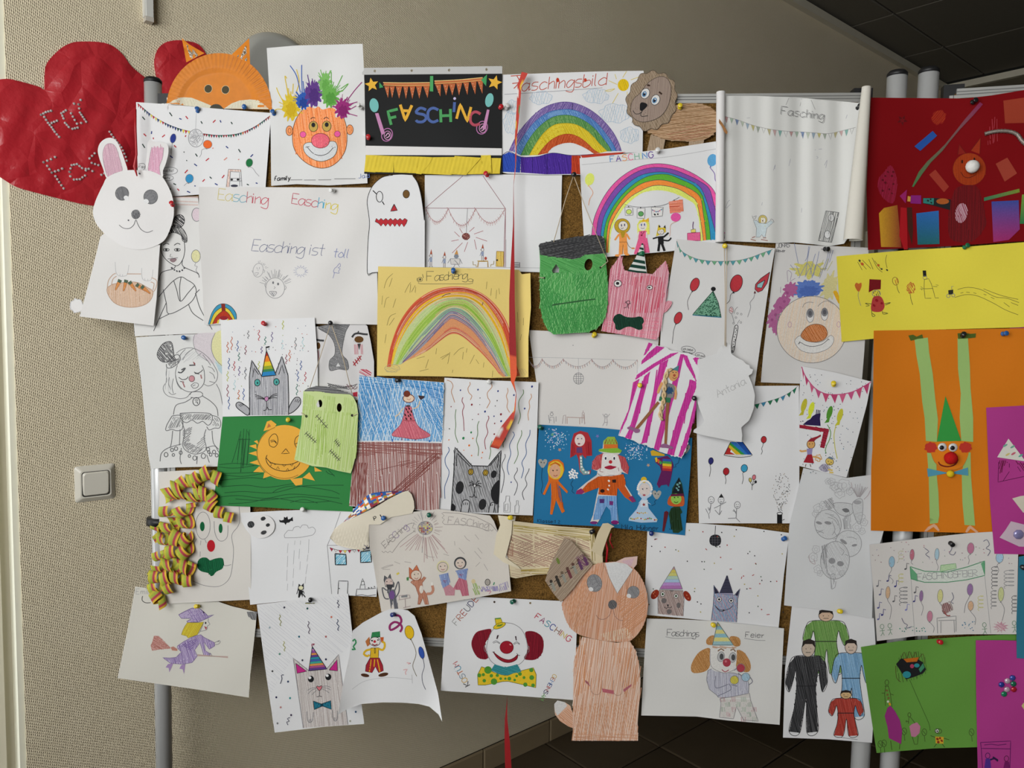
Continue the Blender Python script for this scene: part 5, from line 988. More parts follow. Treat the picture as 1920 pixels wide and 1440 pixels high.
# ---- orange card with clown
Z(1480, 600, 3.2727)
sheet('orange_card', 'orange card with a glued clown on long green legs and arms', 'collage', 8, '518 65 1000 58 1440 50 1500 48 1500 1318 1250 1310 500 1292 502 900 510 790', 'c46e10')
def strip(nm, q, c='8fae66', dl=.7): piece(nm, q, dl, c)
strip('arm', '768 118 850 108 858 200 880 330 895 480 912 610 905 748 838 742 830 600 815 500 800 330 780 220'); strip('arm', '1032 112 1096 112 1108 280 1112 420 1128 600 1128 748 1055 742 1045 600 1052 450 1035 300')
for q in ('845 815 900 820 905 960 915 1060 920 1200 912 1245 862 1252 858 1080 855 950', '1080 815 1112 812 1115 960 1128 1120 1140 1262 1075 1258 1062 1120 1058 950'): strip('leg', q)
for q in ('730 95 760 90 780 102 815 88 822 112 790 115 745 128', '1032 82 1075 78 1110 85 1145 82 1142 108 1100 112 1036 116'): piece('hand', q, 1.3, '46581c')
piece('hat', '958 466 1055 742 905 746', 1.4, '2f8a3a'); piece('face', '905 750 1075 748 1100 800 1090 850 1060 900 1000 920 940 912 890 870 868 800', 1.2, 'cc7414', 1); part('mouth'); ln('915 870 930 892 975 900 1020 885 1035 855', 2.4, '7a2214'); ln('918 880 950 895 1000 895 1030 868', 1.2, '5a1810'); ln('870 815 890 870 940 910 1000 920 1060 900 1090 850', .7, '9a6a2a')
for x, y, s in ((868, 782, 1), (1080, 782, 2)): piece('hair', blob(x, y, 38, 32, .1, 7, 0, 40, s), 1.6, 'b03024', 1)
base()
for x, y in ((938, 780), (1004, 782)):
    g = G(); g.lathe(s3(1480 + x / 3.2727, 600 + y / 3.2727, .0014), [0, -1, 0], [(0, .0085), (.0015, .0083), (.0032, .006), (.004, 0)], 18); e_ = g.mk('googly_eye', mat('cfd0d0', .2, .6, bmp=0, grain=.01), cur.root)
    g = G(); g.lathe(s3(1480 + (x - 3) / 3.2727, 600 + (y + 3) / 3.2727, .0050), [0, -1, 0], [(0, .0045), (.0008, .0042), (.001, 0)], 14); g.mk('pupil', BLK, e_)
for x, y, r, c, nm in ((975, 842, .0125, 'b01c1c', 'pompom_nose'), (979, 940, .0072, 'd0b020', 'pompom')):
    g = G(); c_ = s3(1480 + x / 3.2727, 600 + y / 3.2727, .001); g.lathe(c_, [0, -1, 0], [(0, r * .3), (r * .3, r * .8), (r * .8, r), (r * 1.3, r * .85), (r * 1.6, r * .45), (r * 1.7, 0)], 16); g.mk(nm, mat(c, .95, .05, grain=.2, scale=400, bmp=.6), cur.root)
piece('bow_tie', '845 910 960 935 1000 935 1095 905 1098 955 1000 942 960 942 850 962', 2.0, '4a8aa0')
for q in ('888 1250 905 1262 922 1290 915 1298 885 1270 840 1298 828 1296 850 1270', '1110 1260 1130 1275 1160 1300 1150 1308 1112 1280 1090 1305 1080 1300 1095 1270'): piece('foot', q, 1.2, 'c89a7c')
base()
# ================================================================ the drawings, lower rows, left half
# ---- sad clown girl
Z(230, 590, 4)
sheet('sad_clown_drawing', 'pencil drawing of a sad clown girl with a tiny top hat and ruffled dress', 'drawing', 4, '98 170 250 160 480 148 760 140 760 700 740 1138 400 1145 210 1155 185 1000 150 600')
part('drawn_balloon'); fl('540 150 700 142 665 230 690 360 640 350 560 280 532 220', 'c4bcc0', 1); ln('540 150 530 210 560 290 640 350', .9, 'g'); part('drawn_balloon'); fl('692 142 765 140 765 400 700 340 668 250', 'cbc898', 1); ln('692 142 668 200 668 270 700 340 765 400', 1.1, 'g'); fl('690 345 765 405 765 470 720 420', 'a8bcc4'); ln('702 520 730 580 750 680', 1.2, 'g')
part('drawn_hat'); q = '258 300 290 230 335 203 370 215 388 320 400 340 340 355 290 350'; ht(q, '58585a', 50, 1.8, 1.3, .25, sm=1); ln(q, 1.2, '48484a', 1); ln('330 360 400 300 432 320 415 365 360 400 330 395 328 370', 1.3, '48484a'); ht('335 365 400 330 425 330 410 360 360 395', '58585a', 120, 2, 1.2)
part('drawn_hair'); ln('400 290 450 258 520 250 590 280 650 330 690 390 712 440 705 490 680 520 640 535 610 520|330 400 325 450 330 500 305 540 310 580 340 610 380 620 430 630 480 620 505 590|410 380 395 440 410 520 440 560|640 390 670 400 690 430|650 430 680 450 690 480|350 470 345 520 360 560|380 480 370 540 380 590|470 260 440 290 420 330 415 370|530 255 480 290 450 340|590 290 560 310|650 500 690 510|345 580 370 600 400 590|600 300 640 350 660 380', 1.0, '68686a'); ht('400 290 560 270 640 340 560 330 440 360', 'b4b4b6', 140, 4, .8); ht('320 420 360 420 360 580 320 570', 'b0b0b2', 95, 4, .8)
part('drawn_face'); ln('395 450 410 510 450 560 510 580 570 560 610 510 612 430 595 380', 1.1, '58585a'); ln('420 470 450 488 480 480 490 465|430 500 460 505|535 430 560 440 590 425 600 412|540 440 575 445', 1.3, '3a3a3c'); ln('415 430 440 435 470 400 440 415|500 380 545 378', 2.4, '505052'); fl(el(518, 480, 21, 23), 'b8848a'); ln(el(518, 480, 21, 23), 1, '5a4a4c', 1); fl('525 350 545 365 538 380', '8a4a4a'); ln('448 500 465 545|585 450 592 480', 2.2, '9a6a6c'); ln('512 530 540 510 568 520 560 545 530 552 512 530|525 535 545 525', 1.0, '58585a')
part('drawn_body'); ln('505 600 520 580 585 580 600 605 560 625 510 620|525 620 470 655 400 680 380 750|598 610 660 650 705 700 715 760', 1.2, '58585a'); ln(el(552, 652, 26, 30), 1.3, '48484a', 1); ln('540 640 565 640|545 655 560 655 560 670', 1.2, 'k'); ln('430 740 540 735 660 745 668 800 640 830 600 800 560 815 520 790 480 810 440 790 430 740', 1.2, '58585a'); ht('430 742 660 748 660 790 440 785', '707072', 130, 2.4, 1.2); ln('370 760 430 755 450 790 445 860 400 870 370 860 325 870 330 830 370 760|665 755 715 770 735 810 725 850 690 850 650 865 630 840', 1.2, '58585a'); ht('372 765 435 770 430 840 340 860', '747476', 115, 2.8, 1.2); ht('668 770 712 775 730 830 680 845', '747476', 60, 2.8, 1.2)
ln('440 800 465 880 450 980 490 1030 560 1045 625 1010 610 920 625 860|375 870 365 960 355 1000|430 860 425 980|670 870 680 960 720 1010', 1.2, '606062'); ht('450 860 520 840 500 960 600 1010 560 1040 490 1025 455 975', '6c6c6e', 140, 2.6, 1.2); ht('560 960 620 900 615 1000 560 1035', '7c7c7e', 140, 3, 1.0)
part('drawn_skirt'); ln('280 1100 290 1040 340 1000 440 970|440 1000 430 1080 440 1120|620 1000 690 985 720 1030 760 1040|560 1060 555 1120|630 1050 650 1110', 1.2, '606062')
for x, y, r in ((325, 1050, 14), (370, 1015, 11), (400, 1005, 12), (380, 1052, 9), (435, 1035, 11), (540, 1075, 14), (605, 1060, 16), (640, 1010, 12), (660, 1050, 10), (685, 1030, 12), (705, 1055, 11), (645, 1030, 9), (500, 1060, 9)): ln(el(x, y, r, r * 1.15), 1.3, '545456', 1)
# ---- cat with rainbow hat
sheet('rainbow_hat_cat_drawing', 'white drawing of a grey cat in a rainbow party hat waving under paper streamers', 'drawing', 6, '735 45 1000 35 1440 22 1460 300 1470 755 1100 758 750 765 745 400')
part('drawn_streamers')
CC = ['b05a30', '30508a', '30508a', 'a02838', '2a6a5a', '5a4a7a', 'a8b04a', '6a6a6c', 'a8c4c8', '7a2a40']
for i, (x, y, L) in enumerate(((815, 165, 100), (860, 195, 80), (795, 325, 85), (835, 350, 70), (870, 285, 60), (872, 388, 70), (785, 425, 75), (918, 395, 90), (838, 490, 80), (785, 525, 90), (868, 565, 70), (905, 555, 85), (795, 615, 95), (1020, 115, 80), (1068, 165, 60), (1118, 130, 75), (1200, 45, 65), (1295, 172, 90), (1350, 170, 100), (1225, 300, 70), (1250, 265, 85), (1335, 345, 70), (1312, 425, 75), (1368, 430, 70), (1305, 520, 85), (1040, 240, 50), (1020, 350, 60), (940, 120, 60), (1195, 190, 70), (920, 230, 70), (785, 205, 80))):
    wig(x, y, L, CC[i % 10], 6, 2, 4, 1.3)
part('drawn_confetti'); scatter((770, 70, 1400, 720), 95, 4, ['k', 'b04a2a', '2a4a7a', '5a2a3a', '8a9a3a', '3a3a3a'], 3, avoid=[(940, 300, 1260, 760)])
part('drawn_cat'); q = '952 755 950 470 968 342 1045 465 1140 455 1195 312 1240 455 1245 600 1245 752'; pc(q, '8a8a90', 'a6a6aa', 88, 2.2, 1.4); ht(q, 'b4b4b8', 92, 4, 1.2); ln(q, 1.6, 'k', 0, 0); ln('975 470 985 400 1020 450|1170 450 1195 375 1212 440', 1.3, 'k', 0, 0)
part('drawn_paw'); q = '950 710 905 670 870 655 850 670 855 695 890 725 940 755'; fl(q, 'a0a0a4', 1); ln(q, 1.5, 'k', 1); ln('870 675 890 690|880 668 900 685|892 665 908 680', 1, 'k'); part('drawn_paw'); q = '1246 740 1250 690 1290 625 1325 622 1336 655 1320 690 1280 728'; fl(q, 'a0a0a4', 1); ln(q, 1.5, 'k', 1); ln('1300 635 1292 655|1315 632 1305 655|1328 640 1315 660', 1, 'k')
for x in (1010, 1153): part('drawn_eye'); ol(el(x, 510 if x < 1100 else 504, 21, 25), '4a9a94', 'k', 1.3); fl(el(x + 1, 512 if x < 1100 else 506, 6, 8), '1a3a3a')
part('drawn_whiskers'); ln('1065 630 1030 612 992 600|1065 632 1030 622 995 614|1065 636 1030 630 1005 632|1095 628 1125 602 1158 592|1095 630 1130 610 1160 604|1096 634 1130 622 1158 625', 1.2, 'k'); part('drawn_nose'); ol('1066 620 1090 615 1092 638 1078 650 1066 640', 'b880a8', 'k', 1.1); ln('1080 650 1082 690 1075 715 1055 718|1082 690 1095 712 1118 712', 1.3, 'k')
part('drawn_party_hat')
HB_ = [(1078, 272, 1078, 272), (1066, 312, 1092, 308), (1058, 355, 1108, 350), (1052, 388, 1122, 380), (1050, 412, 1132, 405), (1046, 432, 1140, 422), (1042, 464, 1150, 454)]
for (a, b), c in zip(zip(HB_, HB_[1:]), ('a82a28', 'd87a2a', 'd4b82c', '8a9a2a', '3a7a4a', '2a7ab0')): fl([(a[0], a[1]), (a[2], a[3]), (b[2], b[3]), (b[0], b[1])], c)
ln('1078 272 1042 464 1150 454', 1.5, 'k', 1, 0); ln('1078 272 1074 242', 1.2, 'k', 0, 0); fl('1074 240 1102 235 1102 246 1074 252', 'k')
# ---- zombie face
sheet('zombie_cutout', 'white paper zombie face with bloodshot eyes and a black hair streak', 'paper cutout', 4, '1385 105 1460 88 1480 92 1690 62 1800 58 1835 85 1860 200 1885 350 1885 520 1880 640 1500 640 1385 560 1378 400 1372 250', fn=lambda x, y: 1.0)
part('drawn_streak'); q = '1468 95 1600 68 1700 62 1672 130 1650 230 1648 300 1685 345 1690 412 1620 408 1555 418 1552 345 1590 300 1588 220 1545 150'; fl(q, '8f8f90', 1); ht(q, '606062', 20, 2.2, 1.2, .2, sm=1); ht(q, '707072', 80, 3, 1.0, sm=1); ln(q, 1, '505052', 1); fl('1616 360 1632 388 1600 390', 'c4c4c4')
for x, y, s in ((1440, 225, 1), (1768, 178, 2)):
    part('drawn_eye'); fl(el(x, y, 36, 28), 'cfcccb'); ht(el(x - 10, y + 5, 30, 26), 'b0b0b4', 60, 3); fl(el(x + (26 if s == 1 else 4), y + 8, 17 if s == 1 else 34, 25), '5a3c1a'); ln([(x - 48, y - 8), (x - 30, y - 32), (x, y - 38), (x + 40, y - 32), (x + 70, y - 30)], 3.6, '38383a'); ln([(x - 5, y - 40), (x + 2, y - 55)], 2.2, '38383a', 0, 0); fl([(x - 8, y + 40), (x + 18, y + 38), (x + 6, y + 88)], '3c3c3e')
    for dx in (-30, -20, -8, 18, 28): ln([(x + dx, y + 45), (x + dx + 4, y + 120)], 1.4, 'c08088', 0, 0)
part('drawn_scar'); ln('1730 380 1790 308', 2.0, '9a3038', 0, 0); ln('1728 350 1748 385|1742 335 1764 370|1758 322 1778 352|1770 310 1788 340', 1.8, '9a3038', 0, 0)
part('drawn_blood'); ht(el(1820, 435, 48, 25, 15), 'b8485a', 30, 2.2, 1.3); part('drawn_mouth'); ln('1535 515 1600 535 1680 545 1760 520|1540 530 1580 545 1650 552 1700 560', 1.3, '48484a')
for i in range(12): ln([(1545 + i * 12, 515 + i * 2), (1550 + i * 12, 535 + i * 2)], 1.3, '3a3a3c', 0, 0)
ln('1680 520 1710 560 1750 530|1700 520 1740 560 1760 540|1665 540 1720 530', 1.2, '6a4a50'); fl('1725 585 1760 578 1760 615 1730 612', 'b03040')
# ---- green sheet with sun-cat
Z(390, 590, 3.892)
sheet('green_card', 'green card with a glued yellow sun cat face and dark scribbled grass', 'collage', 5, '108 738 400 735 690 730 1060 735 1065 1100 1055 1438 600 1418 400 1405 40 1392 70 1100', '2f7a3e')
part('scribble_tree'); ht('245 830 310 840 300 910 290 1090 235 1150 200 1040', '1f4a2a', 95, 5, 1.0); ln('225 910 310 910|240 850 200 1000 175 1080|232 905 215 1060|250 900 240 1150|262 910 250 1120|275 905 255 1100|290 850 300 910 285 1090', 1, '1c4428')
part('scribble_grass'); ln('80 1095 200 1085 340 1100|75 1110 200 1120 380 1095|70 1160 250 1155 370 1150|120 1170 250 1180 400 1160|80 1210 300 1190 420 1200|100 1255 280 1245 430 1260 640 1230|120 1300 260 1290 470 1300 700 1250 990 1245|95 1330 220 1320 420 1340 620 1310 960 1340|200 1345 400 1355 700 1330 980 1380|470 1300 520 1270 640 1250 880 1280 960 1310|150 1380 300 1370 480 1340 700 1370 900 1360|600 1370 700 1350 800 1375|860 1140 880 1160 920 1170|880 1135 925 1180', 1.0, '1c4428')
SUN = mat('dba23c', .75, .2, grain=.03, name='golden_card')
piece('ear', '405 850 430 780 460 770 500 800 480 830', .6, m=SUN); part('inner_ear'); fl('430 828 442 792 460 815', 'b4683a')
for q in ('360 915 335 925 372 950', '352 945 300 958 355 982', '352 995 296 1012 358 1032', '360 1060 302 1080 378 1100', '375 1105 330 1148 410 1150', '412 1150 402 1195 462 1175', '690 1190 780 1212 740 1150', '775 1110 832 1142 780 1145', '600 1200 640 1248 688 1240 690 1190'): piece('sun_ray', q, .5, m=SUN)
piece('sun_face', el(560, 1005, 205, 200, 0, 44), 1.0, m=SUN)
part('outline'); ln(el(558, 1003, 200, 192, 0, 40, 60, 250), .9, '6a5020'); part('drawn_eye'); ln('450 955 445 910 470 875 495 872 510 905 505 945 480 968 450 955|455 920 480 915 500 935|458 930 485 925 500 942', 1.2, '4a3a1c'); part('drawn_eye'); ln('650 975 632 940 640 900 665 880|635 945 665 930', 1.2, '4a3a1c'); part('drawn_nose'); ln('568 978 536 1015 594 1012', 1.2, '4a3a1c', 1, 0)
part('drawn_mouth'); ln('432 1025 422 1050 440 1095 490 1130 560 1142 620 1130 660 1100 670 1080|425 1045 460 1080 540 1095 610 1090 660 1070', 1.3, '3a2e1c'); ln('450 1078 462 1090 470 1080 490 1095 500 1090|540 1092 555 1108 570 1095|600 1092 612 1105 622 1088|455 1105 465 1095|500 1125 510 1108 520 1128|570 1138 582 1122 590 1138|625 1125 635 1105', 1.0, '3a2e1c', sm=0); base()
# ---- light green mask
MQ = '695 560 720 540 790 520 870 525 950 545 1020 572 1060 600 1085 650 1095 720 1090 850 1085 1000 1055 1120 1042 1158 950 1140 860 1115 760 1105 630 1058 650 950 680 800 690 680'
sheet('pale_green_mask', 'pale green paper mask with stitched scars and black hair edge', 'mask', 9, MQ, 'b9c98c', holes=[el(818, 648, 16, 28, 0, 16), el(958, 678, 18, 32, 0, 16)], fn=lambda x, y: 3 + 2 * sin((x - 553) / 119 * pi), grid=8)
part('pencil_shading'); ht('700 690 1085 720 1085 1000 1055 1120 1000 1145 640 1058', 'a4bc6a', 97, 3.2, 1.4, .08); ht('700 570 780 600 780 690 690 700', 'a8bf70', 95, 3); ht('990 600 1060 620 1085 720 990 740', 'a8bf70', 95, 3); ht('845 590 930 600 930 720 850 720', 'a8bf70', 95, 3); ht('780 800 860 800 860 1000 800 1060', '94b054', 92, 3.5, 1.4)
part('hair'); q = '698 560 725 538 790 520 870 525 950 545 1020 572 1045 582 900 575 800 558'; fl(q, '7a7a7a'); ht(q, '4a4a4c', 5, 2, 1.2)
part('drawn_scars'); ln('790 735 872 828|712 862 790 935|928 915 960 962|890 990 962 1065', 1.2, '4a4a40', 0, 0)
for a, b, n in (((790, 735), (872, 828), 5), ((712, 862), (790, 935), 6), ((928, 915), (960, 962), 4), ((890, 990), (962, 1065), 6)):
    for i in range(n):
        t = (i + .3) / n; x, y = a[0] + (b[0] - a[0]) * t, a[1] + (b[1] - a[1]) * t; ln([(x - 12, y + 12), (x + 13, y - 14)], 1.0, '4a4a40', 0, 0)
part('punch_hole'); fl(el(718, 742, 10), '3a4a28'); fl(el(1052, 735, 10), '2a2a20'); fl('790 655 805 622 815 670 800 678', 'c4c4c0'); flush()
cord('string', [(620, 607), (600, 670), (581, 727)], offs=[.0265, .0275, .0285]); cord('string', [(621, 607), (643, 670), (660, 738)], offs=[.0265, .0275, .0285]); cord('string', [(572, 779), (565, 774)], offs=[.0285, .024]); cord('string', [(662, 779), (672, 776)], offs=[.0285, .024])
# ---- blue sky and brown ground
Z(640, 680, 4.8)
sheet('watermelon_dress_drawing', 'crayon drawing of a girl in a pink dress between blue sky and brown ground', 'drawing', 7, '160 122 500 145 925 178 915 600 878 1345 600 1320 300 1310 70 1290 95 1000 130 700')
part('sky_colouring'); SKY = '160 124 500 147 922 180 915 480 905 712 500 700 135 705 150 400'; fl(SKY, 'a8c0d4'); ht(SKY, '4a8cc0', 100, 3.0, 1.5, .15); ht('160 130 500 150 920 185 915 260 600 220 400 240 165 240', '3a80b8', 8, 2.6, 1.4); ht('170 250 430 230 440 430 200 480', '4486bc', 88, 2.6, 1.4); ht('600 190 915 240 915 400 800 300', '3478b4', 22, 2.4, 1.4); ht('700 300 912 420 910 640 750 500', '4486bc', 50, 3, 1.4); ht('150 480 480 440 520 640 160 650', '5090c4', 120, 3.4, 1.5); ht(SKY, 'c4d0da', 70, 9, 1.3, cut=.9)
part('ground_colouring'); GRD = '135 712 500 712 905 730 895 1000 878 1340 600 1315 300 1305 72 1288 95 1000 125 800'; fl(GRD, 'b8a4a0'); ht(GRD, '8a5450', 88, 3.0, 1.5, .15); ht('135 712 500 712 905 730 895 870 500 800 125 850', '84504c', 3, 2.8, 1.5); ht('450 1150 850 800 880 860 560 1180', '74403c', -42, 3, 1.6); ht('300 980 600 870 800 900 780 960 500 930', '7c4844', -15, 3.5, 1.3); ht('110 900 240 900 200 1290 80 1280', '7c4844', 95, 2.6, 1.4)
part('drawn_girl'); q = '575 395 625 395 655 500 700 580 800 655 680 688 540 672 455 650 530 560 560 480'; fl(q, 'c8707c', 1); ht(q, 'b85464', 70, 2.4, 1.2, sm=1); ln('575 395 560 480 530 560 455 650 540 672 680 688 800 655 700 580 655 500 625 395', .9, '8a3a44'); ln('562 515 600 525 665 520', 1, '7a2a34')
for x, y in ((585, 420), (610, 412), (600, 445), (575, 470), (605, 480), (630, 440), (585, 505), (625, 505), (622, 470)): fl(el(x, y, 6, 14, -25, 10), '2a1a1c')
fl(el(606, 322, 48, 33), 'd4bca4'); ln(el(606, 322, 50, 36, 0, 20), 1.4, '6a3428', 1); fl(el(590, 280, 30, 30), '6a3020'); ln('590 325 610 335 625 322', .8, 'a04a48'); ln('560 405 520 460 482 488|640 415 690 395 705 345', 2.2, 'c8b498'); fl('690 295 750 300 745 318 715 335 700 318', '3c2c30'); ln('545 678 545 698|672 685 668 700', 1.6, '7a3a48', 0, 0); fl(el(600, 390, 22, 8), '4a3034'); ln('458 685 460 710|792 695 795 715', 3, '3a70b0', 0, 0)
# ---- spotted cat with streamers
sheet('spotted_cat_drawing', 'white drawing of a black-spotted grey cat under coloured wavy streamers', 'drawing', 6, '928 135 1300 158 1775 175 1760 700 1722 1375 1300 1362 880 1340 900 700')
SW = [('950 158 985 170 1005 210 990 260 1005 310 1020 358', 'b0805a'), ('1155 175 1160 195 1140 230 1148 270 1175 300 1160 335', 'b0805a'), ('1350 190 1355 220 1315 270 1320 320 1338 350 1308 410', 'b0805a'), ('1495 228 1500 260 1485 300 1498 350 1490 400 1515 448', 'b88860'), ('1635 242 1640 275 1600 340 1598 410 1612 480 1590 552', '5a7a4a'), ('1705 280 1712 310 1690 350 1695 400 1680 460 1685 520', 'b88860'), ('1095 312 1085 345 1105 390 1090 440 1100 520 1105 615', '8a3040'), ('1032 420 1025 480 1030 560 1025 640 1050 720', '5a7a4a'), ('1240 525 1225 570 1228 640 1215 700 1235 770 1230 840', '5a7a4a'), ('1320 478 1328 500 1305 560 1318 630 1290 700 1300 780', '8a3040'), ('1540 622 1558 650 1515 740 1525 820 1500 900 1495 960 1510 1010', '3a5a8a'), ('1620 608 1622 650 1585 740 1590 830 1555 910', '5a7a4a'), ('1698 605 1695 650 1660 730 1665 820 1625 900 1640 960 1620 1040', '3a5a8a'), ('960 760 972 790 935 860 940 920 970 980 955 1050 930 1120 932 1225', '3a5a8a'), ('1470 822 1475 850 1445 920 1465 1000 1460 1080 1438 1172', '4a4a4e'), ('1580 945 1585 970 1555 1030 1585 1090 1575 1150 1555 1195', '4a4a4e'), ('1690 952 1685 975 1655 1040 1670 1100 1630 1170 1645 1235', '4a4a4e'), ('1465 650 1475 690 1455 720 1458 762', '5a7a4a'), ('1358 702 1340 760 1345 800 1330 870', '5a7a4a')]
for q, c in SW: part('drawn_streamer'); ln(q, 1.3, c)
part('drawn_confetti')
for x, y, r, c in ((1072, 248, 8, 'n'), (1230, 243, 9, 'n'), (1410, 256, 9, 'n'), (1553, 292, 9, 'n'), (1650, 413, 9, 'n'), (1716, 215, 11, 'n'), (1174, 378, 10, 'dr'), (1402, 342, 6, 'k'), (1385, 390, 5, 'k'), (1248, 318, 5, 'k'), (988, 396, 6, 'dr'), (1293, 440, 10, 'n'), (1436, 465, 11, 'dr'), (1374, 482, 7, 'n'), (1438, 527, 10, 'n'), (1380, 547, 7, 'dr'), (1180, 512, 5, 'k'), (1232, 464, 6, 'dr'), (1246, 378, 4, 'k'), (972, 595, 6, 'k'), (1168, 628, 10, 'gr'), (1098, 680, 13, 'gr'), (968, 695, 6, 'o'), (1183, 682, 7, 'o'), (1150, 745, 10, 'o'), (1102, 788, 5, 'o'), (1270, 808, 7, 'o'), (1172, 836, 7, 'o'), (1262, 856, 6, 'o'), (1376, 643, 8, 'dr'), (1528, 1076, 7, 'n')): fl(el(x, y, r * .8, r, 20, 10), c)
part('drawn_cat'); q = '988 1342 1000 1150 1012 1000 1022 762 1095 840 1175 928 1320 932 1438 790 1428 950 1420 1150 1408 1352'; pc(q, '707072', '9a9a9c', 80, 2.3, 1.4, f=.2); ht(q, 'aaaaac', 70, 4.5, 1.3); ln(q, 1.8, 'k', 0, 0); ln('1035 930 1040 815 1160 935|1335 930 1420 830 1405 945', 1.6, 'k', 0, 0)
for x, y in ((1165, 983), (1298, 990)): part('drawn_eye'); ol(el(x, y, 22, 27, 8), 'c4a02c', 'k', 1.4); ln(el(x, y, 8, 18, 8), 1.2, 'k', 1)
part('drawn_spot'); fl(el(1065, 1124, 36, 58, 8), 'k'); part('drawn_spot'); fl(el(1372, 1004, 26, 35, 18), 'k'); part('drawn_spot'); fl('1424 1065 1380 1090 1350 1140 1345 1190 1365 1245 1412 1268', '1e1e20', 1); part('drawn_spot'); fl(el(1270, 1275, 34, 50, 12), 'k'); part('drawn_spot'); fl('990 1270 1020 1280 1030 1310 1010 1338 986 1342', '1e1e20', 1)
part('drawn_muzzle'); ln(el(1200, 1108, 11, 13), 1.4, 'k', 1); fl(el(1200, 1108, 9, 11), 'c4c4c4'); ln('1198 1122 1195 1185 1180 1210 1152 1205|1195 1185 1205 1210 1222 1210|1190 1100 1170 1080 1150 1080|1188 1105 1165 1100 1150 1112|1192 1096 1182 1070 1165 1066|1210 1098 1225 1070 1245 1066|1212 1105 1240 1085 1262 1090|1212 1110 1240 1105 1258 1120', 1.5, 'k')
for q in ('1075 1345 1085 1270 1100 1240 1130 1235 1155 1255 1152 1300 1142 1348', '1325 1350 1335 1290 1350 1262 1370 1258 1382 1275 1370 1350'): part('drawn_paw'); fl(q, 'a8a8aa'); ln(q, 1.6, 'k')
ln('1100 1282 1100 1262|1118 1280 1118 1258|1136 1280 1136 1262|1345 1290 1346 1275|1358 1288 1359 1272', 1.3, 'k')
part('drawn_bottles'); ln('1482 1200 1515 1200 1510 1245 1520 1260 1518 1345 1460 1345 1462 1260 1478 1245 1482 1200|1470 1335 1475 1275 1500 1270 1498 1330 1470 1335|1575 1242 1592 1242 1590 1275 1600 1290 1595 1355 1560 1355 1562 1290 1575 1275 1575 1242', .9, '8a8a8c', sm=0)
# ---- clown with streamer hair
Z(210, 860, 3.84)
sheet('streamer_clown_drawing', 'white drawing of a clown face with a green mouth and hair of real paper streamers', 'drawing', 4, '335 95 600 80 900 90 995 340 1000 700 1000 1015 700 1030 380 1045 345 700')
part('drawn_face'); ln('915 345 920 440 905 490 862 552 875 650 868 760 850 850 810 900 750 922 660 912 580 880', .9, 'g'); part('drawn_eye'); ln(el(655, 482, 52, 98), .9, 'g', 1); fl(el(650, 488, 17, 34), '0f5a34'); part('drawn_eye'); ln('735 450 740 530 765 585 800 592 830 560 835 480', .9, 'g'); fl(el(782, 502, 14, 34), '0f5a34'); ln('610 575 590 612|640 590 636 622|668 580 680 608|635 668 634 705', .8, 'g')
part('drawn_nose'); fl(el(713, 628, 29, 43), 'b01c28'); part('drawn_mouth'); q = '615 780 620 735 650 712 685 715 705 732 740 720 790 715 805 745 795 790 750 815 730 840 710 845 695 825 640 810'; fl(q, '13603c', 1); ht(q, '0c4c2e', 80, 3, 1.5, sm=1); ln('805 770 830 770 858 762', 1, 'g')
flush()
# paper streamers: curled strips with four coloured stripes, glued on as hair
STR = [C(c) for c in ('b8b03a', '9aa83c', 'a8364a', 'd0aa30')]; STB = [C(c) for c in ('68a8a0', '7aa848', 'b08a30', 'c8a838')]
def curl(pts, rad, width, turns, seed, par):
    """a streamer wound in loose coils along a path over the sheet"""
    R_ = random.Random(seed); q = smooth(tp(pts), False, 3); n = int(turns * 26); V, cl = [], []
    for i in range(n + 1):
        t = i / n; k = t * (len(q) - 1); j = min(int(k), len(q) - 2); x = q[j][0] + (q[j + 1][0] - q[j][0]) * (k - j); y = q[j][1] + (q[j + 1][1] - q[j][1]) * (k - j)
        a = nrm(np.append(np.array(q[min(j + 2, len(q) - 1)]) - np.array(q[max(j - 1, 0)]), 0)); ax = np.array([a[0], 0, -a[1]])
        u = nrm(np.cross(ax, [0, 1, 0])); w = np.array([0, -1., 0]); th = 2 * pi * turns * t + seed; rr = rad * (1 + .18 * sin(th * .31 + seed)); c = PB(x, y, cur.off0(x, y) + rad * 1.0)
        ta = ax * cos(.5 * sin(seed + th * .13)) + u * sin(.5 * sin(seed + th * .13)); p = c + rr * (cos(th) * u + sin(th) * w * .62)
        for s in range(8): V.append(p + ta * width * (s / 7 - .5)); cl.append(STR[s // 2])
    Fc = [(i * 8 + s, i * 8 + s + 1, i * 8 + s + 9, i * 8 + s + 8) for i in range(n) for s in range(7)]
    o = mk('paper_streamer', V, Fc, CARD, par, cl); o['label'] = 'curled striped paper streamer'; return o
for i, (p, r, w, t) in enumerate((('600 130 700 110 770 150', .019, .02, 3), ('470 200 520 170 620 160', .019, .021, 3.2), ('380 270 430 240 500 220', .022, .021, 2.6), ('540 290 600 260 640 250', .017, .019, 2.2), ('640 250 690 260 720 310', .017, .019, 2.4), ('700 320 760 380 850 430', .016, .02, 3), ('370 370 450 390 590 360', .016, .022, 2.6),
                               ('320 480 380 500 450 470', .017, .021, 2.2), ('460 450 500 470 560 440', .015, .02, 2), ('310 560 350 580 400 570', .015, .017, 1.6), ('430 560 490 590 550 570', .019, .022, 2.6), ('400 670 480 680 560 650', .018, .023, 2.6), ('310 700 350 700 390 690', .014, .016, 1.4), ('320 770 400 770 480 760', .016, .021, 2.4), ('470 760 520 780 580 790', .018, .021, 2.2),
                               ('400 840 470 860 560 880', .018, .022, 2.4), ('270 840 330 860 410 860', .018, .021, 2.4), ('270 930 330 930 420 920', .016, .02, 2), ('310 970 330 1010 345 1050', .016, .022, 1.5))):
    curl(p, r * .82, w * .95, t * .8, i + 1, cur.root)
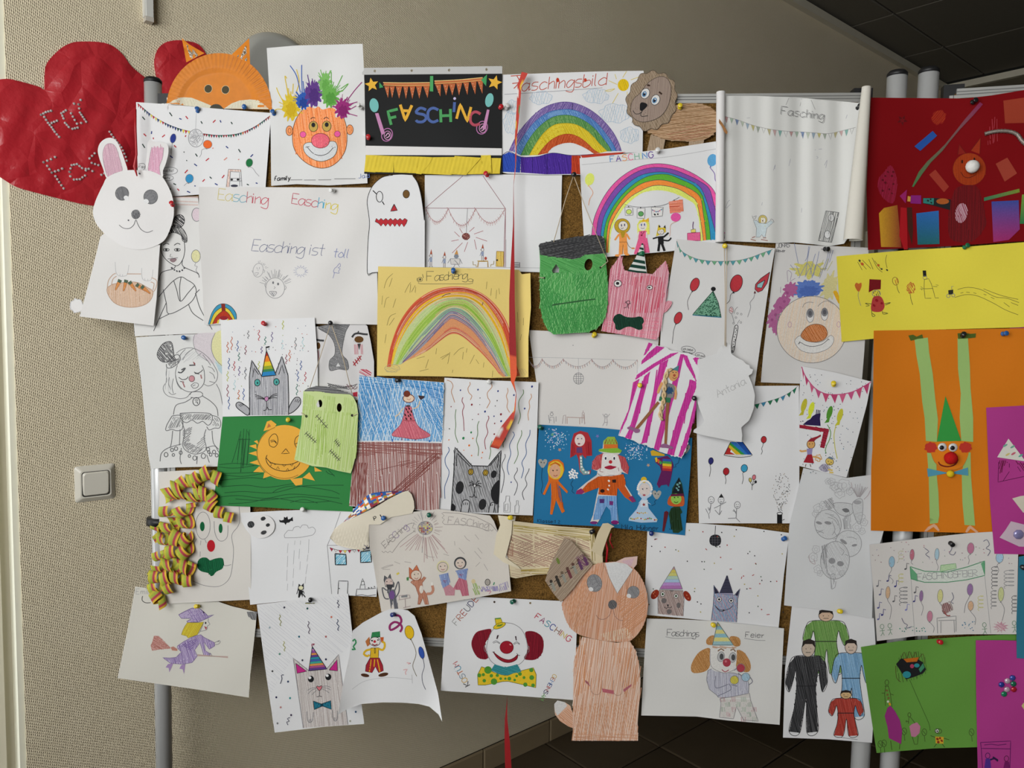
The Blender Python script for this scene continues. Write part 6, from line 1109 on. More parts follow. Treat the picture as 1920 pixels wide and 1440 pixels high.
# ---- witch sheet
sheet('witch_drawing', 'white drawing of a purple witch with yellow hair riding a red broom', 'drawing', 2, '168 920 240 930 400 1038 765 1030 860 1062 1042 1105 1035 1200 995 1560 985 1720 600 1660 40 1580 110 1240')
Z(210, 1080, 4)
part('signature'); tx('Emil', 180, 136, 40, '9a9a98', 0, 1.0); part('drawn_moon'); pc('1012 268 1088 268 1078 330 1050 328 1020 300', '5a5a5c', '8a8a8a', 70); ln('230 150 225 180 250 200 290 200', 1.2, 'k')
part('drawn_hat'); q = '500 290 540 268 600 240 650 240 690 270 720 300 765 290 720 315 650 345 570 350 560 340 600 318 520 318'; pc(q, '7a6498', 'aa9cba', 60, 2.2, 1.1); ln(q, .9, '5a4a78', 1, 0); fl('685 265 696 278 682 276', 'k')
part('drawn_hair'); q = '565 350 650 350 688 345 660 400 640 440 600 455 570 465 560 450 520 440 530 410 545 380'; fl(q, 'c8b83c'); ht(q, 'b8a02c', 120, 2.4, 1.2); ln(q, .8, '8a7a30', 1, 0)
part('drawn_face'); ln('688 345 668 400 650 432|725 320 720 340 735 362 715 375 715 395 700 408 660 415', .9, 'g'); fl(el(702, 352, 6, 8), 'k'); fl('690 375 712 385 705 405', 'a04a50')
part('drawn_dress'); q = '490 525 540 490 620 450 665 440 690 460 770 500 770 525 730 550 690 495 700 560 740 585 730 600 690 595 660 500 620 555 640 600 600 650 530 662 440 655 380 612 430 615 480 610 520 570 490 540'; fl(q, 'b4a6c2'); ht(q, '806a9c', 75, 2.2, 1.2); ht('500 530 560 490 640 470 600 560', '6e5890', 40, 2.6, 1.2); ln(q, .8, '6a5a80', 1, 0)
part('drawn_broom'); q = '300 500 290 520 300 560 360 550 440 545 430 530 350 450 315 448'; pc(q, 'a0645a', 'bc9088', 30, 2, 1.1); fl('440 535 460 528 490 548 490 562 450 558', 'b07a6c'); part('broom_handle'); ln('640 590 870 612|640 598 870 605', 1.6, 'b09890')
part('drawn_hands'); ln('770 500 810 480 790 495 815 490 800 510 775 515|735 600 725 580 740 580 750 600', .9, 'g'); part('drawn_shoes'); fl('420 660 460 655 430 722 425 690 402 685', '9a80aa'); fl('520 668 550 660 540 735 530 700 505 695', '9a80aa')
# ================================================================ the drawings, lower rows, middle and right
# ---- rain cloud and house
Z(210, 860, 3.84)
sheet('rain_house_drawing', 'landscape drawing of a rain cloud, moon and bat beside a party house', 'drawing', 4, '925 390 1200 375 1650 360 1900 352 1915 700 1905 995 1700 985 1400 1010 995 1052 960 700')
piece('moon', el(1075, 488, 98, 84, -10, 30), 3.5, None, 1, label='white glued paper moon with grey craters'); part('crater')
for x, y, rx, ry, c in ((1000, 474, 25, 24, '4a4a4c'), (1088, 432, 18, 14, '38383a'), (1122, 478, 15, 12, '38383a'), (1092, 532, 22, 14, '48484a')): fl(el(x, y, rx, ry, -20), c); ht(el(x, y, rx, ry, -20), '2a2a2c', 60, 2.4)
base(); part('drawn_bat'); fl('1202 440 1220 445 1236 440 1238 418 1250 425 1262 415 1268 438 1285 432 1300 418 1304 450 1288 448 1275 460 1258 462 1250 478 1240 462 1220 460 1208 458', '1c1c1e')
part('drawn_cloud'); ln('1245 570 1240 550 1255 530 1270 515 1300 518 1310 495 1345 488 1355 500 1370 478 1405 480 1415 500 1445 492 1465 515 1450 545 1420 555 1340 568 1245 570', .9, '8a8a8c')
part('drawn_rain'); ln('1268 610 1262 680|1265 700 1262 780|1260 800 1258 880|1318 590 1314 620|1312 660 1306 760|1308 790 1304 860|1358 590 1356 620|1350 650 1346 720|1418 580 1414 680|1410 690 1404 740|1408 760 1396 830|1265 900 1262 950|1304 880 1302 920|1395 850 1390 900|1356 740 1352 800', .8, 'lg', 0, 0)
part('drawn_cat_child'); fl('1335 950 1345 900 1362 915 1380 895 1382 940 1365 950', '2a2a2c'); fl(el(1360, 930, 16, 14), 'd0cca8'); fl('1345 950 1375 950 1372 1002 1362 975 1350 1002 1340 1000', '1c1c1e'); ln('1375 975 1392 998', 2, 'k'); ln('1338 950 1330 975|1376 950 1384 972', 1.4, 'k')
part('drawn_house'); ln('1645 385 1605 500 1550 625 1565 800 1582 975|1550 625 1700 622', .8, 'g', 0, 0); ln('1695 980 1700 882 1632 880 1626 975', 1.2, 'k', 0, 0); fl(el(1636, 935, 4), 'k')
part('drawn_bunting'); bunt('1568 640 1640 660 1740 655 1830 640', 8, 22, ['9a3048', None, 'b02a38', 'd0c060'], 'k', outline='7a6a60')
for q, g_ in (('1606 684 1684 690 1688 764 1608 764', 0), ('1790 670 1864 660 1868 745 1790 748', 0)):
    part('drawn_window'); fl(q, 'b8d4dc'); ht(q, '5aa4c0', 130, 2.6, 1.5); ln(q, 2.0, 'k', 1, 0)
part('drawn_cake'); ln('1755 992 1762 940 1830 940 1900 932|1785 935 1790 910 1820 908 1822 935|1792 908 1797 885 1815 884 1818 908|1798 884 1804 862 1812 884|1760 985 1800 980 1840 988 1900 980', 1.1, 'k', sm=0); dots('1848 930 1868 928 1890 922', 6, '6a6a6a'); part('drawn_lettering'); tx('Ju', 1812, 655, 36, 'k', -10, 1.3)
# ---- paper plate hat
PTM = mat('d2cab8', .8, .2, grain=.03, scale=80, bmp=.1, name='paper_plate')
def plate_fn(x, y): return 14 + 1.9 * sin(x * .9 - y * .35) * max(0, min(1, ((y - 985) + (x - 640) * .1) / 20)) + 5 * sin((x - 620) / 155 * pi)
Z(600, 900, 4.8)
sheet('paper_plate_hat', 'folded white paper plate hat with a colourful mosaic painted rim', 'paper craft', 6, '88 520 130 440 200 385 330 325 480 255 620 170 740 110 790 95 825 130 845 190 850 250 830 300 640 335 540 400 440 400 440 600 380 632 260 615 150 585', m=PTM, grid=3, fn=plate_fn, th=.001)
part('writing'); tx('P', 490, 365, 34, 'k', -20, 1.5); ln('540 312 560 345 570 320', 2, 'k', 0, 0); tx('Ju', 385, 622, 40, '2a2a50', -15, 1.5)
flush(); V, Fc, cl = [], [], []; R_ = random.Random(9)
RIM = smooth(tp('205 392 300 335 400 285 520 215 640 150 760 98'), False, 4); TOP = smooth(tp('205 385 280 300 350 210 440 130 540 108 640 100 765 92'), False, 4)
n_ = 24; pal = [C(c) for c in ('2a5aa0', 'c87a2a', '8a2a38', 'd8d4c8', '4a3a6a', 'c84a2a', 'e0dcd4', '5a8ac0', '8a8a3a')]
for i in range(n_ + 1):
    a = RIM[int(i / n_ * (len(RIM) - 1))]; b = TOP[int(i / n_ * (len(TOP) - 1))]
    for k in range(7): t = k / 6; x, y = a[0] + (b[0] - a[0]) * t, a[1] + (b[1] - a[1]) * t; V.append(PB(x, y, .033 + .012 * sin(i / n_ * pi) - .014 * t * t)); cl.append(None)
V2, F2, c2 = [], [], []
for i in range(n_):
    for k in range(6):
        c = pal[0] if k == 5 and R_.random() < .6 else R_.choice(pal); m_ = len(V2); V2 += [V[i * 7 + k], V[i * 7 + k + 1], V[i * 7 + k + 8], V[i * 7 + k + 7]]; c2 += [c] * 4; F2.append((m_, m_ + 1, m_ + 2, m_ + 3))
o = mk('painted_rim', V2, F2, CARD, cur.root, c2, False); o['label'] = 'rim painted with a bright mosaic'; o['kind'] = 'stuff'
# ---- disco kids
sheet('disco_costume_drawing', 'pale sheet with FASChing banners, a disco ball and four costumed children', 'drawing', 8, '440 395 470 380 640 325 850 285 1070 262 1300 292 1530 320 1565 370 1610 490 1690 700 1720 1000 1400 1060 1100 1110 790 1160 552 1185 520 1000 480 750 445 600', 'c8c2ba', fn=lambda x, y: 9 * max(0, (712 - x) / 25) ** 2 + 6, grid=6)
part('drawn_disco_ball'); ln('905 290 925 370|930 495 918 655', .9, 'g'); fl(el(948, 432, 66, 60), 'b0a898')
R_ = random.Random(4)
for i in range(7):
    for j in range(7):
        x, y = 893 + i * 17, 380 + j * 16
        if ((x + 7 - 948) / 64) ** 2 + ((y + 7 - 432) / 58) ** 2 < .85: fl([(x, y), (x + 14, y), (x + 14, y + 13), (x, y + 13)], R_.choice(['8a3a40', '9a8a98', 'c0b870', '7a7a88', 'a89a90', 'b09a4a', '6a5a78'])); cur.ink.lift -= .000018
cur.ink.lift += .00003; ln(el(948, 432, 66, 60), 1, 'g', 1)
part('light_rays'); rays(948, 432, 85, 240, 40, 145, 18, 'a08080', .9, .35); rays(948, 432, 85, 150, -60, 30, 9, '9a8a88', .9, .2); rays(948, 432, 85, 140, 200, 300, 8, 'a09a98', .8, .2); ln('1300 500 1320 530 1350 550|1395 490 1430 535|1210 550 1215 590|1250 610 1300 665|1420 610 1460 660|1390 640 1450 710|940 665 980 690 1030 695|1110 665 1160 680|550 795 610 770 660 765 560 800 630 805|670 735 720 755|760 735 820 745|1400 780 1440 740|1475 755 1510 815', .9, '9a9490')
part('drawn_banner'); ln('1115 292 1095 300 1118 320 1098 340 1120 355 1100 380 1120 400|1110 292 1250 300 1400 330 1540 400 1600 470|1120 400 1280 402 1420 425 1520 460 1530 445 1545 460 1560 445', 1.0, '8a8480', sm=0); tx('FASChing', 1150, 390, 62, '9a9490', 7, 1.2, .9)
part('drawn_banner'); ln('580 620 640 540 720 450 800 395 850 385 830 430 860 440 840 460 860 470|660 640 720 560 790 500 860 455|555 640 575 655 590 640 610 655 630 640 650 655 665 635', 1.0, '8a8480', sm=0); tx('FASChing', 590, 615, 60, ['8a8480', '8a8480', '8a8480', '8a7a98'], -42, 1.1, .68)
part('drawn_bat_child'); ol('575 900 580 860 610 885 632 845 640 890 668 930 665 965 590 960', '5a5a5e', 'k', 1, 0); ol(el(620, 925, 38, 42), 'c0aca4', 'g', 1); fl('595 940 660 940 640 995 610 990', '3a3a3e'); fl('600 985 675 985 690 1080 705 1160 670 1165 655 1080 640 1165 628 1080', '707078'); ht('600 985 675 985 690 1080 705 1160 670 1165 655 1080 640 1165 628 1080', '48484e', 85, 2.2); fl(el(648, 1035, 24, 40), '6a4a80'); ln('600 995 560 970 580 1060 620 1070|675 990 705 915 712 1000 680 1060', 2.2, '58585e'); dots('602 915 640 912', 5, 'k'); ln('690 850 712 835', 3.5, 'c8b850')
part('drawn_fox_child'); ol('805 880 802 785 835 815 870 765 890 812 912 860 905 900 850 905', 'b86848', '8a4a30', 1, 0); ol(el(865, 858, 48, 46), 'c8b8a8', '8a4a30', 1.1); dots('850 850 884 845', 5, 'k'); ln('850 882 868 890 885 880', 1, '8a3a30'); q = '830 905 910 900 935 870 955 880 920 925 925 980 960 1030 978 1120 945 1120 925 1060 900 1120 880 1120 888 1040 860 960 815 920'; fl(q, 'b4806a'); ht(q, 'a0644c', 80, 2.4, 1.1); ln(q, .9, '8a5a48', 1, 0); fl(el(912, 985, 18, 36), 'ccc4ba'); ln('960 1025 1000 1020 1018 990 1010 950', 5, 'b4806a'); ln('1008 950 1006 920', 4, 'd4d0c8'); fl('778 878 800 872 798 905 780 905', '4a7a4a')
for x, y, hair, s in ((1105, 780, 'c4b860', 1), (1262, 748, '3a3a3c', 2)):
    part('drawn_cape_child'); fl(el(x, y, 56, 56), hair if s == 2 else 'ccc49a'); ol(el(x, y + 4, 44, 44), 'c9b9ac', 'g', 1); dots([(x - 20, y - 2), (x + 18, y - 6)], 6, '4a4a4a'); ln([(x - 15, y + 22), (x + 2, y + 30), (x + 15, y + 22)], 1, '8a4a48')
fl('1070 855 1155 835 1165 920 1160 975 1105 975', '8898bc'); ht('1070 855 1155 835 1165 920 1160 975 1105 975', '6a7aa8', 80, 2.4); fl('1110 970 1165 940 1215 985 1210 1040 1130 1040', 'b4808a'); fl('1220 815 1330 795 1320 860 1315 910 1260 905', '8898bc'); ht('1220 815 1330 795 1320 860 1315 910 1260 905', '6a7aa8', 80, 2.4); fl('1195 985 1250 880 1320 905 1340 1040 1280 1045 1260 990', 'b87080'); ht('1195 985 1250 880 1320 905 1340 1040 1280 1045 1260 990', 'a45868', 75, 2.4); ln('1110 905 1140 905 1128 925|1255 850 1290 848 1275 866', 1, '8a3a48', 1, 0)
part('drawn_table'); ln('705 1080 815 1060|715 1075 710 1040 805 1035 810 1062|765 1070 770 1150|750 1150 815 1135', 1.2, '9a8a88', sm=0); fl('730 1045 785 1030 785 1055 732 1058', '7a7a7c')
part('drawn_audience'); ht('1370 900 1440 960 1440 1030 1380 1040', '8aa850', 70, 3, 1.3); fl(el(1380, 912, 18, 20), 'c8b890'); ht('1450 960 1600 955 1600 1000 1450 1005', '7a70a8', 85, 2.4, 1.3); ol(el(1508, 920, 22, 28), '9a948c', 'k', 1); ht('1610 940 1700 905 1695 985 1610 1005', '8a80b0', 75, 3, 1.2); ln('1500 1000 1540 1000 1520 1025', 1, 'b0607a'); ln('1560 945 1570 920', 2, '4a8a6a')
# ---- white cat, bow tie
Z(210, 1080, 4)
sheet('bow_tie_cat_drawing', 'white drawing of a pale cat with striped party hat and teal bow tie', 'drawing', 5, '1086 215 1300 190 1500 155 1770 132 1810 500 1892 1110 1600 1130 1220 1175 1150 700')
part('pencil_background'); ht('1090 230 1765 140 1805 500 1700 600 1480 520 1360 610 1180 900', 'c2c2c8', 40, 5, .7, .05)
part('drawn_cat'); q = '1358 615 1475 705 1612 695 1700 588 1728 800 1770 1115 1435 1140 1400 900 1375 720'; fl(q, 'c4bebb'); ht(q, 'a89e9a', 84, 2.6, 1.0, .08); ln('1435 1140 1400 900 1375 720 1358 615 1475 710|1612 695 1700 588 1728 800 1770 1115', 1.2, 'g', 0, 0); fl('1378 655 1460 715 1388 730', 'b8287c'); ln('1378 655 1460 715 1388 730', 1, 'k', 1, 0); fl('1628 705 1688 628 1692 712', 'b8287c'); ln('1628 705 1688 628 1692 712', 1, 'k', 1, 0)
for x, y in ((1492, 773), (1622, 757)): part('drawn_eye'); ol(el(x, y, 21, 23), '1c1c1e', 'k', .8); fl(el(x - 8, y - 10, 11, 10), 'd8d8d8')
part('drawn_nose'); ol('1556 860 1534 835 1540 825 1554 832 1568 822 1576 832', 'c8707a', 'k', 1.1); ln('1556 860 1556 900 1535 905|1556 900 1575 905', 1.1, 'k'); part('drawn_whiskers'); ln('1530 838 1500 840 1465 858|1530 845 1500 855 1470 885|1535 855 1515 875 1500 890|1580 828 1610 825 1640 835|1580 838 1615 842 1640 855|1578 848 1605 860 1630 878', 1, 'g')
part('bow_tie'); ol('1510 938 1570 960 1640 935 1645 1000 1578 975 1518 1002', '1f6a80', 'k', 1.2, 0); fl(el(1574, 968, 12), '123a4a'); dots('1530 955 1540 975 1530 990 1600 958 1620 970 1610 985 1628 950 1550 962', 4, '0e3a4a')
part('drawn_paw'); ln('1462 1015 1465 1075 1480 1100 1500 1090 1508 1060 1512 1020|1480 1100 1480 1075|1492 1096 1490 1072', 1.1, 'g'); part('drawn_paw'); ln('1652 1005 1655 1060 1670 1088 1690 1075 1690 1010|1668 1085 1668 1060|1680 1082 1680 1058', 1.1, 'g')
part('drawn_party_hat'); st_ = ['2a7a94', 'b87ab0', '8a4a9a', 'c8884a', '5a3a80', '2a8a9a', '3a5aa0', '3a9a8a', 'c88a4a', 'a04a80', '5a3a80']
for i, c in enumerate(st_):
    t0, t1 = i / 11, (i + 1) / 11; f_ = lambda t, s: (1502 - 27 * t + s * (135 * t), 530 + 180 * t - 12 * s * t); fl([f_(t0, 0), f_(t0, 1), f_(t1, 1), f_(t1, 0)], c); ln([f_(t1, 0), f_(t1, 1)], .7, 'k', 0, 0)
ln('1502 530 1475 712 1612 698', 1.2, 'k', 1, 0); ln('1502 530 1498 512 1520 510 1505 520', 1.6, '8a3a50')
part('drawn_confetti'); 
for x, y, c in ((1292, 236, '3a3a48'), (1465, 244, '1f4a48'), (1182, 387, '9aaab0'), (1645, 308, 'b8604a'), (1403, 455, '1f5a6a'), (1604, 455, 'a05a58'), (1257, 585, '5a8a78'), (1428, 632, '3a3a48'), (1604, 625, '2a2a48'), (1203, 714, '48484a'), (1320, 792, '2a3a5a'), (1232, 910, '2a2a48'), (1335, 916, '2a8a8a'), (1265, 985, 'b07a78'), (1343, 1043, '3a3048'), (1241, 1105, '78787a'), (1828, 1019, '2a4a6a'), (1786, 1088, '98988a')): fl(el(x, y, 7, 8), c)
for x, y, L, c in ((1255, 290, 85, '8a8a4a'), (1690, 180, 60, '3a3a50'), (1470, 340, 95, '4a3a50'), (1688, 325, 85, '2a3a5a'), (1285, 490, 75, 'a0a058')): wig(x, y, L, c, 6, 2, 12, 1.2)
ln('1288 742 1270 745 1275 770 1262 808|1448 205 1470 200 1500 205 1520 205|1335 1062 1315 1070 1330 1090 1310 1095 1320 1118', 1.3, '3a3a50'); ln('1448 205 1480 206 1520 203', 1.3, '8a8a40')
# ---- curled clown sheet
Z(630, 1100, 4)
def cf(x, y):
    u = (x - 640) / 188; v = max(0, (y - 1250) / 105)
    return 8 + 30 * max(0, (700 - x) / 62) ** 2 * (.35 + .65 * v) + 16 * max(0, (x - 790) / 38) ** 2 * v + 10 * v * v
sheet('curling_clown_drawing', 'curling white sheet with a small clown in striped trousers and two balloons', 'drawing', 8, '345 190 400 170 470 165 540 178 590 220 640 350 700 560 765 800 797 1015 770 960 700 900 620 880 500 870 350 868 190 880 80 920 15 960 50 750 100 520 125 330 200 270', fn=cf, grid=5)
part('drawn_clown'); fl('270 342 330 335 332 378 262 385', '2f7a4a'); ln('262 384 332 376', 1.4, '1a4a2a', 0, 0); fl('220 410 250 375 260 430 235 450', 'b06a3a'); fl('330 380 358 378 355 410 340 420', 'b8562a'); ol(el(292, 412, 40, 34), 'd6d0cc', 'k', 1); dots('270 405 315 400', 7, 'k'); fl(el(290, 412, 10), 'b02430'); ln('270 430 290 440 312 432', 2, '7a1a28'); ol('262 460 320 458 318 535 255 535', 'd0a828', '5a4010', 1, 0); ln('262 470 225 480 208 505 235 522 250 510|318 465 350 475 365 450 362 420 345 415', 4, 'd0a828'); ol('255 535 325 535 350 590 355 630 320 645 295 600 270 645 220 635 225 590', '9a2430', '4a1018', 1, 0); ln('265 545 250 640|290 545 285 600|310 545 330 640', 2, 'd0a020', 0, 0); fl(el(218, 665, 32, 13, 10), '4a2c1a'); fl(el(355, 660, 38, 14, -12), '4a2c1a'); ln(el(292, 480, 4, 20), .9, 'k', 1)
part('drawn_streamer'); ln('440 215 475 220 490 260 460 300 410 325 405 290 440 265 480 280 495 310 480 340', 4.2, '8a2a60'); part('drawn_streamer'); ln('125 410 140 395 150 420 130 450 145 470 118 470', 3, '3a8a5a')
part('drawn_balloon'); bal(550, 342, 33, 50, 'd4ac1c', -12, '595 470 598 520 575 590 590 640 605 672', '5a4a1a', .9, .9); part('drawn_balloon'); bal(641, 495, 19, 45, '2f4fa0', -14, '662 600 645 660 650 720 672 772', '2a2a4a', .9, .9); part('pencil_marks'); ln('120 770 200 715 300 690 430 682 570 695|568 660 572 725', .9, 'b4b4b6'); ln('530 570 560 575 540 580|505 625 535 620 520 640 525 660', 1.8, 'd0a8a8')
# ---- FREUDE FASCHING clown
sheet('big_clown_drawing', 'white drawing of a laughing clown with dark red hair and yellow polka dot bow tie', 'drawing', 5, '838 60 1100 78 1330 90 1700 108 1812 112 1800 500 1785 850 1300 815 785 780 810 400')
part('lettering', 'coloured word FREUDE'); tx('FREUDE', 905, 292, 46, ['9a9a98', 'a0604a', '9a4a40', '6a6a70', '4a4a6a', 'a0503a'], -50, 1.5, .98)
part('lettering', 'coloured word FASCHING'); tx('FASCHING', 1488, 235, 44, ['b03a4a', '8a4a6a', '4a8a9a', '3a4a8a', '8a6a5a', 'a0503a', 'c0a848', 'b03040', '3a8a8a'], 35, 1.6, 1.0)
part('lettering', 'coloured word KOSTÜM upside down'); tx('KOST\xdcM', 1004, 735, 40, ['3a3a3c', 'c0a05a', '7a8a98', 'b0603a', '4a8aa0', 'b04a4a'], -118, 1.5, .82); part('lettering', 'coloured word GEMEINSAM'); tx('GEMEINSAM', 1630, 655, 30, ['c0a868', 'a0604a', '5a7aa8', '3a4a7a', 'b04a4a', '8a3a40', '3a3a5a', '5a8a4a', '6aa05a'], 118, 1.3, .88)
part('drawn_hair'); q = '1165 320 1100 325 1050 345 1020 400 1018 450 1045 510 1080 540 1135 540 1125 480 1118 430 1145 380'; fl(q, '7c1626', 1); ht(q, '6a1020', 80, 3, 1.6, sm=1); part('drawn_hair'); q = '1420 342 1480 335 1540 370 1558 430 1545 500 1500 545 1440 550 1410 535 1440 470 1430 400'; fl(q, '7c1626', 1); ht(q, '6a1020', 95, 3, 1.6, sm=1)
part('drawn_face'); ln('1265 270 1330 280 1390 320 1425 390 1435 470 1415 540 1370 585 1300 605 1220 595 1160 555 1130 480 1140 400 1165 340 1185 315', 1, 'g'); ln('1125 430 1112 450 1115 480 1130 492|1435 445 1448 450 1445 490 1428 505', 1, 'g'); ln('1175 420 1200 405 1232 425|1180 425 1205 415 1228 430|1330 430 1355 412 1378 430|1335 434 1358 422 1376 434', 1.1, 'g')
part('drawn_hat', 'tiny yellow hat'); ol('1192 238 1235 234 1248 268 1200 288', 'd0b428', '5a5a20', 1, 0); ol(el(1226, 293, 48, 19, -22), 'd0b428', '5a5a20', 1); fl('1196 236 1236 233 1238 242 1196 246', '5a8a3a'); ln('1205 298 1225 285|1218 300 1238 284|1232 296 1250 280', 1.8, '4a7a30', 0, 0); part('eyebrow'); fl('1202 392 1208 365 1222 362 1212 392', '3a2a30'); part('eyebrow'); fl('1342 372 1352 370 1356 405 1348 402', '3a2a30'); part('drawn_nose'); ol(el(1280, 455, 50, 47), '941828', '5a0c18', 1); fl(el(1308, 435, 9, 5, 30), 'c88a8a')
part('drawn_mouth'); q = '1180 490 1205 510 1250 538 1300 548 1340 530 1362 510 1355 545 1310 568 1260 565 1210 535'; fl(q, '8c1a28', 1); ln(q, 1, '4a0c14', 1); ln('1172 490 1190 488|1355 500 1368 515 1380 515', 1, 'k')
part('bow_tie'); q = '1092 600 1130 615 1190 645 1265 665 1290 665 1350 640 1480 608 1502 660 1498 758 1400 735 1290 710 1250 712 1120 738 1065 738 1062 660'; fl(q, 'd4b428'); ln(q, 1, '5a5a20', 1, 0)
for x, y, r in ((1140, 625, 28), (1105, 660, 12), (1165, 668, 13), (1112, 705, 13), (1185, 712, 24), (1210, 665, 12), (1235, 690, 10), (1300, 690, 14), (1340, 700, 10), (1410, 682, 11), (1468, 682, 18), (1355, 670, 10), (1420, 735, 16), (1478, 740, 14), (1075, 665, 15), (1465, 625, 16), (1270, 690, 9), (1380, 655, 14)): fl(el(x, y, r), '4a8a30'); cur.ink.lift -= .000018
part('drawn_collar'); q = '1190 582 1270 605 1360 582 1390 638 1330 650 1285 665 1240 660 1160 628'; fl(q, '3a8a90'); ht(q, '2a7a80', 20, 3, 1.4)
part('punched_hole'); fl(el(1188, 115, 8), '3a2a20'); fl(el(1457, 123, 8), '7a6a50'); part('signature'); tx('Amelia', 895, 95, 20, '8a8a8a', 3, .8, .8); ln('848 65 852 80|862 65 860 82', .9, '8aa0b0', 0, 0)
# ---- folded paper box
Z(900, 940, 3.1304)
BOXM = mat('cbbd9e', .8, .2, grain=.04, scale=50, bmp=.2, name='yellowish_paper')
sheet('folded_paper_box', 'shallow folded paper box scribbled with brown and gold pencil', 'paper craft', 7, '195 115 450 145 660 160 680 250 720 305 722 400 600 415 330 430 210 452 120 432 65 400 80 310 100 230 140 140', m=BOXM, fn=lambda x, y: 4 + 2.5 * sin(x * .08))
part('brown_scribble'); q = '190 195 470 200 640 230 650 370 400 385 240 385 150 330 160 230'; ht(q, 'a08070', 20, 3.2, 1.3, .15); ht('200 240 480 220 500 330 250 380', '9a7a6c', -25, 4, 1.2); ht('150 200 190 200 200 320 150 330', '94705e', 88, 3, 1.4); ht('100 395 250 400 330 425 210 445', 'b09884', 10, 4, 1)
part('gold_border'); q = '195 130 450 155 655 165 650 235 560 215 400 190 200 180'; ht(q, '9a8a50', 5, 2.4, 1.3, .2); q = '240 395 500 385 720 375 720 402 500 418 330 428 240 425'; ht(q, 'a08c4a', -2, 2.4, 1.3, .2); ht('648 170 675 180 672 350 650 345', '8a7a40', 88, 2.2, 1.2)
piece('side_wall', '105 82 160 88 190 100 185 190 150 330 225 382 240 400 140 360 80 310 95 200 118 140', 4, m=mat('d0c6ae', .7, .2, grain=.03, bmp=.1), fn=lambda x, y: 7 * max(0, (960 - x) / 40)); base()
piece('tape', '120 90 210 88 205 115 112 112', 5.5, 'c9c2b4', label='clear sticky tape'); base()
g = G(); q = [(1086, 1012), (1092, 1000), (1110, 985), (1132, 968), (1134, 962)]
V = []
for i, (x, y) in enumerate(((1118, 1038), (1124, 1020), (1130, 1003), (1138, 986), (1146, 984))):
    w = (10, 9, 9, 8, 6)[i]; V += [PB(x - w, y - w * .55, .036 + .004 * i), PB(x + w, y + w * .55, .034 + .004 * i)]
o = mk('paper_handle', V, [(2 * i, 2 * i + 1, 2 * i + 3, 2 * i + 2) for i in range(4)], BOXM, cur.root); o['label'] = 'curled paper strip handle'
g = G(); g.tube([PB(x, y, .03) for x, y in ((1138, 985), (1134, 1005), (1139, 1030), (1137, 1055))], .0022, 7); g.tube([PB(x, y, .032) for x, y in ((1146, 1000), (1143, 1014), (1150, 1028))], .0015, 6); tag(g.mk('red_ribbon', SILK), 'short red ribbon loop that holds up the paper fox', 'ribbon')
# ---- cut-out fox
sheet('fox_cutout', 'large orange pencilled paper fox with white blaze and bushy tail', 'paper cutout', 10, '575 860 600 795 700 815 800 830 880 822 915 880 935 960 942 1060 935 1180 925 1300 928 1405 545 1405 545 1250 548 1050 550 940', 'd2b3a0', fn=lambda x, y: 2)
BODY = '575 860 600 795 700 815 800 830 880 822 915 880 935 960 942 1060 935 1180 925 1300 928 1405 545 1405 545 1250 548 1050 550 940'
part('pencil_shading'); ht(BODY, 'c69274', 96, 2.8, 1.4, .12); ht('560 860 620 830 640 1100 560 1150', 'c4875f', 92, 3, 1.3); ht('800 860 900 860 930 1050 860 1150 800 1000', 'c4875f', 98, 3.2, 1.3); ht('550 1200 920 1160 915 1390 560 1390', 'c99676', 75, 3, 1.3); ht(BODY, 'dac4b4', 100, 6, 1.3); ht('550 1370 925 1370 925 1400 550 1400', 'c08a6a', 2, 3, 1)
part('drawn_paws'); ln('655 1035 648 1090 660 1125 690 1135 712 1110 718 1050|785 1050 780 1110 800 1138 830 1130 838 1080 845 1050', .9, 'a07a68'); fl('615 1048 635 1060 648 1088 618 1062', '9a5a60'); fl('715 1098 785 1110 785 1132 720 1120', 'b0606a'); fl('840 1105 880 1078 890 1072 888 1085 845 1120', 'a8606a')
piece('tail', '545 1245 530 1200 500 1180 455 1168 435 1190 440 1250 470 1290 520 1322 545 1330', -1.2, 'cda68e'); part('pencil_shading'); ht('545 1245 515 1215 460 1255 470 1290 520 1322 545 1330', 'c08866', 40, 3, 1.2); part('tail_tip', 'white tip of the tail'); fl('455 1168 500 1180 512 1200 455 1258 440 1235 435 1190', 'c8c6c4')
HD = '735 360 800 355 880 380 935 430 975 520 985 620 970 700 940 760 900 805 850 825 740 820 640 800 560 770 510 710 482 620 490 580 520 540 560 470 620 400 690 365'
piece('ear', '790 358 850 330 925 322 920 370 895 400', .8, 'cdb0a8'); part('inner_ear'); fl('830 350 905 335 885 385', 'c8a8b0')
piece('head', HD, 1.6, 'cba58f', 1); part('pencil_shading'); ht(HD, 'c08868', 98, 2.6, 1.3, .12, sm=1); ht('490 600 620 420 700 400 640 700 560 760', 'c4906e', 115, 3, 1.3); ht('800 560 960 520 980 680 860 800', 'c08660', 140, 3.2, 1.3); ht('700 780 860 740 900 800 760 820', 'cfc0a8', 90, 4, 1.4)
part('white_blaze', 'white blaze on the forehead'); fl('735 362 800 356 860 368 898 400 806 542 760 450', 'cbcbcb'); ln('722 362 760 450 806 542 898 400', .9, '8a7a70', 0, 0)
for x, y, s in ((672, 480, -1), (900, 533, 1)): part('drawn_eye'); fl(el(x, y, 42 if s < 0 else 34, 50 if s < 0 else 34, -15), '8a8a8c'); ht(el(x, y, 40 if s < 0 else 32, 48 if s < 0 else 32, -15), '737376', 60, 2.2); ln(el(x, y, 43 if s < 0 else 35, 51 if s < 0 else 35, -15), .8, '5a5a5c', 1); fl(el(x - 26 * s * (1 if s > 0 else -.8), y + (36 if s < 0 else 22), 14, 12, 30), 'd0d0d0')
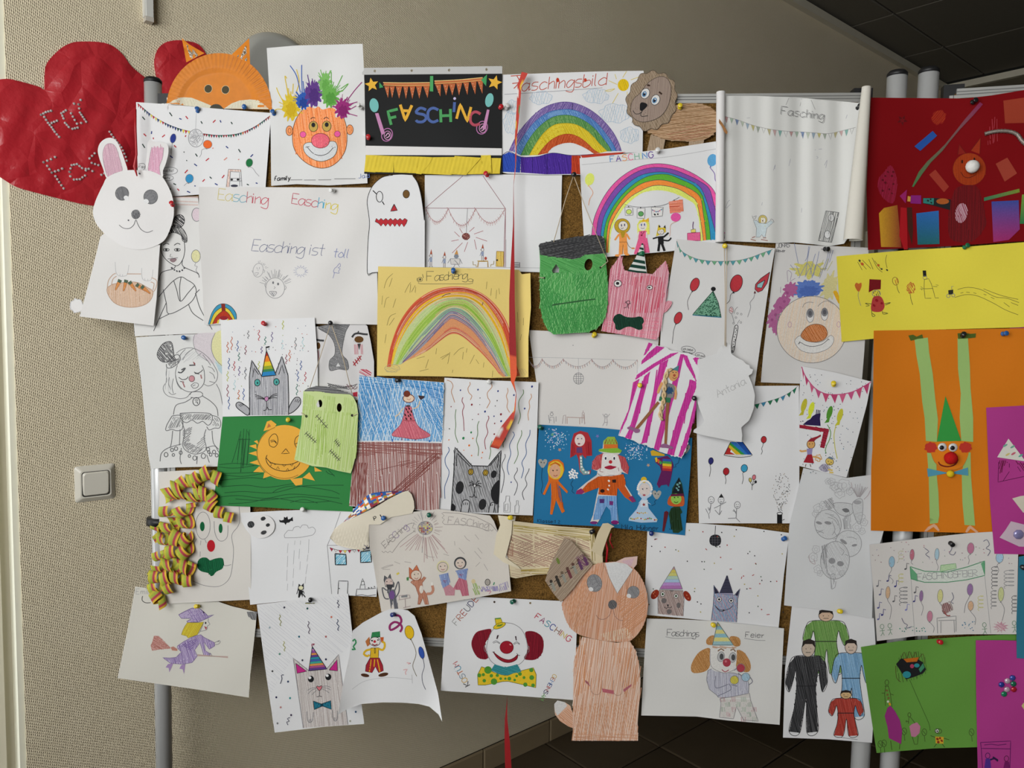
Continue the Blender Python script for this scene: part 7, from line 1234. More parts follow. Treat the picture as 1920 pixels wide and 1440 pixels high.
part('drawn_nose'); fl(el(778, 606, 26, 27), '6e6a6a'); ht(el(778, 606, 26, 27), '505052', 60, 2); part('drawn_mouth'); ln('682 668 700 690 735 690 762 665 772 635|782 635 790 670 815 695 840 700', 1, '8a6a60'); base()
# ---- brown group card
sheet('group_card', 'small brown scribbled card with a row of tiny figures over the fox head', 'drawing', 13, '495 215 540 235 662 370 600 440 540 520 475 592 430 540 382 465 410 380 455 290', 'a08f7c', fn=lambda x, y: 2)
part('pencil_shading'); ht('495 215 540 235 662 370 600 440 540 520 475 592 430 540 382 465 410 380 455 290', '8a7664', -50, 2.8, 1.1)
part('drawn_figure')
for i in range(7):
    x, y = 425 + i * 32, 500 - i * 25; fl(el(x - 8, y - 30, 9, 10), random.choice(['3a342e', '6a5a4a', '5a4038'])); fl([(x - 14, y - 20), (x + 4, y - 24), (x + 22, y + 22), (x + 8, y + 30)], random.choice(['34302c', '5a5a5e', '6a3a40', '8a8a80', '5a3a5a'])); ln([(x - 4, y - 14), (x - 22, y - 4)], 1.3, '3a342e')
fl(el(458, 350, 9, 20, -20), '6a7a3a'); ht('560 330 600 310 650 360 600 390', '6a3a60', 40, 3, 1.2)
# ---- disco room
Z(980, 610, 3.6)
sheet('disco_room_drawing', 'large pale pencil drawing of a bare room with garland, disco ball and party table', 'drawing', 3, '40 32 400 48 920 78 900 300 870 720 400 690 100 672 95 400')
part('drawn_room'); ln('42 216 300 220 775 236|775 236 772 330', .8, 'a8a8aa', 0, 0)
part('drawn_garland')
for x0, x1 in ((40, 130), (132, 272), (275, 465), (468, 608), (610, 772)):
    pts = [(x0 + (x1 - x0) * t / 12, 228 + (x0 - 40) * .012 + 48 * (1 - (t / 6 - 1) ** 2)) for t in range(13)]; ln(pts, .8, '9a9090')
    for i, (x, y) in enumerate(pts): ln([(x, y - 4), (x + 4, y + 16)], 1.2, ('a08080', '8a8a90', 'b09488')[i % 3], 0, 0)
part('drawn_disco_ball'); ln('376 224 377 325', .8, 'a8a8aa'); ln(el(377, 359, 34, 38), .9, 'g', 1); ln('347 345 408 345|344 360 411 360|348 375 407 375|362 326 362 394|377 322 377 397|392 326 392 394|354 332 400 332|355 388 400 388', .8, 'g', 0, 0)
part('drawn_table'); ln('295 620 420 625|300 625 300 665|385 625 385 668|410 600 420 665', 1.3, 'a89088', 0, 0); ln('268 665 275 610 290 605 288 665|400 660 402 590 416 590 418 668|408 575 408 590', 1, '9a8888', sm=0); part('drawn_child'); ln(el(196, 600, 10), .9, 'g', 1); ln('180 660 185 620 210 620 212 662|175 605 178 640 195 640|225 615 225 650|188 585 205 585', 1.1, '8a8a8c', sm=0); part('drawn_child'); ln(el(562, 608, 9), .9, 'g', 1); ln('540 598 555 625 570 622 588 598|556 625 552 655 540 678|568 625 572 655 566 678|552 655 572 655', 1.2, '9a9496', sm=0); part('pencil_dot'); fl(el(340, 135, 4), '9a9a9c')
# ---- blue card
sheet('blue_card', 'blue card with glued clown, mermaid, princess and witch figures and glitter', 'collage', 5, '112 670 500 690 800 720 1145 760 1130 1000 1095 1418 800 1385 500 1355 72 1338 85 1000', '1f6a96')
for box, n in (((140, 690, 310, 830), 120), ((690, 780, 840, 910), 130)):
    part('glitter_inlay'); R_ = random.Random(n); cx, cy = (box[0] + box[2]) / 2, (box[1] + box[3]) / 2
    for i in range(n):
        x, y = R_.gauss(cx, (box[2] - box[0]) * .24), R_.gauss(cy, (box[3] - box[1]) * .24)
        if box[0] < x < box[2] + 15 and box[1] < y < box[3] + 10: a = R_.uniform(0, pi); ln([(x, y), (x + 7 * cos(a), y + 7 * sin(a))], 1.3, R_.choice(['b8d8e0', 'd8e0d8', '8ab0d0', 'c8b8d8', '5a9ac8']), 0, 0)
part('star_sticker'); 
for x, y, c in ((250, 840, 'b08a70'), (848, 944, 'a8907a'), (505, 748, '6a6aa8'), (200, 738, '6aa080')): fl(star(x, y, 14, 20), c)
part('lettering', 'handwritten class'); tx('Klasse:1 2', 100, 1330, 22, '16324a', 3, 1.2, 1.0); part('lettering', 'handwritten name'); tx('Mila H\xfcbner', 668, 1376, 32, '16324a', 2, 1.3, .95)
piece('mermaid_figure', '345 730 390 712 440 725 465 780 468 880 430 882 425 900 398 868 402 950 420 985 462 978 455 1005 410 1010 385 985 375 900 362 870 320 895 325 800', 1.0, 'a02a30'); part('drawn_face'); fl(el(386, 775, 35, 42), 'd0c0bc'); dots('372 765 398 765', 5, '4a4a5a'); fl(el(380, 800, 9, 5), '7a3a4a'); fl('365 825 400 822 405 862 362 860', '5a3a68'); ht('330 800 350 800 350 880 326 888', '8a1c24', 85, 3, 1.4); ht('425 780 460 790 465 875 430 878', '8a1c24', 85, 3, 1.4)
part('sequins'); q = P('385 880 402 880 405 950 425 982 455 985 448 1005 410 1008 388 980'); fl(q, '7a9a98'); dots([(393, 895), (394, 915), (395, 935), (398, 955), (408, 975), (425, 992), (445, 995)], 7, 'dcdcdc')
piece('lion_child_figure', '170 960 175 925 210 905 245 905 275 930 282 975 265 1020 240 1048 305 1120 300 1135 235 1070 240 1150 285 1255 265 1268 225 1180 200 1278 185 1275 195 1150 190 1060 150 1145 135 1140 175 1048', 1.0, 'c8641c'); part('drawn_face'); fl(el(222, 978, 54, 62), 'd0b030'); fl(el(218, 985, 38, 48), 'c89878'); ln('185 945 220 930 255 950 240 935 215 925', 2, 'b85a1c'); dots('205 980 232 978', 5, '3a2a20'); ln('208 1012 222 1018 235 1010', 1.2, '8a3a30'); ht('190 1055 245 1055 280 1255 225 1160 195 1270', 'b8541a', 85, 3)
piece('clown_figure', '545 780 575 752 620 752 640 790 642 830 670 845 660 862 640 875 690 890 718 960 710 1005 668 990 665 1012 690 1030 695 1080 762 1185 740 1195 690 1160 640 1090 632 1150 640 1260 645 1320 648 1342 600 1340 595 1250 565 1220 520 1310 500 1342 455 1330 475 1280 500 1150 515 1090 400 1140 358 1138 365 1115 430 1060 500 1010 505 985 468 970 470 920 500 880 545 862 512 850 515 838 540 830', 1.3, 'c8c2bc')
part('hat'); fl('545 780 575 752 620 752 640 790 642 805 545 805', '8aa840'); fl('548 803 642 803 642 830 545 835', 'c86a2a'); ln('555 800 565 770 575 800 585 770 595 800 605 770 615 800 625 770 635 800', 1.8, '8a1c20', 0, 0); fl('512 850 515 836 545 832 642 828 670 845 662 860 600 862', '7aa838')
part('hair'); q = '545 862 500 880 470 920 466 970 500 978 530 960 540 900'; fl(q, 'b85a5c'); ht(q, 'a03a40', 70, 2.4, 1.4); part('hair'); q = '640 872 690 890 718 960 710 1005 680 985 650 940'; fl(q, 'b85a5c'); ht(q, 'a03a40', 100, 2.4, 1.4)
part('drawn_face'); fl('540 870 600 862 645 880 660 930 668 985 640 1010 590 1020 540 1015 505 990 530 960 535 900', 'd4cfcc'); for_ = [(560, 895), (618, 895)]
for x, y in for_: fl(el(x, y, 10, 16), 'e0e0e0'); fl(el(x, y + 3, 6, 10), '2a2a3a')
fl(el(593, 922, 12), 'b02a30'); fl('550 958 590 945 608 950 635 955 600 972 570 970', '9a2038', 1); ln('505 1000 540 1020 600 1012 640 1018 665 1005', 1.2, '8a8482'); ln('530 960 520 985 545 990|645 960 650 985', 1, '8a5a58')
part('jacket'); q = '510 1020 600 1018 680 1005 695 1060 690 1085 640 1095 635 1150 512 1142 515 1095 420 1130 380 1130 440 1065'; fl(q, 'c4581c'); ht(q, 'b04a14', 85, 2.4, 1.4); fl('358 1138 365 1115 395 1100 418 1125 400 1140', '8a2a60'); q = '690 1085 735 1160 762 1188 740 1195 690 1160 640 1095'; fl(q, 'b8501c'); fl('715 1160 740 1150 765 1188 740 1196', '7a2a60'); fl('604 1042 630 1040 630 1062 606 1062', '2a1a14'); fl(el(538, 1118, 15, 12), '2a1410'); dots('582 1050 584 1082 576 1108', 8, 'd8ccc0'); dots('582 1050 584 1082 576 1108', 3, '5a3020')
part('trousers'); q = '510 1150 632 1152 640 1260 640 1320 600 1318 592 1250 565 1220 520 1310 475 1315 480 1280'; fl(q, '7aa0c8'); ht(q, '5a84b8', 88, 2.6, 1.4); fl('518 1172 552 1172 550 1200 520 1200', '4a2a68'); fl('585 1185 612 1188 610 1215 585 1212', '6a2a6a'); part('shoe'); fl(el(480, 1332, 26, 10), '6a2a68'); part('shoe'); fl(el(622, 1330, 26, 14), '7a2068')
piece('princess_figure', '775 1080 790 1050 820 1040 850 1050 875 1090 868 1150 840 1168 838 1185 868 1210 845 1200 850 1235 910 1310 905 1328 800 1332 715 1318 718 1300 770 1240 790 1195 778 1205 805 1170 778 1140', 1.0, 'a8bcd0'); part('drawn_face'); fl(el(824, 1110, 38, 46), 'cabfba'); dots('810 1105 838 1102', 5, '4a4a5a'); fl(el(820, 1146, 10, 6), '9a3a48'); fl(el(818, 1043, 20, 21), 'c8a828'); fl('798 1180 845 1180 842 1225 795 1225', 'c4ccd4'); fl(star(818, 1210, 13, 45), '8a2a28')
part('sequins')
for i in range(16): a = pi + pi * i / 15; dots([(824 + 48 * cos(a), 1108 + 58 * sin(a))], 7, 'dcd8d0')
dots('780 1108 784 1135 868 1110 866 1135', 7, 'dcd8d0')
for i in range(16): dots([(730 + 11.5 * i, 1303 + 5 * sin(i) + i * .4)], 6, ['a83a30', 'c8a838', 'd0ccc0', '6a8a48'], i)
for i in range(6): dots([(775 + 13 * i, 1265 + 4 * (i % 2))], 6, ['c0a040', 'b05a40', 'd0c8b0'], i)
piece('witch_figure', '1055 1025 1075 1070 1090 1150 1085 1200 1060 1225 1078 1262 1065 1275 1080 1380 1050 1402 1015 1400 985 1275 1000 1235 1020 1225 980 1205 985 1170 1005 1140 1010 1100', 1.0, '1f3a24'); part('drawn_face'); fl('978 1205 985 1165 1010 1145 1080 1148 1092 1190 1085 1218 1060 1222 1010 1222', 'b8562a', 1); fl(el(1036, 1172, 36, 36), '8ab850'); dots('1025 1162 1048 1160', 5, '2a3a1a'); ln('1022 1190 1036 1198 1050 1190', 1.3, '2a3a1a'); fl('1055 1025 1085 1140 1010 1130', '141820'); dots('1045 1075 1055 1090 1040 1100 1060 1065 1050 1112', 8, '6a9a98'); fl('1000 1140 1085 1135 1090 1152 1000 1155', '5a1a3a'); ht('1000 1235 1060 1235 1075 1380 990 1380', '14280f', 85, 2.6)
piece('broom', '955 1260 970 1252 985 1262 955 1392 942 1390', 1.1, '5a1a24')
piece('singer_figure', '890 900 935 890 975 880 1005 905 1018 945 1000 1035 990 1075 985 1092 972 1075 935 1080 920 1100 905 1072 935 985 925 950 895 925', .9, '5a1a50'); part('rainbow_jumper')
for i, c in enumerate(('2a4a9a', '3a8a4a', 'c8b02a', 'c85a2a', 'a82a30')): fl([(945, 900 + i * 16), (1005, 905 + i * 16), (1005, 921 + i * 16), (943, 916 + i * 16)], c)
for i, c in enumerate(('c8b02a', 'c85a2a', '3a8a4a')): fl([(892 + i * 14, 895 + i * 12), (905 + i * 14, 890 + i * 12), (915 + i * 14, 915 + i * 8), (900 + i * 14, 925 + i * 8)], c)
piece('trumpet', '862 850 880 842 960 872 955 882 870 880', 1.4, 'c09a28')
base()
for x, y, s_ in ((135, 930, '132 965 128 1030 135 1080 125 1120 140 1145'), (905, 1142, '905 1175 890 1190 895 1205 870 1218'), (1100, 832, '1060 900 1050 930 1030 940 1035 955 1015 958')):
    part('heart_balloon'); fl([(x, y + 34), (x - 30, y - 5), (x - 25, y - 25), (x - 8, y - 26), (x, y - 14), (x + 10, y - 26), (x + 26, y - 24), (x + 30, y - 5)], '9a9a94', 1); dots([(x - 10, y - 5), (x + 10, y - 2)], 5, '4a4a4a'); ln([(x, y + 34)] + P(s_), 1, '16324a')
part('sequin_flower')
for i in range(17): a = i * 2.4; r = 6 * math.sqrt(i); dots([(340 + 1.35 * r * cos(a), 1005 + 1.35 * r * sin(a))], 7, 'dcdcda')
ln('340 1045 325 1075 340 1095 332 1120 350 1135', 1, '16324a')
# ---- pink tent with doll
TN = P('848 112 880 125 910 138 960 148 1000 168 1055 180 1120 190 1190 220 1192 330 1180 460 1172 560 1150 640 1135 720 1115 800 1092 860 1070 895 1020 885 960 865 880 832 800 800 720 770 648 742 660 690 690 640 715 570 740 470 760 360 800 250')
TNW = []
for i, (a, b) in enumerate(zip(TN, TN[1:] + TN[:1])):
    for k in range(5): t = k / 5; TNW.append((a[0] + (b[0] - a[0]) * t + random.uniform(-5, 5), a[1] + (b[1] - a[1]) * t + random.uniform(-5, 5)))
sheet('circus_tent_cutout', 'pink and white striped circus tent cutout with a glued doll on long legs', 'paper cutout', 10, TNW, fn=lambda x, y: 3)
PK = 'c03a94'
part('stripe')
for q in ('850 115 878 125 832 195 815 205', '905 138 958 150 880 210 800 265 803 240 850 185', '1000 190 1055 182 900 275 760 370 770 335 880 260', '745 385 790 360 700 640 670 700 650 745 662 690 715 570', '820 345 862 310 775 640 728 770 690 758 720 700', '925 260 985 228 905 480 840 790 800 800 830 680', '1065 195 1090 195 1040 420 960 700 920 848 885 832 930 660 1000 420', '1078 195 1110 205 1165 340 1172 390 1160 360 1105 270', '1135 365 1170 380 1172 420 1100 600 1020 880 975 868 1040 640', '1165 215 1190 220 1190 290 1150 225', '1172 470 1172 560 1110 810 1070 890 1050 885 1120 680'): fl(q, PK); ht(q, 'b03086', 100, 4, 1.8, .06)
piece('doll_head', '985 340 1010 305 1045 310 1050 345 1025 375 1000 372', 1.6, 'c8955f', 1); part('drawn_face'); dots('1015 318 1035 318', 4, '2a2018'); fl(el(1024, 338, 9), 'a04a38'); ln('1012 352 1025 360 1040 350', 1, '7a3a28')
piece('doll_hat', '1055 268 1048 310 1008 298', 1.9, '4a7a80')
piece('doll_body', '958 400 985 388 1018 400 1030 425 1015 490 960 492 928 480 938 430', 1.6, '7a7a78'); part('print'); fl(blob(990, 440, 26, 24, .2, 7), '2a4a6a'); piece('arm', '935 380 950 392 932 430 918 462 905 455 915 420', 1.4, 'c8955f'); piece('arm', '1018 405 1035 410 1042 460 1035 500 1020 500 1026 460', 1.4, 'c8955f'); piece('shorts', '925 480 1000 490 995 522 960 520 918 508', 1.7, '2f6a4a')
piece('leg', '910 512 925 525 775 705 758 695', 1.4, '8a5a3a'); piece('leg', '968 522 992 522 980 680 972 808 955 808 962 660', 1.4, '8a5a3a'); piece('shoe', '705 690 725 682 760 695 790 702 785 722 760 726 740 708 712 702', 1.8, '8a5a80', 1); piece('shoe', '930 810 955 798 985 808 1015 822 1010 835 970 828 935 825', 1.8, '8a5a80', 1)
base(); flush(); g = G()
for k in range(2):
    pts = smooth(tp('1005 295 980 310 965 350 960 400 955 460 950 515 938 560 930 600 940 640'), False, 4); g.tube([PB(x + 2.6 * sin(i * .9 + k * pi), y, cur.off0(x, y) + .0035 + .0012 * cos(i * .9 + k * pi)) for i, (x, y) in enumerate(pts)], .0024, 6)
g.mk('yarn_braid', mat('c4ac84', .9, .1, grain=.3, scale=500, bmp=.6), cur.root)['label'] = 'blond yarn braid'
# ---- fish shape
FS = [(1340, 140), (1375, 115), (1405, 135), (1408, 190), (1440, 215), (1490, 240), (1510, 262), (1530, 268), (1535, 290), (1555, 298), (1548, 325), (1525, 340), (1550, 400), (1568, 470), (1560, 560), (1530, 640), (1475, 690), (1482, 740), (1478, 788), (1400, 778), (1300, 758), (1200, 738), (1152, 722), (1155, 705), (1210, 670), (1225, 640), (1195, 570), (1180, 520), (1168, 440), (1180, 370), (1195, 300), (1178, 275), (1182, 230), (1215, 222), (1260, 205), (1310, 190), (1320, 160)]
sheet('fish_cutout', 'blank white paper shape with scalloped edge and pencilled name, hung on a string', 'paper cutout', 12, FS, 'd0d0d0', fn=lambda x, y: 3)
part('writing'); tx('Antonia', 1318, 488, 52, 'a4a4a4', -26, 1.0, .78); flush(); cord('string', [(1358, 463), (1360, 560), (1359, 648)], offs=[.024, .029, .0335]); cord('string', [(1363, 463), (1362, 560), (1361, 650)], offs=[.024, .029, .0335])
# ---- stick people with rainbow cap
Z(1280, 660, 4)
sheet('stick_people_drawing', 'white drawing with stick people, small balloons, a rainbow cap and a confetti cannon', 'drawing', 5, '100 262 500 255 872 252 875 800 875 1285 500 1285 122 1285 110 800')
part('drawn_bunting'); bunt('540 395 620 375 720 345 800 305 865 255', 7, 34, ['1f6a4a', '3a7a9a', '2a6a4a'], 'g', gap=.3, outline='2a4a4a', seed=0)
part('drawn_cap')
for q, c in (('365 672 345 700 310 772 345 770 360 740', 'a82a28'), ('345 700 330 735 395 770 330 768 318 760', 'a82a28'), ('350 690 342 712 400 770 440 770', 'c8a828'), ('358 678 352 695 440 770 470 770', '2f8a3a'), ('365 672 362 682 468 770 495 770 400 676', '2a6ab0'), ('400 674 450 674 520 772 492 770', '1f4a94')): fl(q, c)
fl('310 775 315 768 520 770 505 782 420 790 340 786', 'c9c7c5'); ln('310 775 420 790 505 782 522 772', 1, 'k'); ln('360 675 310 774|450 675 522 772', 1.2, 'k', 0, 0)
for x, y, rx, ry, c, s in ((608, 657, 20, 25, 'a82a30', '600 705 592 725 598 745 588 768'), (212, 817, 18, 25, '2a2a68', '205 850 210 880 200 935'), (326, 896, 22, 27, 'a02028', '318 930 325 960 320 990'), (462, 872, 24, 28, '3a94b8', '450 910 455 950 445 990')): part('drawn_balloon'); bal(x, y, rx, ry, c, 8, s, 'k', 1, .9)
part('drawn_balloon_bunch'); ol(el(535, 940, 13, 19, 10), 'c8707a', 'k', .9); ol(el(507, 960, 11, 16, -10), 'c0b060', 'k', .9); fl(el(547, 974, 10, 11), '2a2a2e'); ln('533 960 522 1000|507 976 520 1000|542 984 522 1000 520 1035', 1, 'k')
for x, y, L in ((214, 1110, '212 1136 205 1200 190 1165|205 1200 195 1220 172 1175|195 1220 200 1250|212 1150 198 1190'), (288, 1110, '285 1130 275 1222|275 1222 242 1185|275 1222 293 1190|235 1172 280 1150 326 1125'), (410, 1148, '405 1170 400 1245|400 1245 340 1248|400 1245 430 1275|402 1200 375 1190|402 1215 382 1180')): part('drawn_stick_person'); ln(el(x, y, 22, 26), 1.1, 'g', 1); ln(L, 1.2, 'g', sm=0); dots([(x - 7, y - 4), (x + 8, y - 5)], 3, 'k'); ln([(x - 8, y + 10), (x, y + 14), (x + 9, y + 9)], .9, 'k')
part('drawn_stick_person'); fl('290 1062 308 1092 270 1092', 'k')
part('drawn_cannon'); fl('708 1215 746 1215 746 1285 708 1285', '141416'); ol(el(728, 1212, 20, 10), 'd0d0d0', 'k', 1.2); ln('748 1262 764 1255', 1.2, 'k', 0, 0); part('drawn_confetti'); R_ = random.Random(11)
for i in range(110): t = R_.random(); x, y = 738 + R_.uniform(-1, 1) * (20 + 45 * sin(t * 2.6)), 1195 - 290 * t; a = R_.uniform(.6, 2.2); ln([(x, y), (x + 8 * cos(a), y + 8 * sin(a))], 1.0, R_.choice(['k', '4a4a4a', '6a6a6a', 'a09080']), 0, 0)
# ---- party with the big red seven
sheet('party_table_drawing', 'tilted felt-pen drawing with pink bunting, a dark cake on a red table and fish balloons', 'drawing', 7, '890 105 1150 155 1415 222 1380 400 1300 700 1228 942 1050 900 875 855 872 560 875 300')
part('drawn_bunting'); bunt('892 110 920 180 980 260 1040 302 1100 318 1180 318 1270 300 1350 262 1412 225', 10, 66, ['b84a6c', 'b04068', 'c05a7c', 'b8507a'], 'b84a7c', .9, 1.8, gap=.18)
part('drawn_confetti'); R_ = random.Random(5)
for i in range(170):
    x, y = R_.uniform(885, 1400), R_.uniform(170, 920)
    if x < 1415 - (y - 222) * .26 and y > 130 + (x - 890) * .2: fl(el(x, y, R_.uniform(2.5, 5), R_.uniform(2, 4), R_.uniform(0, 90), 6), R_.choice(['1f2a3a', '2a5a6a', '3a4a6a', '1a1a1a', '2a6a80'])); cur.ink.lift -= .000018
for x, y, c, s in ((910, 400, 'b8b034', None), (965, 425, 'ccd43a', None), (1102, 455, '4f8a2f', '1085 545 1110 600 1100 660 1080 700 1070 740 1078 760'), (1180, 475, 'bcb838', '1150 550 1135 620 1140 700 1150 760 1160 800')):
    part('drawn_fish_balloon'); fl(el(x, y, 20, 52, 16, 18), c); fl([(x - 14, y + 40), (x - 40, y + 78), (x - 5, y + 72), (x + 2, y + 42)], c)
    if s: ln(s, 1.4, c)
part('drawn_cake'); fl('1000 465 1035 460 1030 500 1035 555 900 545 935 515 955 505 975 480', '2a1f4a'); ln('1002 465 1006 432|1014 464 1018 434|1026 462 1030 436', 1.6, '1f1a38', 0, 0); part('drawn_table'); fl('876 545 1098 578 1092 610 1062 722 1030 715 1055 600 876 570', '9a2438'); ht('876 545 1098 578 1092 610 1062 722 1030 715 1055 600 876 570', '801c2e', 20, 4, 1.6)
part('drawn_girl'); ol(el(962, 692, 30, 32), 'c89a5c', '5a3a20', 1.1); fl('935 672 960 648 1010 632 1035 618 1038 632 1000 655 985 672', '8a2430'); dots('952 690 974 688', 4, 'k'); fl('930 725 975 722 968 775 935 772', '8a80a8'); fl('935 770 970 768 985 835 905 828', '96202c'); ln('930 740 890 745 880 735|975 785 1010 790 1035 805', 3.4, 'c89a5c'); ln(blob(1018, 795, 22, 24, .2, 5), 1.4, 'c89a5c', 1); ln('925 840 920 862|955 840 962 862', 1.3, '5a3a20', 0, 0)
part('drawn_cat'); ol(el(1102, 822, 30, 26, 20), 'd0b460', '5a4a30', 1); fl('1085 795 1100 783 1135 795 1120 808', '6a7a88'); ln('1088 818 1096 822|1110 826 1118 830|1095 838 1108 842', 1.3, 'k'); q = '1050 840 1085 845 1110 880 1075 900 1040 890 1020 870'; fl(q, 'a8a4b4', 1); ht(q, '7a7488', 60, 2.4); ln('1090 880 1125 888|1100 902 1130 905', 3, 'd0b460')
# ---- pencil masks
sheet('masks_drawing', 'grey pencil drawing of carnival masks and a skull with flowers', 'drawing', 6, '905 870 1050 900 1228 945 1420 920 1500 950 1520 1300 1430 1610 1420 2000 1100 1940 760 1900 800 1300', fn=lambda x, y: 1)
def pm(pts, c='8c8c8e', w=1.0, sh=None, ang=60):
    if sh: ht(pts, sh, ang, 2.6, 1.0, .06, sm=1)
    ln(pts, w, c, 1)
Z(1440, 880, 2.668)
for x, y, rx, ry, rot, sh in ((300, 275, 66, 74, -15, None), (402, 372, 66, 66, 20, None), (335, 455, 72, 95, 5, 'b4b4b6')):
    part('drawn_mask'); fl(el(x, y, rx, ry, rot), 'c4c5c6'); pm(el(x, y, rx, ry, rot), '8a8a8c', 1.1, sh)
part('drawn_mask'); fl('330 170 420 175 425 215 390 235 345 215', 'bfc0c1', 1); pm('330 170 420 175 425 215 390 235 345 215', '88888a'); fl('370 200 395 195 408 210 388 216', '707072', 1); fl('425 165 470 150 472 230 455 275 428 220', 'bfc0c1', 1); pm('425 165 470 150 472 230 455 275 428 220', '8a8a8c'); fl(el(448, 165, 20, 10), '9c9c9e')
part('drawn_shading'); ht('275 160 320 140 335 190 300 205', '8a8a8c', 50, 2, 1.1); ht('372 250 410 210 415 300 375 300', '8e8e90', 85, 2.2, 1.1); ht('265 385 300 370 290 470 300 540 270 450', '828284', 85, 2, 1.1); ht('300 520 340 540 330 570 315 600', '8e8e90', 85, 2.4, 1.0)
part('drawn_eyes'); 
for x, y, rx, ry, r in ((255, 268, 16, 7, 15), (300, 268, 18, 8, 10), (378, 362, 20, 8, 35), (432, 380, 14, 6, -10), (320, 458, 17, 15, 0), (362, 472, 17, 13, 10)): fl(el(x, y, rx, ry, r), '8a8a8c')
ln('238 300 255 310 275 305|245 318 262 312 280 320|385 425 400 432|300 520 312 530 325 522 338 528|318 490 325 480 332 492|300 240 330 250 350 280|310 230 345 250 360 300|285 220 330 230|320 260 335 300 320 330|330 310 345 340 325 350|395 340 420 340 445 350|360 390 380 410 370 430|318 570 320 600|340 560 335 590 318 600', 1.0, '8e8e90')
part('drawn_ornament')
for x, y, r in ((318, 62, 18), (345, 90, 26), (380, 80, 30), (360, 120, 24), (410, 110, 18), (250, 195, 22), (238, 222, 16), (275, 178, 18), (460, 240, 24), (480, 265, 18), (445, 290, 22), (470, 310, 16), (240, 400, 18), (225, 440, 22), (250, 500, 20), (260, 520, 14), (370, 520, 14), (330, 85, 20), (300, 60, 14)): part('drawn_ornament'); ln(blob(x, y, r, r, .18, 5, 0, 24, int(x)), .8, 'a2a2a4', 1); ln(el(x, y, r * .45), .7, 'a8a8aa', 1)
part('pencil_strokes'); rays(452, 150, 12, 68, -120, -50, 14, 'a09a9c', .9, .2); part('pencil_strokes'); ln('415 65 420 85 412 95|480 150 500 130 512 105|205 430 210 460 235 475 230 450', 1, 'a08e90')
# ---- dog and cat with party hats
Z(1190, 960, 3.4286)
sheet('party_pets_drawing', 'white drawing of a spotted dog and a blue cat wearing party hats', 'drawing', 4, '82 110 120 65 400 72 700 95 995 135 960 400 925 745 500 700 60 660 70 400')
part('drawn_disco_ball'); ln('520 88 516 150', 1.1, 'k'); q = '480 180 490 155 516 145 545 152 556 180 548 210 518 220 488 208'; fl(q, '26262a', 1); ln('485 165 550 165|482 180 554 180|486 195 550 195|500 150 500 212|516 146 516 218|534 150 534 212', .6, '5a5a62', 0, 0)
part('drawn_confetti'); R_ = random.Random(8)
for i in range(70):
    x, y = R_.uniform(90, 960), R_.uniform(110, 690)
    if not (120 < x < 360 and 340 < y) and not (490 < x < 690 and 390 < y) and y < 650 and y > 75 + x * .05: fl(el(x, y, 5, 4, R_.uniform(0, 90), 7), R_.choice(['2a2a30', '2a2a30', 'a89a50', 'a03a38', '5a6a5a'])); cur.ink.lift -= .000018
ln('125 178 145 172|455 235 465 245|685 430 690 415|735 490 750 492|755 410 768 402|610 368 625 366|848 660 868 658', 1.4, 'a03a38', 0, 0)
part('drawn_dog'); q = '150 655 148 520 160 500 310 505 318 560 312 670'; fl(q, 'b0a09a'); ht(q, '8a7470', 70, 2.4, 1.2); ln(q, 1, 'g', 0, 0); fl(el(130, 530, 22, 34, 35), '8a2c1a'); fl(el(338, 540, 20, 36, -30), '8a2c1a'); dots('120 525 132 540 335 535 345 555 128 515', 4, 'c87a50'); fl(el(188, 570, 17), '6a6464'); fl(el(222, 640, 16), '6a6464'); fl(el(282, 600, 13, 18), '6a6464'); fl('222 502 255 502 240 515', '6a6464'); eye(180, 528, 14, 15, '2a4a2a'); eye(266, 540, 14, 14, '2a4a2a'); fl('205 595 222 595 214 608', 'k'); ln('214 608 205 620 190 610|214 608 225 618 240 608', 1, 'k')
part('drawn_party_hat'); 
for i, c in enumerate(('b88a8c', 'c8b85a', 'c4c070', 'a8c0b0', 'a0b8d0', 'b088c0', 'a870a8')):
    t0, t1 = i / 7, (i + 1) / 7; f_ = lambda t, s: (253 - 93 * t + s * 148 * t, 350 + 145 * t); fl([f_(t0, 0), f_(t0, 1), f_(t1, 1), f_(t1, 0)], c); ln([f_(t1, 0), f_(t1, 1)], .7, 'g', 0, 0)
ln('253 350 160 495 308 497', 1, 'g', 1, 0)
part('drawn_cat'); q = '492 698 505 600 510 520 508 470 545 525 640 535 678 492 662 560 655 708'; fl(q, '9aa4b4'); ht(q, '7088a8', 85, 2.4, 1.2); ht(q, 'a88a98', 60, 5, 1.4); ln(q, 1.1, '48485a', 0, 0); fl('510 475 540 522 515 525', '28283a'); fl('675 495 645 535 662 540', '28283a'); eye(543, 562, 15, 15, 'k'); eye(620, 570, 14, 14, 'k'); ln('515 600 540 625 575 632 612 620 632 600|520 608 545 635 570 640', 1.2, '3a3a48'); fl(el(572, 632, 7, 5), 'k')
part('drawn_party_hat'); fl('594 405 541 525 635 535', '8a88a0'); R_ = random.Random(3)
for i in range(12):
    for j in range(i + 2): t = (i + 1) / 13; x = 594 - 50 * t + 90 * t * (j + .5) / (i + 2); fl([(x - 4, 405 + 122 * t - 5), (x + 4, 405 + 122 * t - 5), (x + 4, 405 + 122 * t + 3), (x - 4, 405 + 122 * t + 3)], '1c1c30'); cur.ink.lift -= .000018
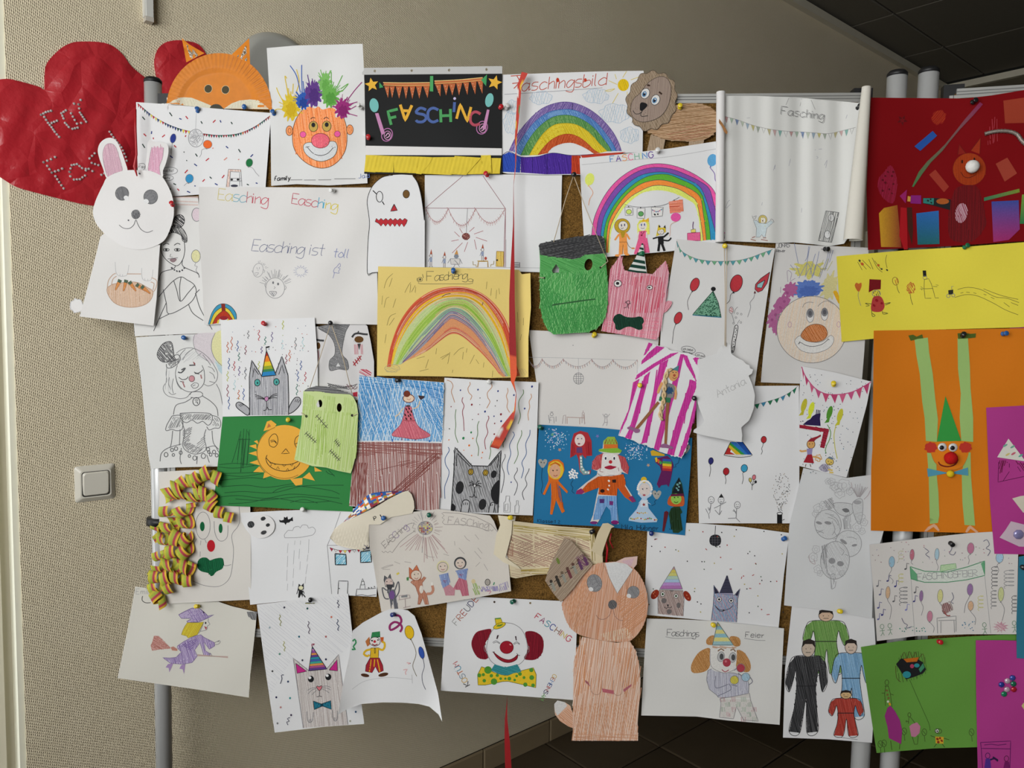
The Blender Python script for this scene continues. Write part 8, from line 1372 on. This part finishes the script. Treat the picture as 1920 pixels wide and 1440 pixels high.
# ---- Faschings Feier juggler
sheet('clown_juggler_drawing', 'white drawing titled Faschings Feier with a clown holding three balls', 'drawing', 6, '78 685 300 690 500 700 960 748 945 1050 932 1368 600 1340 400 1315 42 1308 58 1000', fn=lambda x, y: 5 * max(0, (y - 1310) / 48))
part('lettering', 'pencilled title Faschings Feier'); tx('Faschings', 208, 795, 42, '6a6a6a', 2, 1.2, .68); tx('Feier', 712, 805, 34, '6a6a6a', 2, 1.2, 1.0); ln('198 802 260 812 380 810|705 812 780 824 840 826', 1, '8a8a8a')
part('drawn_clown'); q = '462 1030 470 990 495 985 500 1010 480 1080'; SH = '470 1020 500 1005 560 1030 640 1035 720 1060 735 1110 732 1180 640 1190 540 1195 530 1180 480 1140 462 1080'; fl(SH, 'bcbcc6'); ht(SH, '9c9cac', 88, 2.8, 1.1); ln(SH, 1, 'g', 1, 0); ln('520 1055 522 1130 600 1108|605 1105 620 1140 530 1185', 1.4, '7a7a8a')
q = '548 1200 640 1185 738 1165 745 1210 795 1345 700 1338 655 1250 635 1330 545 1320 555 1230'; fl(q, 'c4c0bc')
R_ = random.Random(6)
for i in range(7):
    for j in range(5):
        x, y = 548 + i * 34, 1190 + j * 32
        if pip(P(q), np.array([x + 14]), np.array([y + 14]))[0] and (i + j) % 2 == 0: ht([(x, y), (x + 32, y), (x + 32, y + 30), (x, y + 30)], R_.choice(['b08a8e', '98a898']), 85, 2.6, 1.1)
ln(q, 1, 'g', 1, 0)
part('drawn_hair'); 
for q in ('485 880 430 890 390 930 362 990 370 1030 410 1035 460 1020 485 980', '655 890 700 900 740 960 745 1010 720 1030 660 1010 650 950', '500 855 465 850 462 820 490 795 520 800 505 850', '630 860 675 860 678 820 650 800 610 805'): part('drawn_hair'); fl(q, 'b88a58', 1); ht(q, 'a06c38', 60, 2.2, 1.1, sm=1)
part('drawn_face'); fl('490 870 560 855 645 865 655 950 640 1010 600 1035 550 1030 490 1000', 'd2d0cc', 1); ln('485 880 488 980 520 1015 580 1035 640 1015', .9, 'g'); 
for x, y in ((555, 930), (630, 935)): ol(el(x, y, 22, 32, 8), 'b4b4b4', 'g', 1); fl(el(x + 4, y, 13, 20), '4a4a4c')
ln('535 895 555 880 575 892|615 890 635 882 648 898', 2, '7a5a40'); fl(el(592, 968, 26, 27), 'a03a48'); fl(el(586, 960, 8), 'c06a74'); ln('560 1012 580 1028 605 1015', 1.6, 'a04a58'); ht('500 858 660 870 640 880 500 875', 'a87444', 10, 2.4)
part('drawn_party_hat'); 
for i, c in enumerate(('c4bc7a', '8ab0b8', 'c8c07a', '84acb8', 'ccc47c', '90b0b4')):
    t0, t1 = i / 6, (i + 1) / 6; f_ = lambda t, s: (533 - 33 * t + s * 135 * t, 708 + 148 * t); fl([f_(t0, 0), f_(t0, 1), f_(t1, 1), f_(t1, 0)], c)
ln('533 708 500 856 635 856', 1.2, '5a6a68', 1, 0)
for x, y, c in ((682, 1003, 'a83e4c'), (714, 1062, '98b4c4'), (641, 1080, 'c4b850')): part('drawn_ball'); ol(el(x, y, 27), c, 'g', 1); ht(el(x, y, 25), c, 60, 2.6, 1.2, .15)
ln('640 1018 655 1005|665 1035 690 1055|620 1110 660 1120|740 1060 758 1090 735 1110', 1.6, '7a7a84')
# ---- costume colouring page (plain stand-in)
Z(1440, 880, 2.668)
sheet('costume_figures_drawing', 'coloured page of four figures in green, black, blue and red costumes', 'drawing', 5, '120 680 300 690 530 745 545 1000 520 1368 300 1350 75 1342 85 1000')
def fig(x, y, h, c, dk, skin='c4a890', lean=0, wide=1.0):
    """a plain standing figure in a one-colour costume"""
    part('drawn_figure'); u = h / 8
    f_ = lambda a, b: (x + a * u * wide + lean * b * u * .1, y + b * u)
    q = [f_(-1.0, 1.4), f_(1.0, 1.4), f_(1.5, 2.0), f_(1.75, 3.6), f_(1.4, 4.4), f_(1.1, 3.4), f_(.95, 2.6), f_(.8, 4.0), f_(1.0, 5.8), f_(1.2, 7.7), f_(.3, 7.8), f_(.05, 4.9), f_(-.3, 7.8), f_(-1.2, 7.7), f_(-.9, 5.8), f_(-.8, 4.0), f_(-.95, 2.6), f_(-1.1, 3.4), f_(-1.4, 4.4), f_(-1.75, 3.6), f_(-1.5, 2.0)]
    fl(q, c); ht(q, dk, 78, 2.0, 1.2, .2); ln(q, 1.1, 'k', 1); ol([f_(.55 * cos(a) , .75 + .72 * sin(a)) for a in np.linspace(0, 2 * pi, 17)[:-1]], skin, 'k', 1); fl([f_(-.55, .7), f_(-.5, .15), f_(0, -.05), f_(.5, .15), f_(.55, .7), f_(.3, .4), f_(-.3, .4)], '2a2422'); dots([f_(-.2, .8), f_(.2, .8)], 2.4, 'k'); ln([f_(-.2, 1.1), f_(.2, 1.1)], .9, 'k'); ln([f_(-.85, 3.9), f_(.85, 3.9)], 1.5, 'k')
fig(290, 700, 330, '7a9e5a', '5e8844', 'c4a890', 0, 1.6)
fig(205, 850, 480, '4a4a4c', '262628', 'b8a898', -.6, 1.0); fig(415, 850, 400, '8cb0cc', '6a94b8', 'c8b4a4', 0, 1.1); fig(390, 1105, 235, 'ac4a40', '963228', 'c8a87a', 0, 1.7)
part('printed_line'); ln('352 1340 448 1352', .8, '6a6a6a', 0, 0)
# ---- balloons and banner
Z(1590, 980, 3.1304)
sheet('balloon_banner_drawing', 'pencil drawing of a green Faschingsfeier banner among balloons and music notes', 'drawing', 9, '125 130 400 95 700 62 900 50 1000 110 990 655 700 655 400 665 170 695 150 400', fn=lambda x, y: 2.5, wav=.5)
part('drawn_banner'); q = '365 258 450 285 580 290 700 260 802 225 802 310 700 335 580 350 450 350 370 330'; fl(q, 'c2c6be'); fl('365 258 408 305 410 345 370 330', '5f9a72'); fl('780 240 802 225 802 310', '5f9a72'); ln(q, 1.6, '4f8a66', 1, 0); tx('FASCHINGSFEIER', 408, 338, 38, '8a8a8c', -4, 1.1, .74); ln('370 330 380 500 392 660|802 310 820 480 838 650', .9, '9a9a9a', 0, 0); ol('545 250 632 240 636 268 540 288', 'a8c09a', '6a9a6a', 1, 0)
BLS = ((257, 230, 17, 32, '8aaabc', '255 280 240 310 265 340 258 358'), (376, 188, 13, 32, 'b06878', '370 235 382 245'), (522, 185, 13, 34, '9ab4c0', '520 235 530 260 522 282'), (720, 150, 20, 32, 'b0708a', '705 200 712 220 705 245'), (890, 205, 22, 30, '9ab8cc', '875 250 885 280 870 310'), (234, 410, 13, 36, 'c4a484', '235 460 255 500 245 568'), (430, 430, 11, 32, '8a6a90', '435 480 442 500 430 545'), (541, 430, 16, 38, 'c0bc80', '540 475 550 490'), (716, 392, 17, 34, '8a6a94', '710 440 690 480 682 530'), (720, 488, 16, 28, 'c4a080', '722 525 748 560 745 600'), (480, 550, 16, 32, 'b4788a', '485 590 505 615 500 645'), (898, 420, 17, 42, 'b8bc88', '900 470 918 510 905 575'))
for x, y, rx, ry, c, s in BLS: part('drawn_balloon'); bal(x, y, rx, ry, c, 3, s, 'g', .8, .9, True)
part('drawn_confetti'); scatter((140, 110, 980, 245), 46, 4, ['8a6a70', '9a8a8c', 'b07080', '8a9a8a', '9a94a8'], 2, 7, w=1.3); scatter((290, 595, 480, 640), 18, 4, ['5a9a80', '4a7a70', '3a8a8a'], 3); scatter((670, 580, 745, 640), 16, 4, ['4a7a9a', '5a8aa0'], 4)
part('drawn_notes'); 
for x, y, c in ((180, 350, '6a6a70'), (195, 400, '6a6a88'), (285, 352, '3a3a78'), (185, 478, '58588a'), (208, 520, '3a3a78'), (345, 250, '5a5a5c'), (275, 440, '6a6a6c'), (400, 388, '58585c'), (395, 440, '48487a'), (348, 490, '7a7ab0'), (185, 545, '6a6a9a'), (240, 320, '4a4a78')): fl(el(x - 8, y + 22, 7, 5, -20), c); ln([(x - 2, y + 22), (x, y - 12), (x + 14, y - 8)], 1.2, c, 0, 0)
part('drawn_spiral')
for x, y, r, n, c in ((325, 430, 24, 5, '7a7a7c'), (860, 320, 18, 6, '6a6a6c'), (945, 330, 30, 5, '8a8a8c'), (855, 450, 16, 5, '7a7a7c'), (975, 480, 14, 5, '6a6a6c'), (310, 330, 14, 3, 'c0bc80'), (778, 470, 16, 4, 'c0bc80'), (310, 195, 14, 3, 'b8b49a')): part('drawn_spiral'); ln([(x + r * sin(t * .6), y - n * 11 + t * n * 22 / (n * 10.5) + 7 * cos(t * .6)) for t in range(int(n * 10.5))], 1.0, c)
part('pencil_strokes'); ln('795 110 815 100 830 130 810 150 835 165 820 195|450 150 475 170 455 185 480 205|600 110 610 150 595 180 620 190 632 170|610 410 620 440 605 465 620 475|315 560 330 590 350 600 340 620 375 610', 1.2, '5a5a70')
part('drawn_stage'); ln('522 560 634 548 634 640|522 560 526 650|530 575 630 572|545 580 545 648|622 575 625 645', 1.2, '8a8a8a', 0, 0); fl(el(576, 500, 26, 30), '9a7a78'); ht('545 480 600 460 620 510 560 545', '6a4a48', 70, 3, 1.3); ln('565 520 580 545 600 545', 2, '8a4040')
part('drawn_star_burst'); q = []
for i in range(22): a = 2 * pi * i / 22; s = 1 if i % 2 else .45; q.append((895 + 46 * s * cos(a), 612 + 34 * s * sin(a)))
ht(q, 'b8788c', 40, 2.2, 1.2); ln(q, 1, 'b06a84', 1, 0)
for x, y in ((200, 610), (245, 605), (800, 600), (975, 590)): part('drawn_person'); ln(el(x, y, 11, 13), 1, '6a8a70', 1); ln([(x, y + 13), (x + 4, y + 35), (x - 8, y + 55)], 1, '6a8a70'); ln([(x + 4, y + 35), (x + 14, y + 52)], 1, '6a8a70'); ln([(x - 14, y + 26), (x + 16, y + 22)], 1, '6a8a70')
# ---- light green card
sheet('light_green_card', 'light green card with a black patterned balloon and cut-out dressed figures', 'collage', 7, '75 730 300 695 700 668 960 655 1000 660 1000 1300 750 1318 500 1325 168 1352 130 1100', '5a8a38')
part('drawn_balloon'); ht('290 800 330 760 420 755 460 800 465 880 400 920 310 940 280 900', '3f5a2a', 80, 5, 1.1); ln('310 800 330 760 345 800 360 755 378 795 395 760 410 800 440 770 450 830|280 840 285 910 310 935', 1, '4a3a20'); ln('362 922 400 1010 440 1100 475 1180 482 1220', 1, '35501f')
piece('patterned_scrap', '282 830 310 798 400 795 440 820 458 862 440 885 390 905 340 920', 1.0, '17181a'); part('print'); fl('325 800 415 790 405 815 345 820', 'b0601c'); fl(el(345, 892, 24, 20), '2a8088'); fl(el(404, 838, 16, 12), '2a8088'); fl(el(376, 842, 12), 'a03a58'); fl('415 860 440 825 450 850 425 880', '3a7a5a'); base()
piece('purple_dress', '215 1135 232 1085 250 1075 275 1105 305 1160 318 1220 312 1300 240 1265 232 1200', 1.0, '8a2a70'); piece('pink_dress', '360 1195 375 1183 405 1172 425 1195 420 1235 395 1258 372 1255', 1.0, 'b0708a'); base()
part('drawn_figure'); ln(el(228, 938, 11, 15), 1, '38401f', 1); ln('222 955 215 1005 220 1075|235 955 248 1000 258 1080|215 1000 198 1000|248 1005 268 1012|215 960 238 960', 1, '38401f', sm=0); dots('228 985 232 1010 238 1030 235 1050 245 1065', 8, ['b03a38', 'c8c4b8', 'c88a28', '6a5a30']); ln('250 1280 258 1335|305 1290 302 1330', 1.1, '38401f', 0, 0)
part('drawn_figure'); ln(el(360, 1128, 9, 12), 1, '38401f', 1); ln('358 1140 355 1180|365 1140 385 1165 395 1180|340 1162 358 1170|375 1250 390 1300 408 1300 412 1250|340 1165 345 1172', 1, '38401f', sm=0); ln('385 1205 402 1205|386 1215 402 1216|388 1226 400 1226', 1, '5a2a40', 0, 0)
part('drawn_figure'); ol(el(522, 1222, 12), 'd0d0c8', 'k', 1); fl(el(524, 1224, 5), 'k'); ln(el(532, 1224, 18, 14), 1, '38401f', 1); fl('512 1255 562 1258 560 1298 515 1295', 'c0982a'); dots('525 1270 540 1265 550 1280 530 1288', 8, '7a2a18'); ln('512 1260 485 1250|562 1265 595 1275|520 1298 505 1318|552 1298 568 1318', 1.1, '38401f')
part('drawn_figure'); 
for x, y in ((190, 1300), (212, 1295), (330, 1225), (448, 1230), (725, 1230)): part('drawn_figure'); ln(el(x, y, 14, 20), 1, '3a4a24', 1); ln([(x, y + 20), (x + 4, y + 55)], 1, '3a4a24', 0, 0); ln([(x - 8, y - 8), (x + 8, y + 12)], 1, '3a4a24', 0, 0)
# ---- magenta cards
Z(1480, 600, 3.2727)
sheet('purple_card', 'purple card with a paper triangle hat and pale paper pieces beside the orange card', 'collage', 10, '1208 538 1440 525 1520 522 1520 1440 1258 1435 1230 1100', 'a0347c')
piece('triangle_hat', '1345 728 1450 868 1275 842', .8, 'c8c6bc'); part('drawn_leaf'); 
for x, y, c in ((1325, 770, '6a9a88'), (1370, 778, '6a9a88'), (1340, 825, 'c0b070'), (1375, 820, 'b85a6a'), (1420, 832, '5a9a88')): fl(el(x, y, 16, 6, -30), c)
base(); part('drawn_hair'); ht('1285 860 1345 862 1290 950', '5a1030', 105, 3, 1.6); ht('1380 860 1440 880 1440 930', '5a1030', 60, 3, 1.6); ln('1285 870 1280 995 1440 960|1310 990 1350 930|1350 880 1350 905|1400 900 1420 930', 1, '4a0c38', sm=0)
piece('paper_scrap', '1368 1095 1420 1080 1520 1070 1520 1170 1435 1182', .8, 'c0b8a8'); piece('paper_scrap', '1360 1235 1440 1255 1520 1270 1520 1395 1410 1390 1290 1335 1325 1290', .8, 'b8a4b0'); base(); flush()
g = G(); g.lathe(s3(1480 + 1405 / 3.2727, 600 + 1315 / 3.2727, .0012), [0, -1, 0], [(0, .0095), (.002, .0095), (.004, .006), (.0045, 0)], 8); g.mk('heart_gem', mat('8a84b0', .1, .8, metal=.2, grain=.3, scale=200, bmp=.3), cur.root)['label'] = 'violet faceted gem'
Z(1590, 980, 3.1304)
sheet('magenta_gem_card', 'magenta card with a cluster of heart gems and two small drawn figures', 'collage', 9, '750 690 900 690 1060 695 1060 1480 762 1480 752 1000', 'a0347c', fn=lambda x, y: 1)
part('drawn_scene'); ln('778 1290 955 1282 950 1440|778 1290 782 1325 955 1328|782 1325 790 1440|800 1305 840 1300 880 1306 930 1300', 1.2, '4a1450', sm=0); part('drawn_figure'); ln(el(820, 1368, 13, 16), 1.2, '3a1850', 1); fl('808 1385 835 1385 840 1440 800 1440', '4a2a80'); ln('835 1392 860 1385 880 1400|850 1375 880 1395', 3, '2a1840'); part('drawn_figure'); ln(el(930, 1385, 13, 16), 1.2, '4a1838', 1); fl('920 1402 945 1402 950 1440 912 1440', '6a1a58')
flush()
for x, y, c in ((935, 928, 'c0a8b8'), (965, 910, '3a4a9a'), (900, 950, '2a3a90'), (970, 945, '1f6a50'), (932, 978, 'c0a4b4'), (972, 978, 'a82030'), (915, 1005, '1f7a58')):
    g = G(); g.lathe(s3(1590 + x / 3.1304, 980 + y / 3.1304, .0010), [0, -1, 0], [(0, .0058), (.0015, .0058), (.0032, .0036), (.0036, 0)], 7); g.mk('heart_gem', mat(c, .1, .8, metal=.2, grain=.2, scale=200, bmp=.2), cur.root)
piece('yellow_scrap', '1018 1075 1030 1058 1060 1055 1060 1110 1035 1100', .8, 'b8b070'); base()
sheet('teal_card', 'teal card showing as a narrow edge over the balloon banner drawing', 'coloured card', 11, '1002 200 1060 190 1060 800 990 795 988 600', '2a6a80')

# ================================================================ the long red ribbon
def ribbon(name, path, label, cat):
    """a flat ribbon hanging over the sheets: x, y, width, twist angle, offset; coloured by its pattern"""
    V, cl, Fc = [], [], []; n = 0; red, yl, gn, wh, org = (C(c) for c in ('b03a30', 'd0a83a', '5a7a4a', 'd0ccc8', 'c8502c')); dk = C('8a1418')
    pts = []
    for a, b in zip(path, path[1:]):
        m_ = max(2, int(abs(b[1] - a[1]) / 5)); pts += [tuple(p + (q - p) * k / m_ for p, q in zip(a, b)) for k in range(m_)]
    pts.append(path[-1])
    for i, (x, y, w, tw, o, pat) in enumerate(pts):
        for s in (-1, -.5, 0, .5, 1):
            V.append(PB(x + s * w * .5 * abs(cos(tw)), y + s * w * .12, o * KO + s * w * .00055 * sin(tw)))
            k = i // 3 % 7
            if pat < .5: cl.append((red, yl if s > 0 else red, wh if s < 0 else red, red, gn if s > 0 else red, red, yl if s < 0 else red)[k])
            else: cl.append(dk if pat > 1.5 else org)
    Fc = [(i * 5 + s, i * 5 + s + 1, i * 5 + s + 6, i * 5 + s + 5) for i in range(len(pts) - 1) for s in range(4)]
    o = mk(name, V, Fc, CARD, None, cl); return tag(o, label, cat, 'red party ribbons')
ribbon('party_ribbon', [(984, 136, 12, .3, .026, 0), (974, 160, 9, .6, .025, 0), (972, 200, 9, .8, .024, 0), (967, 260, 7, 1, .024, 0), (967, 310, 5, 1.2, .023, 0), (963, 345, 3, 1.4, .023, 2), (963, 420, 5, 1.1, .024, 2), (961, 500, 9, .6, .03, 2), (960, 560, 11, .3, .032, 2), (961, 640, 13, .2, .032, 2), (963, 700, 13, .3, .032, 1), (961, 716, 9, .8, .03, 1), (968, 738, 4, 1.3, .028, 2), (965, 770, 5, 1.0, .027, 0), (958, 785, 11, .2, .027, 0), (945, 806, 17, 0, .028, 0), (937, 822, 17, 0, .029, 0), (927, 840, 16, 0, .03, 2)], 'long red patterned paper ribbon hanging over the yellow rainbow drawing', 'ribbon')
ribbon('party_ribbon', [(951, 1306, 2, 1.4, .008, 2), (949, 1350, 7, .8, .008, 2), (951, 1390, 11, .4, .008, 2), (954, 1460, 13, .2, .008, 2)], 'red ribbon tail hanging below the big clown drawing', 'ribbon')

# ================================================================ push pins
PINC = dict(blue='2a5a98', red='b02028', black='1c1c1e', white='cfcfcd', yellow='d0b828', green='1f6a48', navy='22306a', darkgreen='1a5a48')
def pin_mesh(c):
    g = G(); prof = [(-.012, .0004), (-.0005, .0006), (0, .0042), (.0012, .0046), (.0022, .0032), (.005, .0026), (.0075, .003), (.009, .0046), (.0105, .0048), (.0114, .004), (.0116, .0005)]
    g.lathe((0, 0, 0), (0, -1, 0), prof, 12); me = bpy.data.meshes.new('push_pin'); me.from_pydata(g.v, [], g.f)
    me.materials.append(mat(PINC[c], .25, .5, grain=.02, bmp=0)); me.polygons.foreach_set('use_smooth', [True] * len(me.polygons)); return me
PM = {c: pin_mesh(c) for c in PINC}
def pin(x, y, c, L, where, seed=[0]):
    seed[0] += 1; R_ = random.Random(seed[0]); o = bpy.data.objects.new('push_pin', PM[c]); COL.objects.link(o)
    o.location = PB(x, y, .004 + STEP * L + tilt(x)); o.rotation_euler = (R_.uniform(-.5, .15), 0, R_.uniform(-.45, .45)); tag(o, where, 'push pin', 'push pins')
for a in ((371, 209, 'blue', 2, 'blue push pin at the top of the confetti drawing'), (458, 201, 'blue', 3, 'blue push pin in the fox plate cheek'), (514, 214, 'blue', 3, 'blue push pin beside the paint-haired clown sheet'), (677, 202, 'white', 5, 'white push pin at the edge of the paint-haired clown sheet'),
          (691, 259, 'red', 5, 'red push pin low on the black collage'), (938, 202, 'red', 5, 'red push pin between black collage and rainbow'), (914, 329, 'red', 6, 'red push pin under the yellow crepe fringe'), (949, 203, 'white', 4, 'white push pin on the Faschingsbild sheet'),
          (1275, 202, 'yellow', 5, 'yellow push pin in the paper lion'), (1233, 284, 'white', 6, 'white push pin above the neon rainbow'), (1608, 203, 'black', 6, 'black push pin on the rolled sheet'), (1823, 192, 'black', 8, 'black push pin at the top of the red card'),
          (1808, 464, 'green', 7, 'green push pin on the yellow card'), (324, 385, 'red', 10, 'red push pin at the side of the bunny'), (626, 357, 'white', 6, 'white push pin on the Easching sheet'), (497, 608, 'red', 7, 'red push pin above the rainbow-hat cat'),
          (346, 634, 'blue', 5, 'blue push pin over the sad clown girl'), (850, 510, 'blue', 8, 'blue push pin on the yellow rainbow drawing'), (620, 606, 'black', 9, 'black push pin holding the pale green mask string'), (1075, 328, 'black', 9, 'black push pin holding the green monster mask string'),
          (1113, 630, 'yellow', 4, 'yellow push pin on the disco room drawing'), (1360, 461, 'yellow', 8, 'yellow push pin holding the blank shape on strings'), (1546, 467, 'black', 5, 'black push pin over the round clown'), (1201, 476, 'green', 8, 'green push pin in the pink cat party hat'),
          (540, 788, 'yellow', 6, 'yellow push pin on the green card'), (748, 713, 'black', 8, 'black push pin on the blue sky drawing'), (916, 716, 'white', 7, 'white push pin on the spotted cat drawing'), (1015, 803, 'darkgreen', 6, 'dark green push pin in the blue card corner'),
          (1200, 723, 'yellow', 11, 'yellow push pin in the pink circus tent'), (1302, 747, 'black', 12, 'black push pin between circus tent and blank shape'), (1563, 722, 'yellow', 8, 'yellow push pin on the pink bunting drawing'), (1805, 630, 'black', 9, 'black push pin in the clown hand on the orange card'),
          (1880, 626, 'blue', 9, 'blue push pin on the orange card'), (720, 971, 'blue', 12, 'blue push pin in the paper plate hat'), (804, 965, 'darkgreen', 11, 'dark green push pin over the disco costume drawing'), (955, 971, 'yellow', 12, 'yellow push pin in the folded paper box'),
          (1112, 996, 'black', 10, 'black push pin in the folded paper box corner'), (1221, 999, 'navy', 6, 'navy push pin on the party pets drawing'), (372, 1137, 'yellow', 4, 'yellow push pin on the witch hat'), (582, 1124, 'black', 6, 'black push pin on the bow tie cat drawing'),
          (739, 1152, 'navy', 12, 'navy push pin on the curling clown sheet'), (964, 1127, 'darkgreen', 6, 'dark green push pin on the big clown drawing'), (1468, 1011, 'blue', 5, 'blue push pin on the party pets drawing'), (1336, 1171, 'yellow', 7, 'yellow push pin on the juggler hat'),
          (1573, 1146, 'yellow', 7, 'yellow push pin above the costume figures'), (1782, 1018, 'black', 10, 'black push pin on the balloon banner drawing'), (1760, 1203, 'red', 9, 'red push pin on the light green card'), (1917, 1063, 'black', 12, 'black push pin on the teal card'), (570, 957, 'white', 6, 'white push pin on the rain cloud drawing')):
    pin(*a)
flush()
for o in bpy.data.objects:
    if '_o' in o: del o['_o']
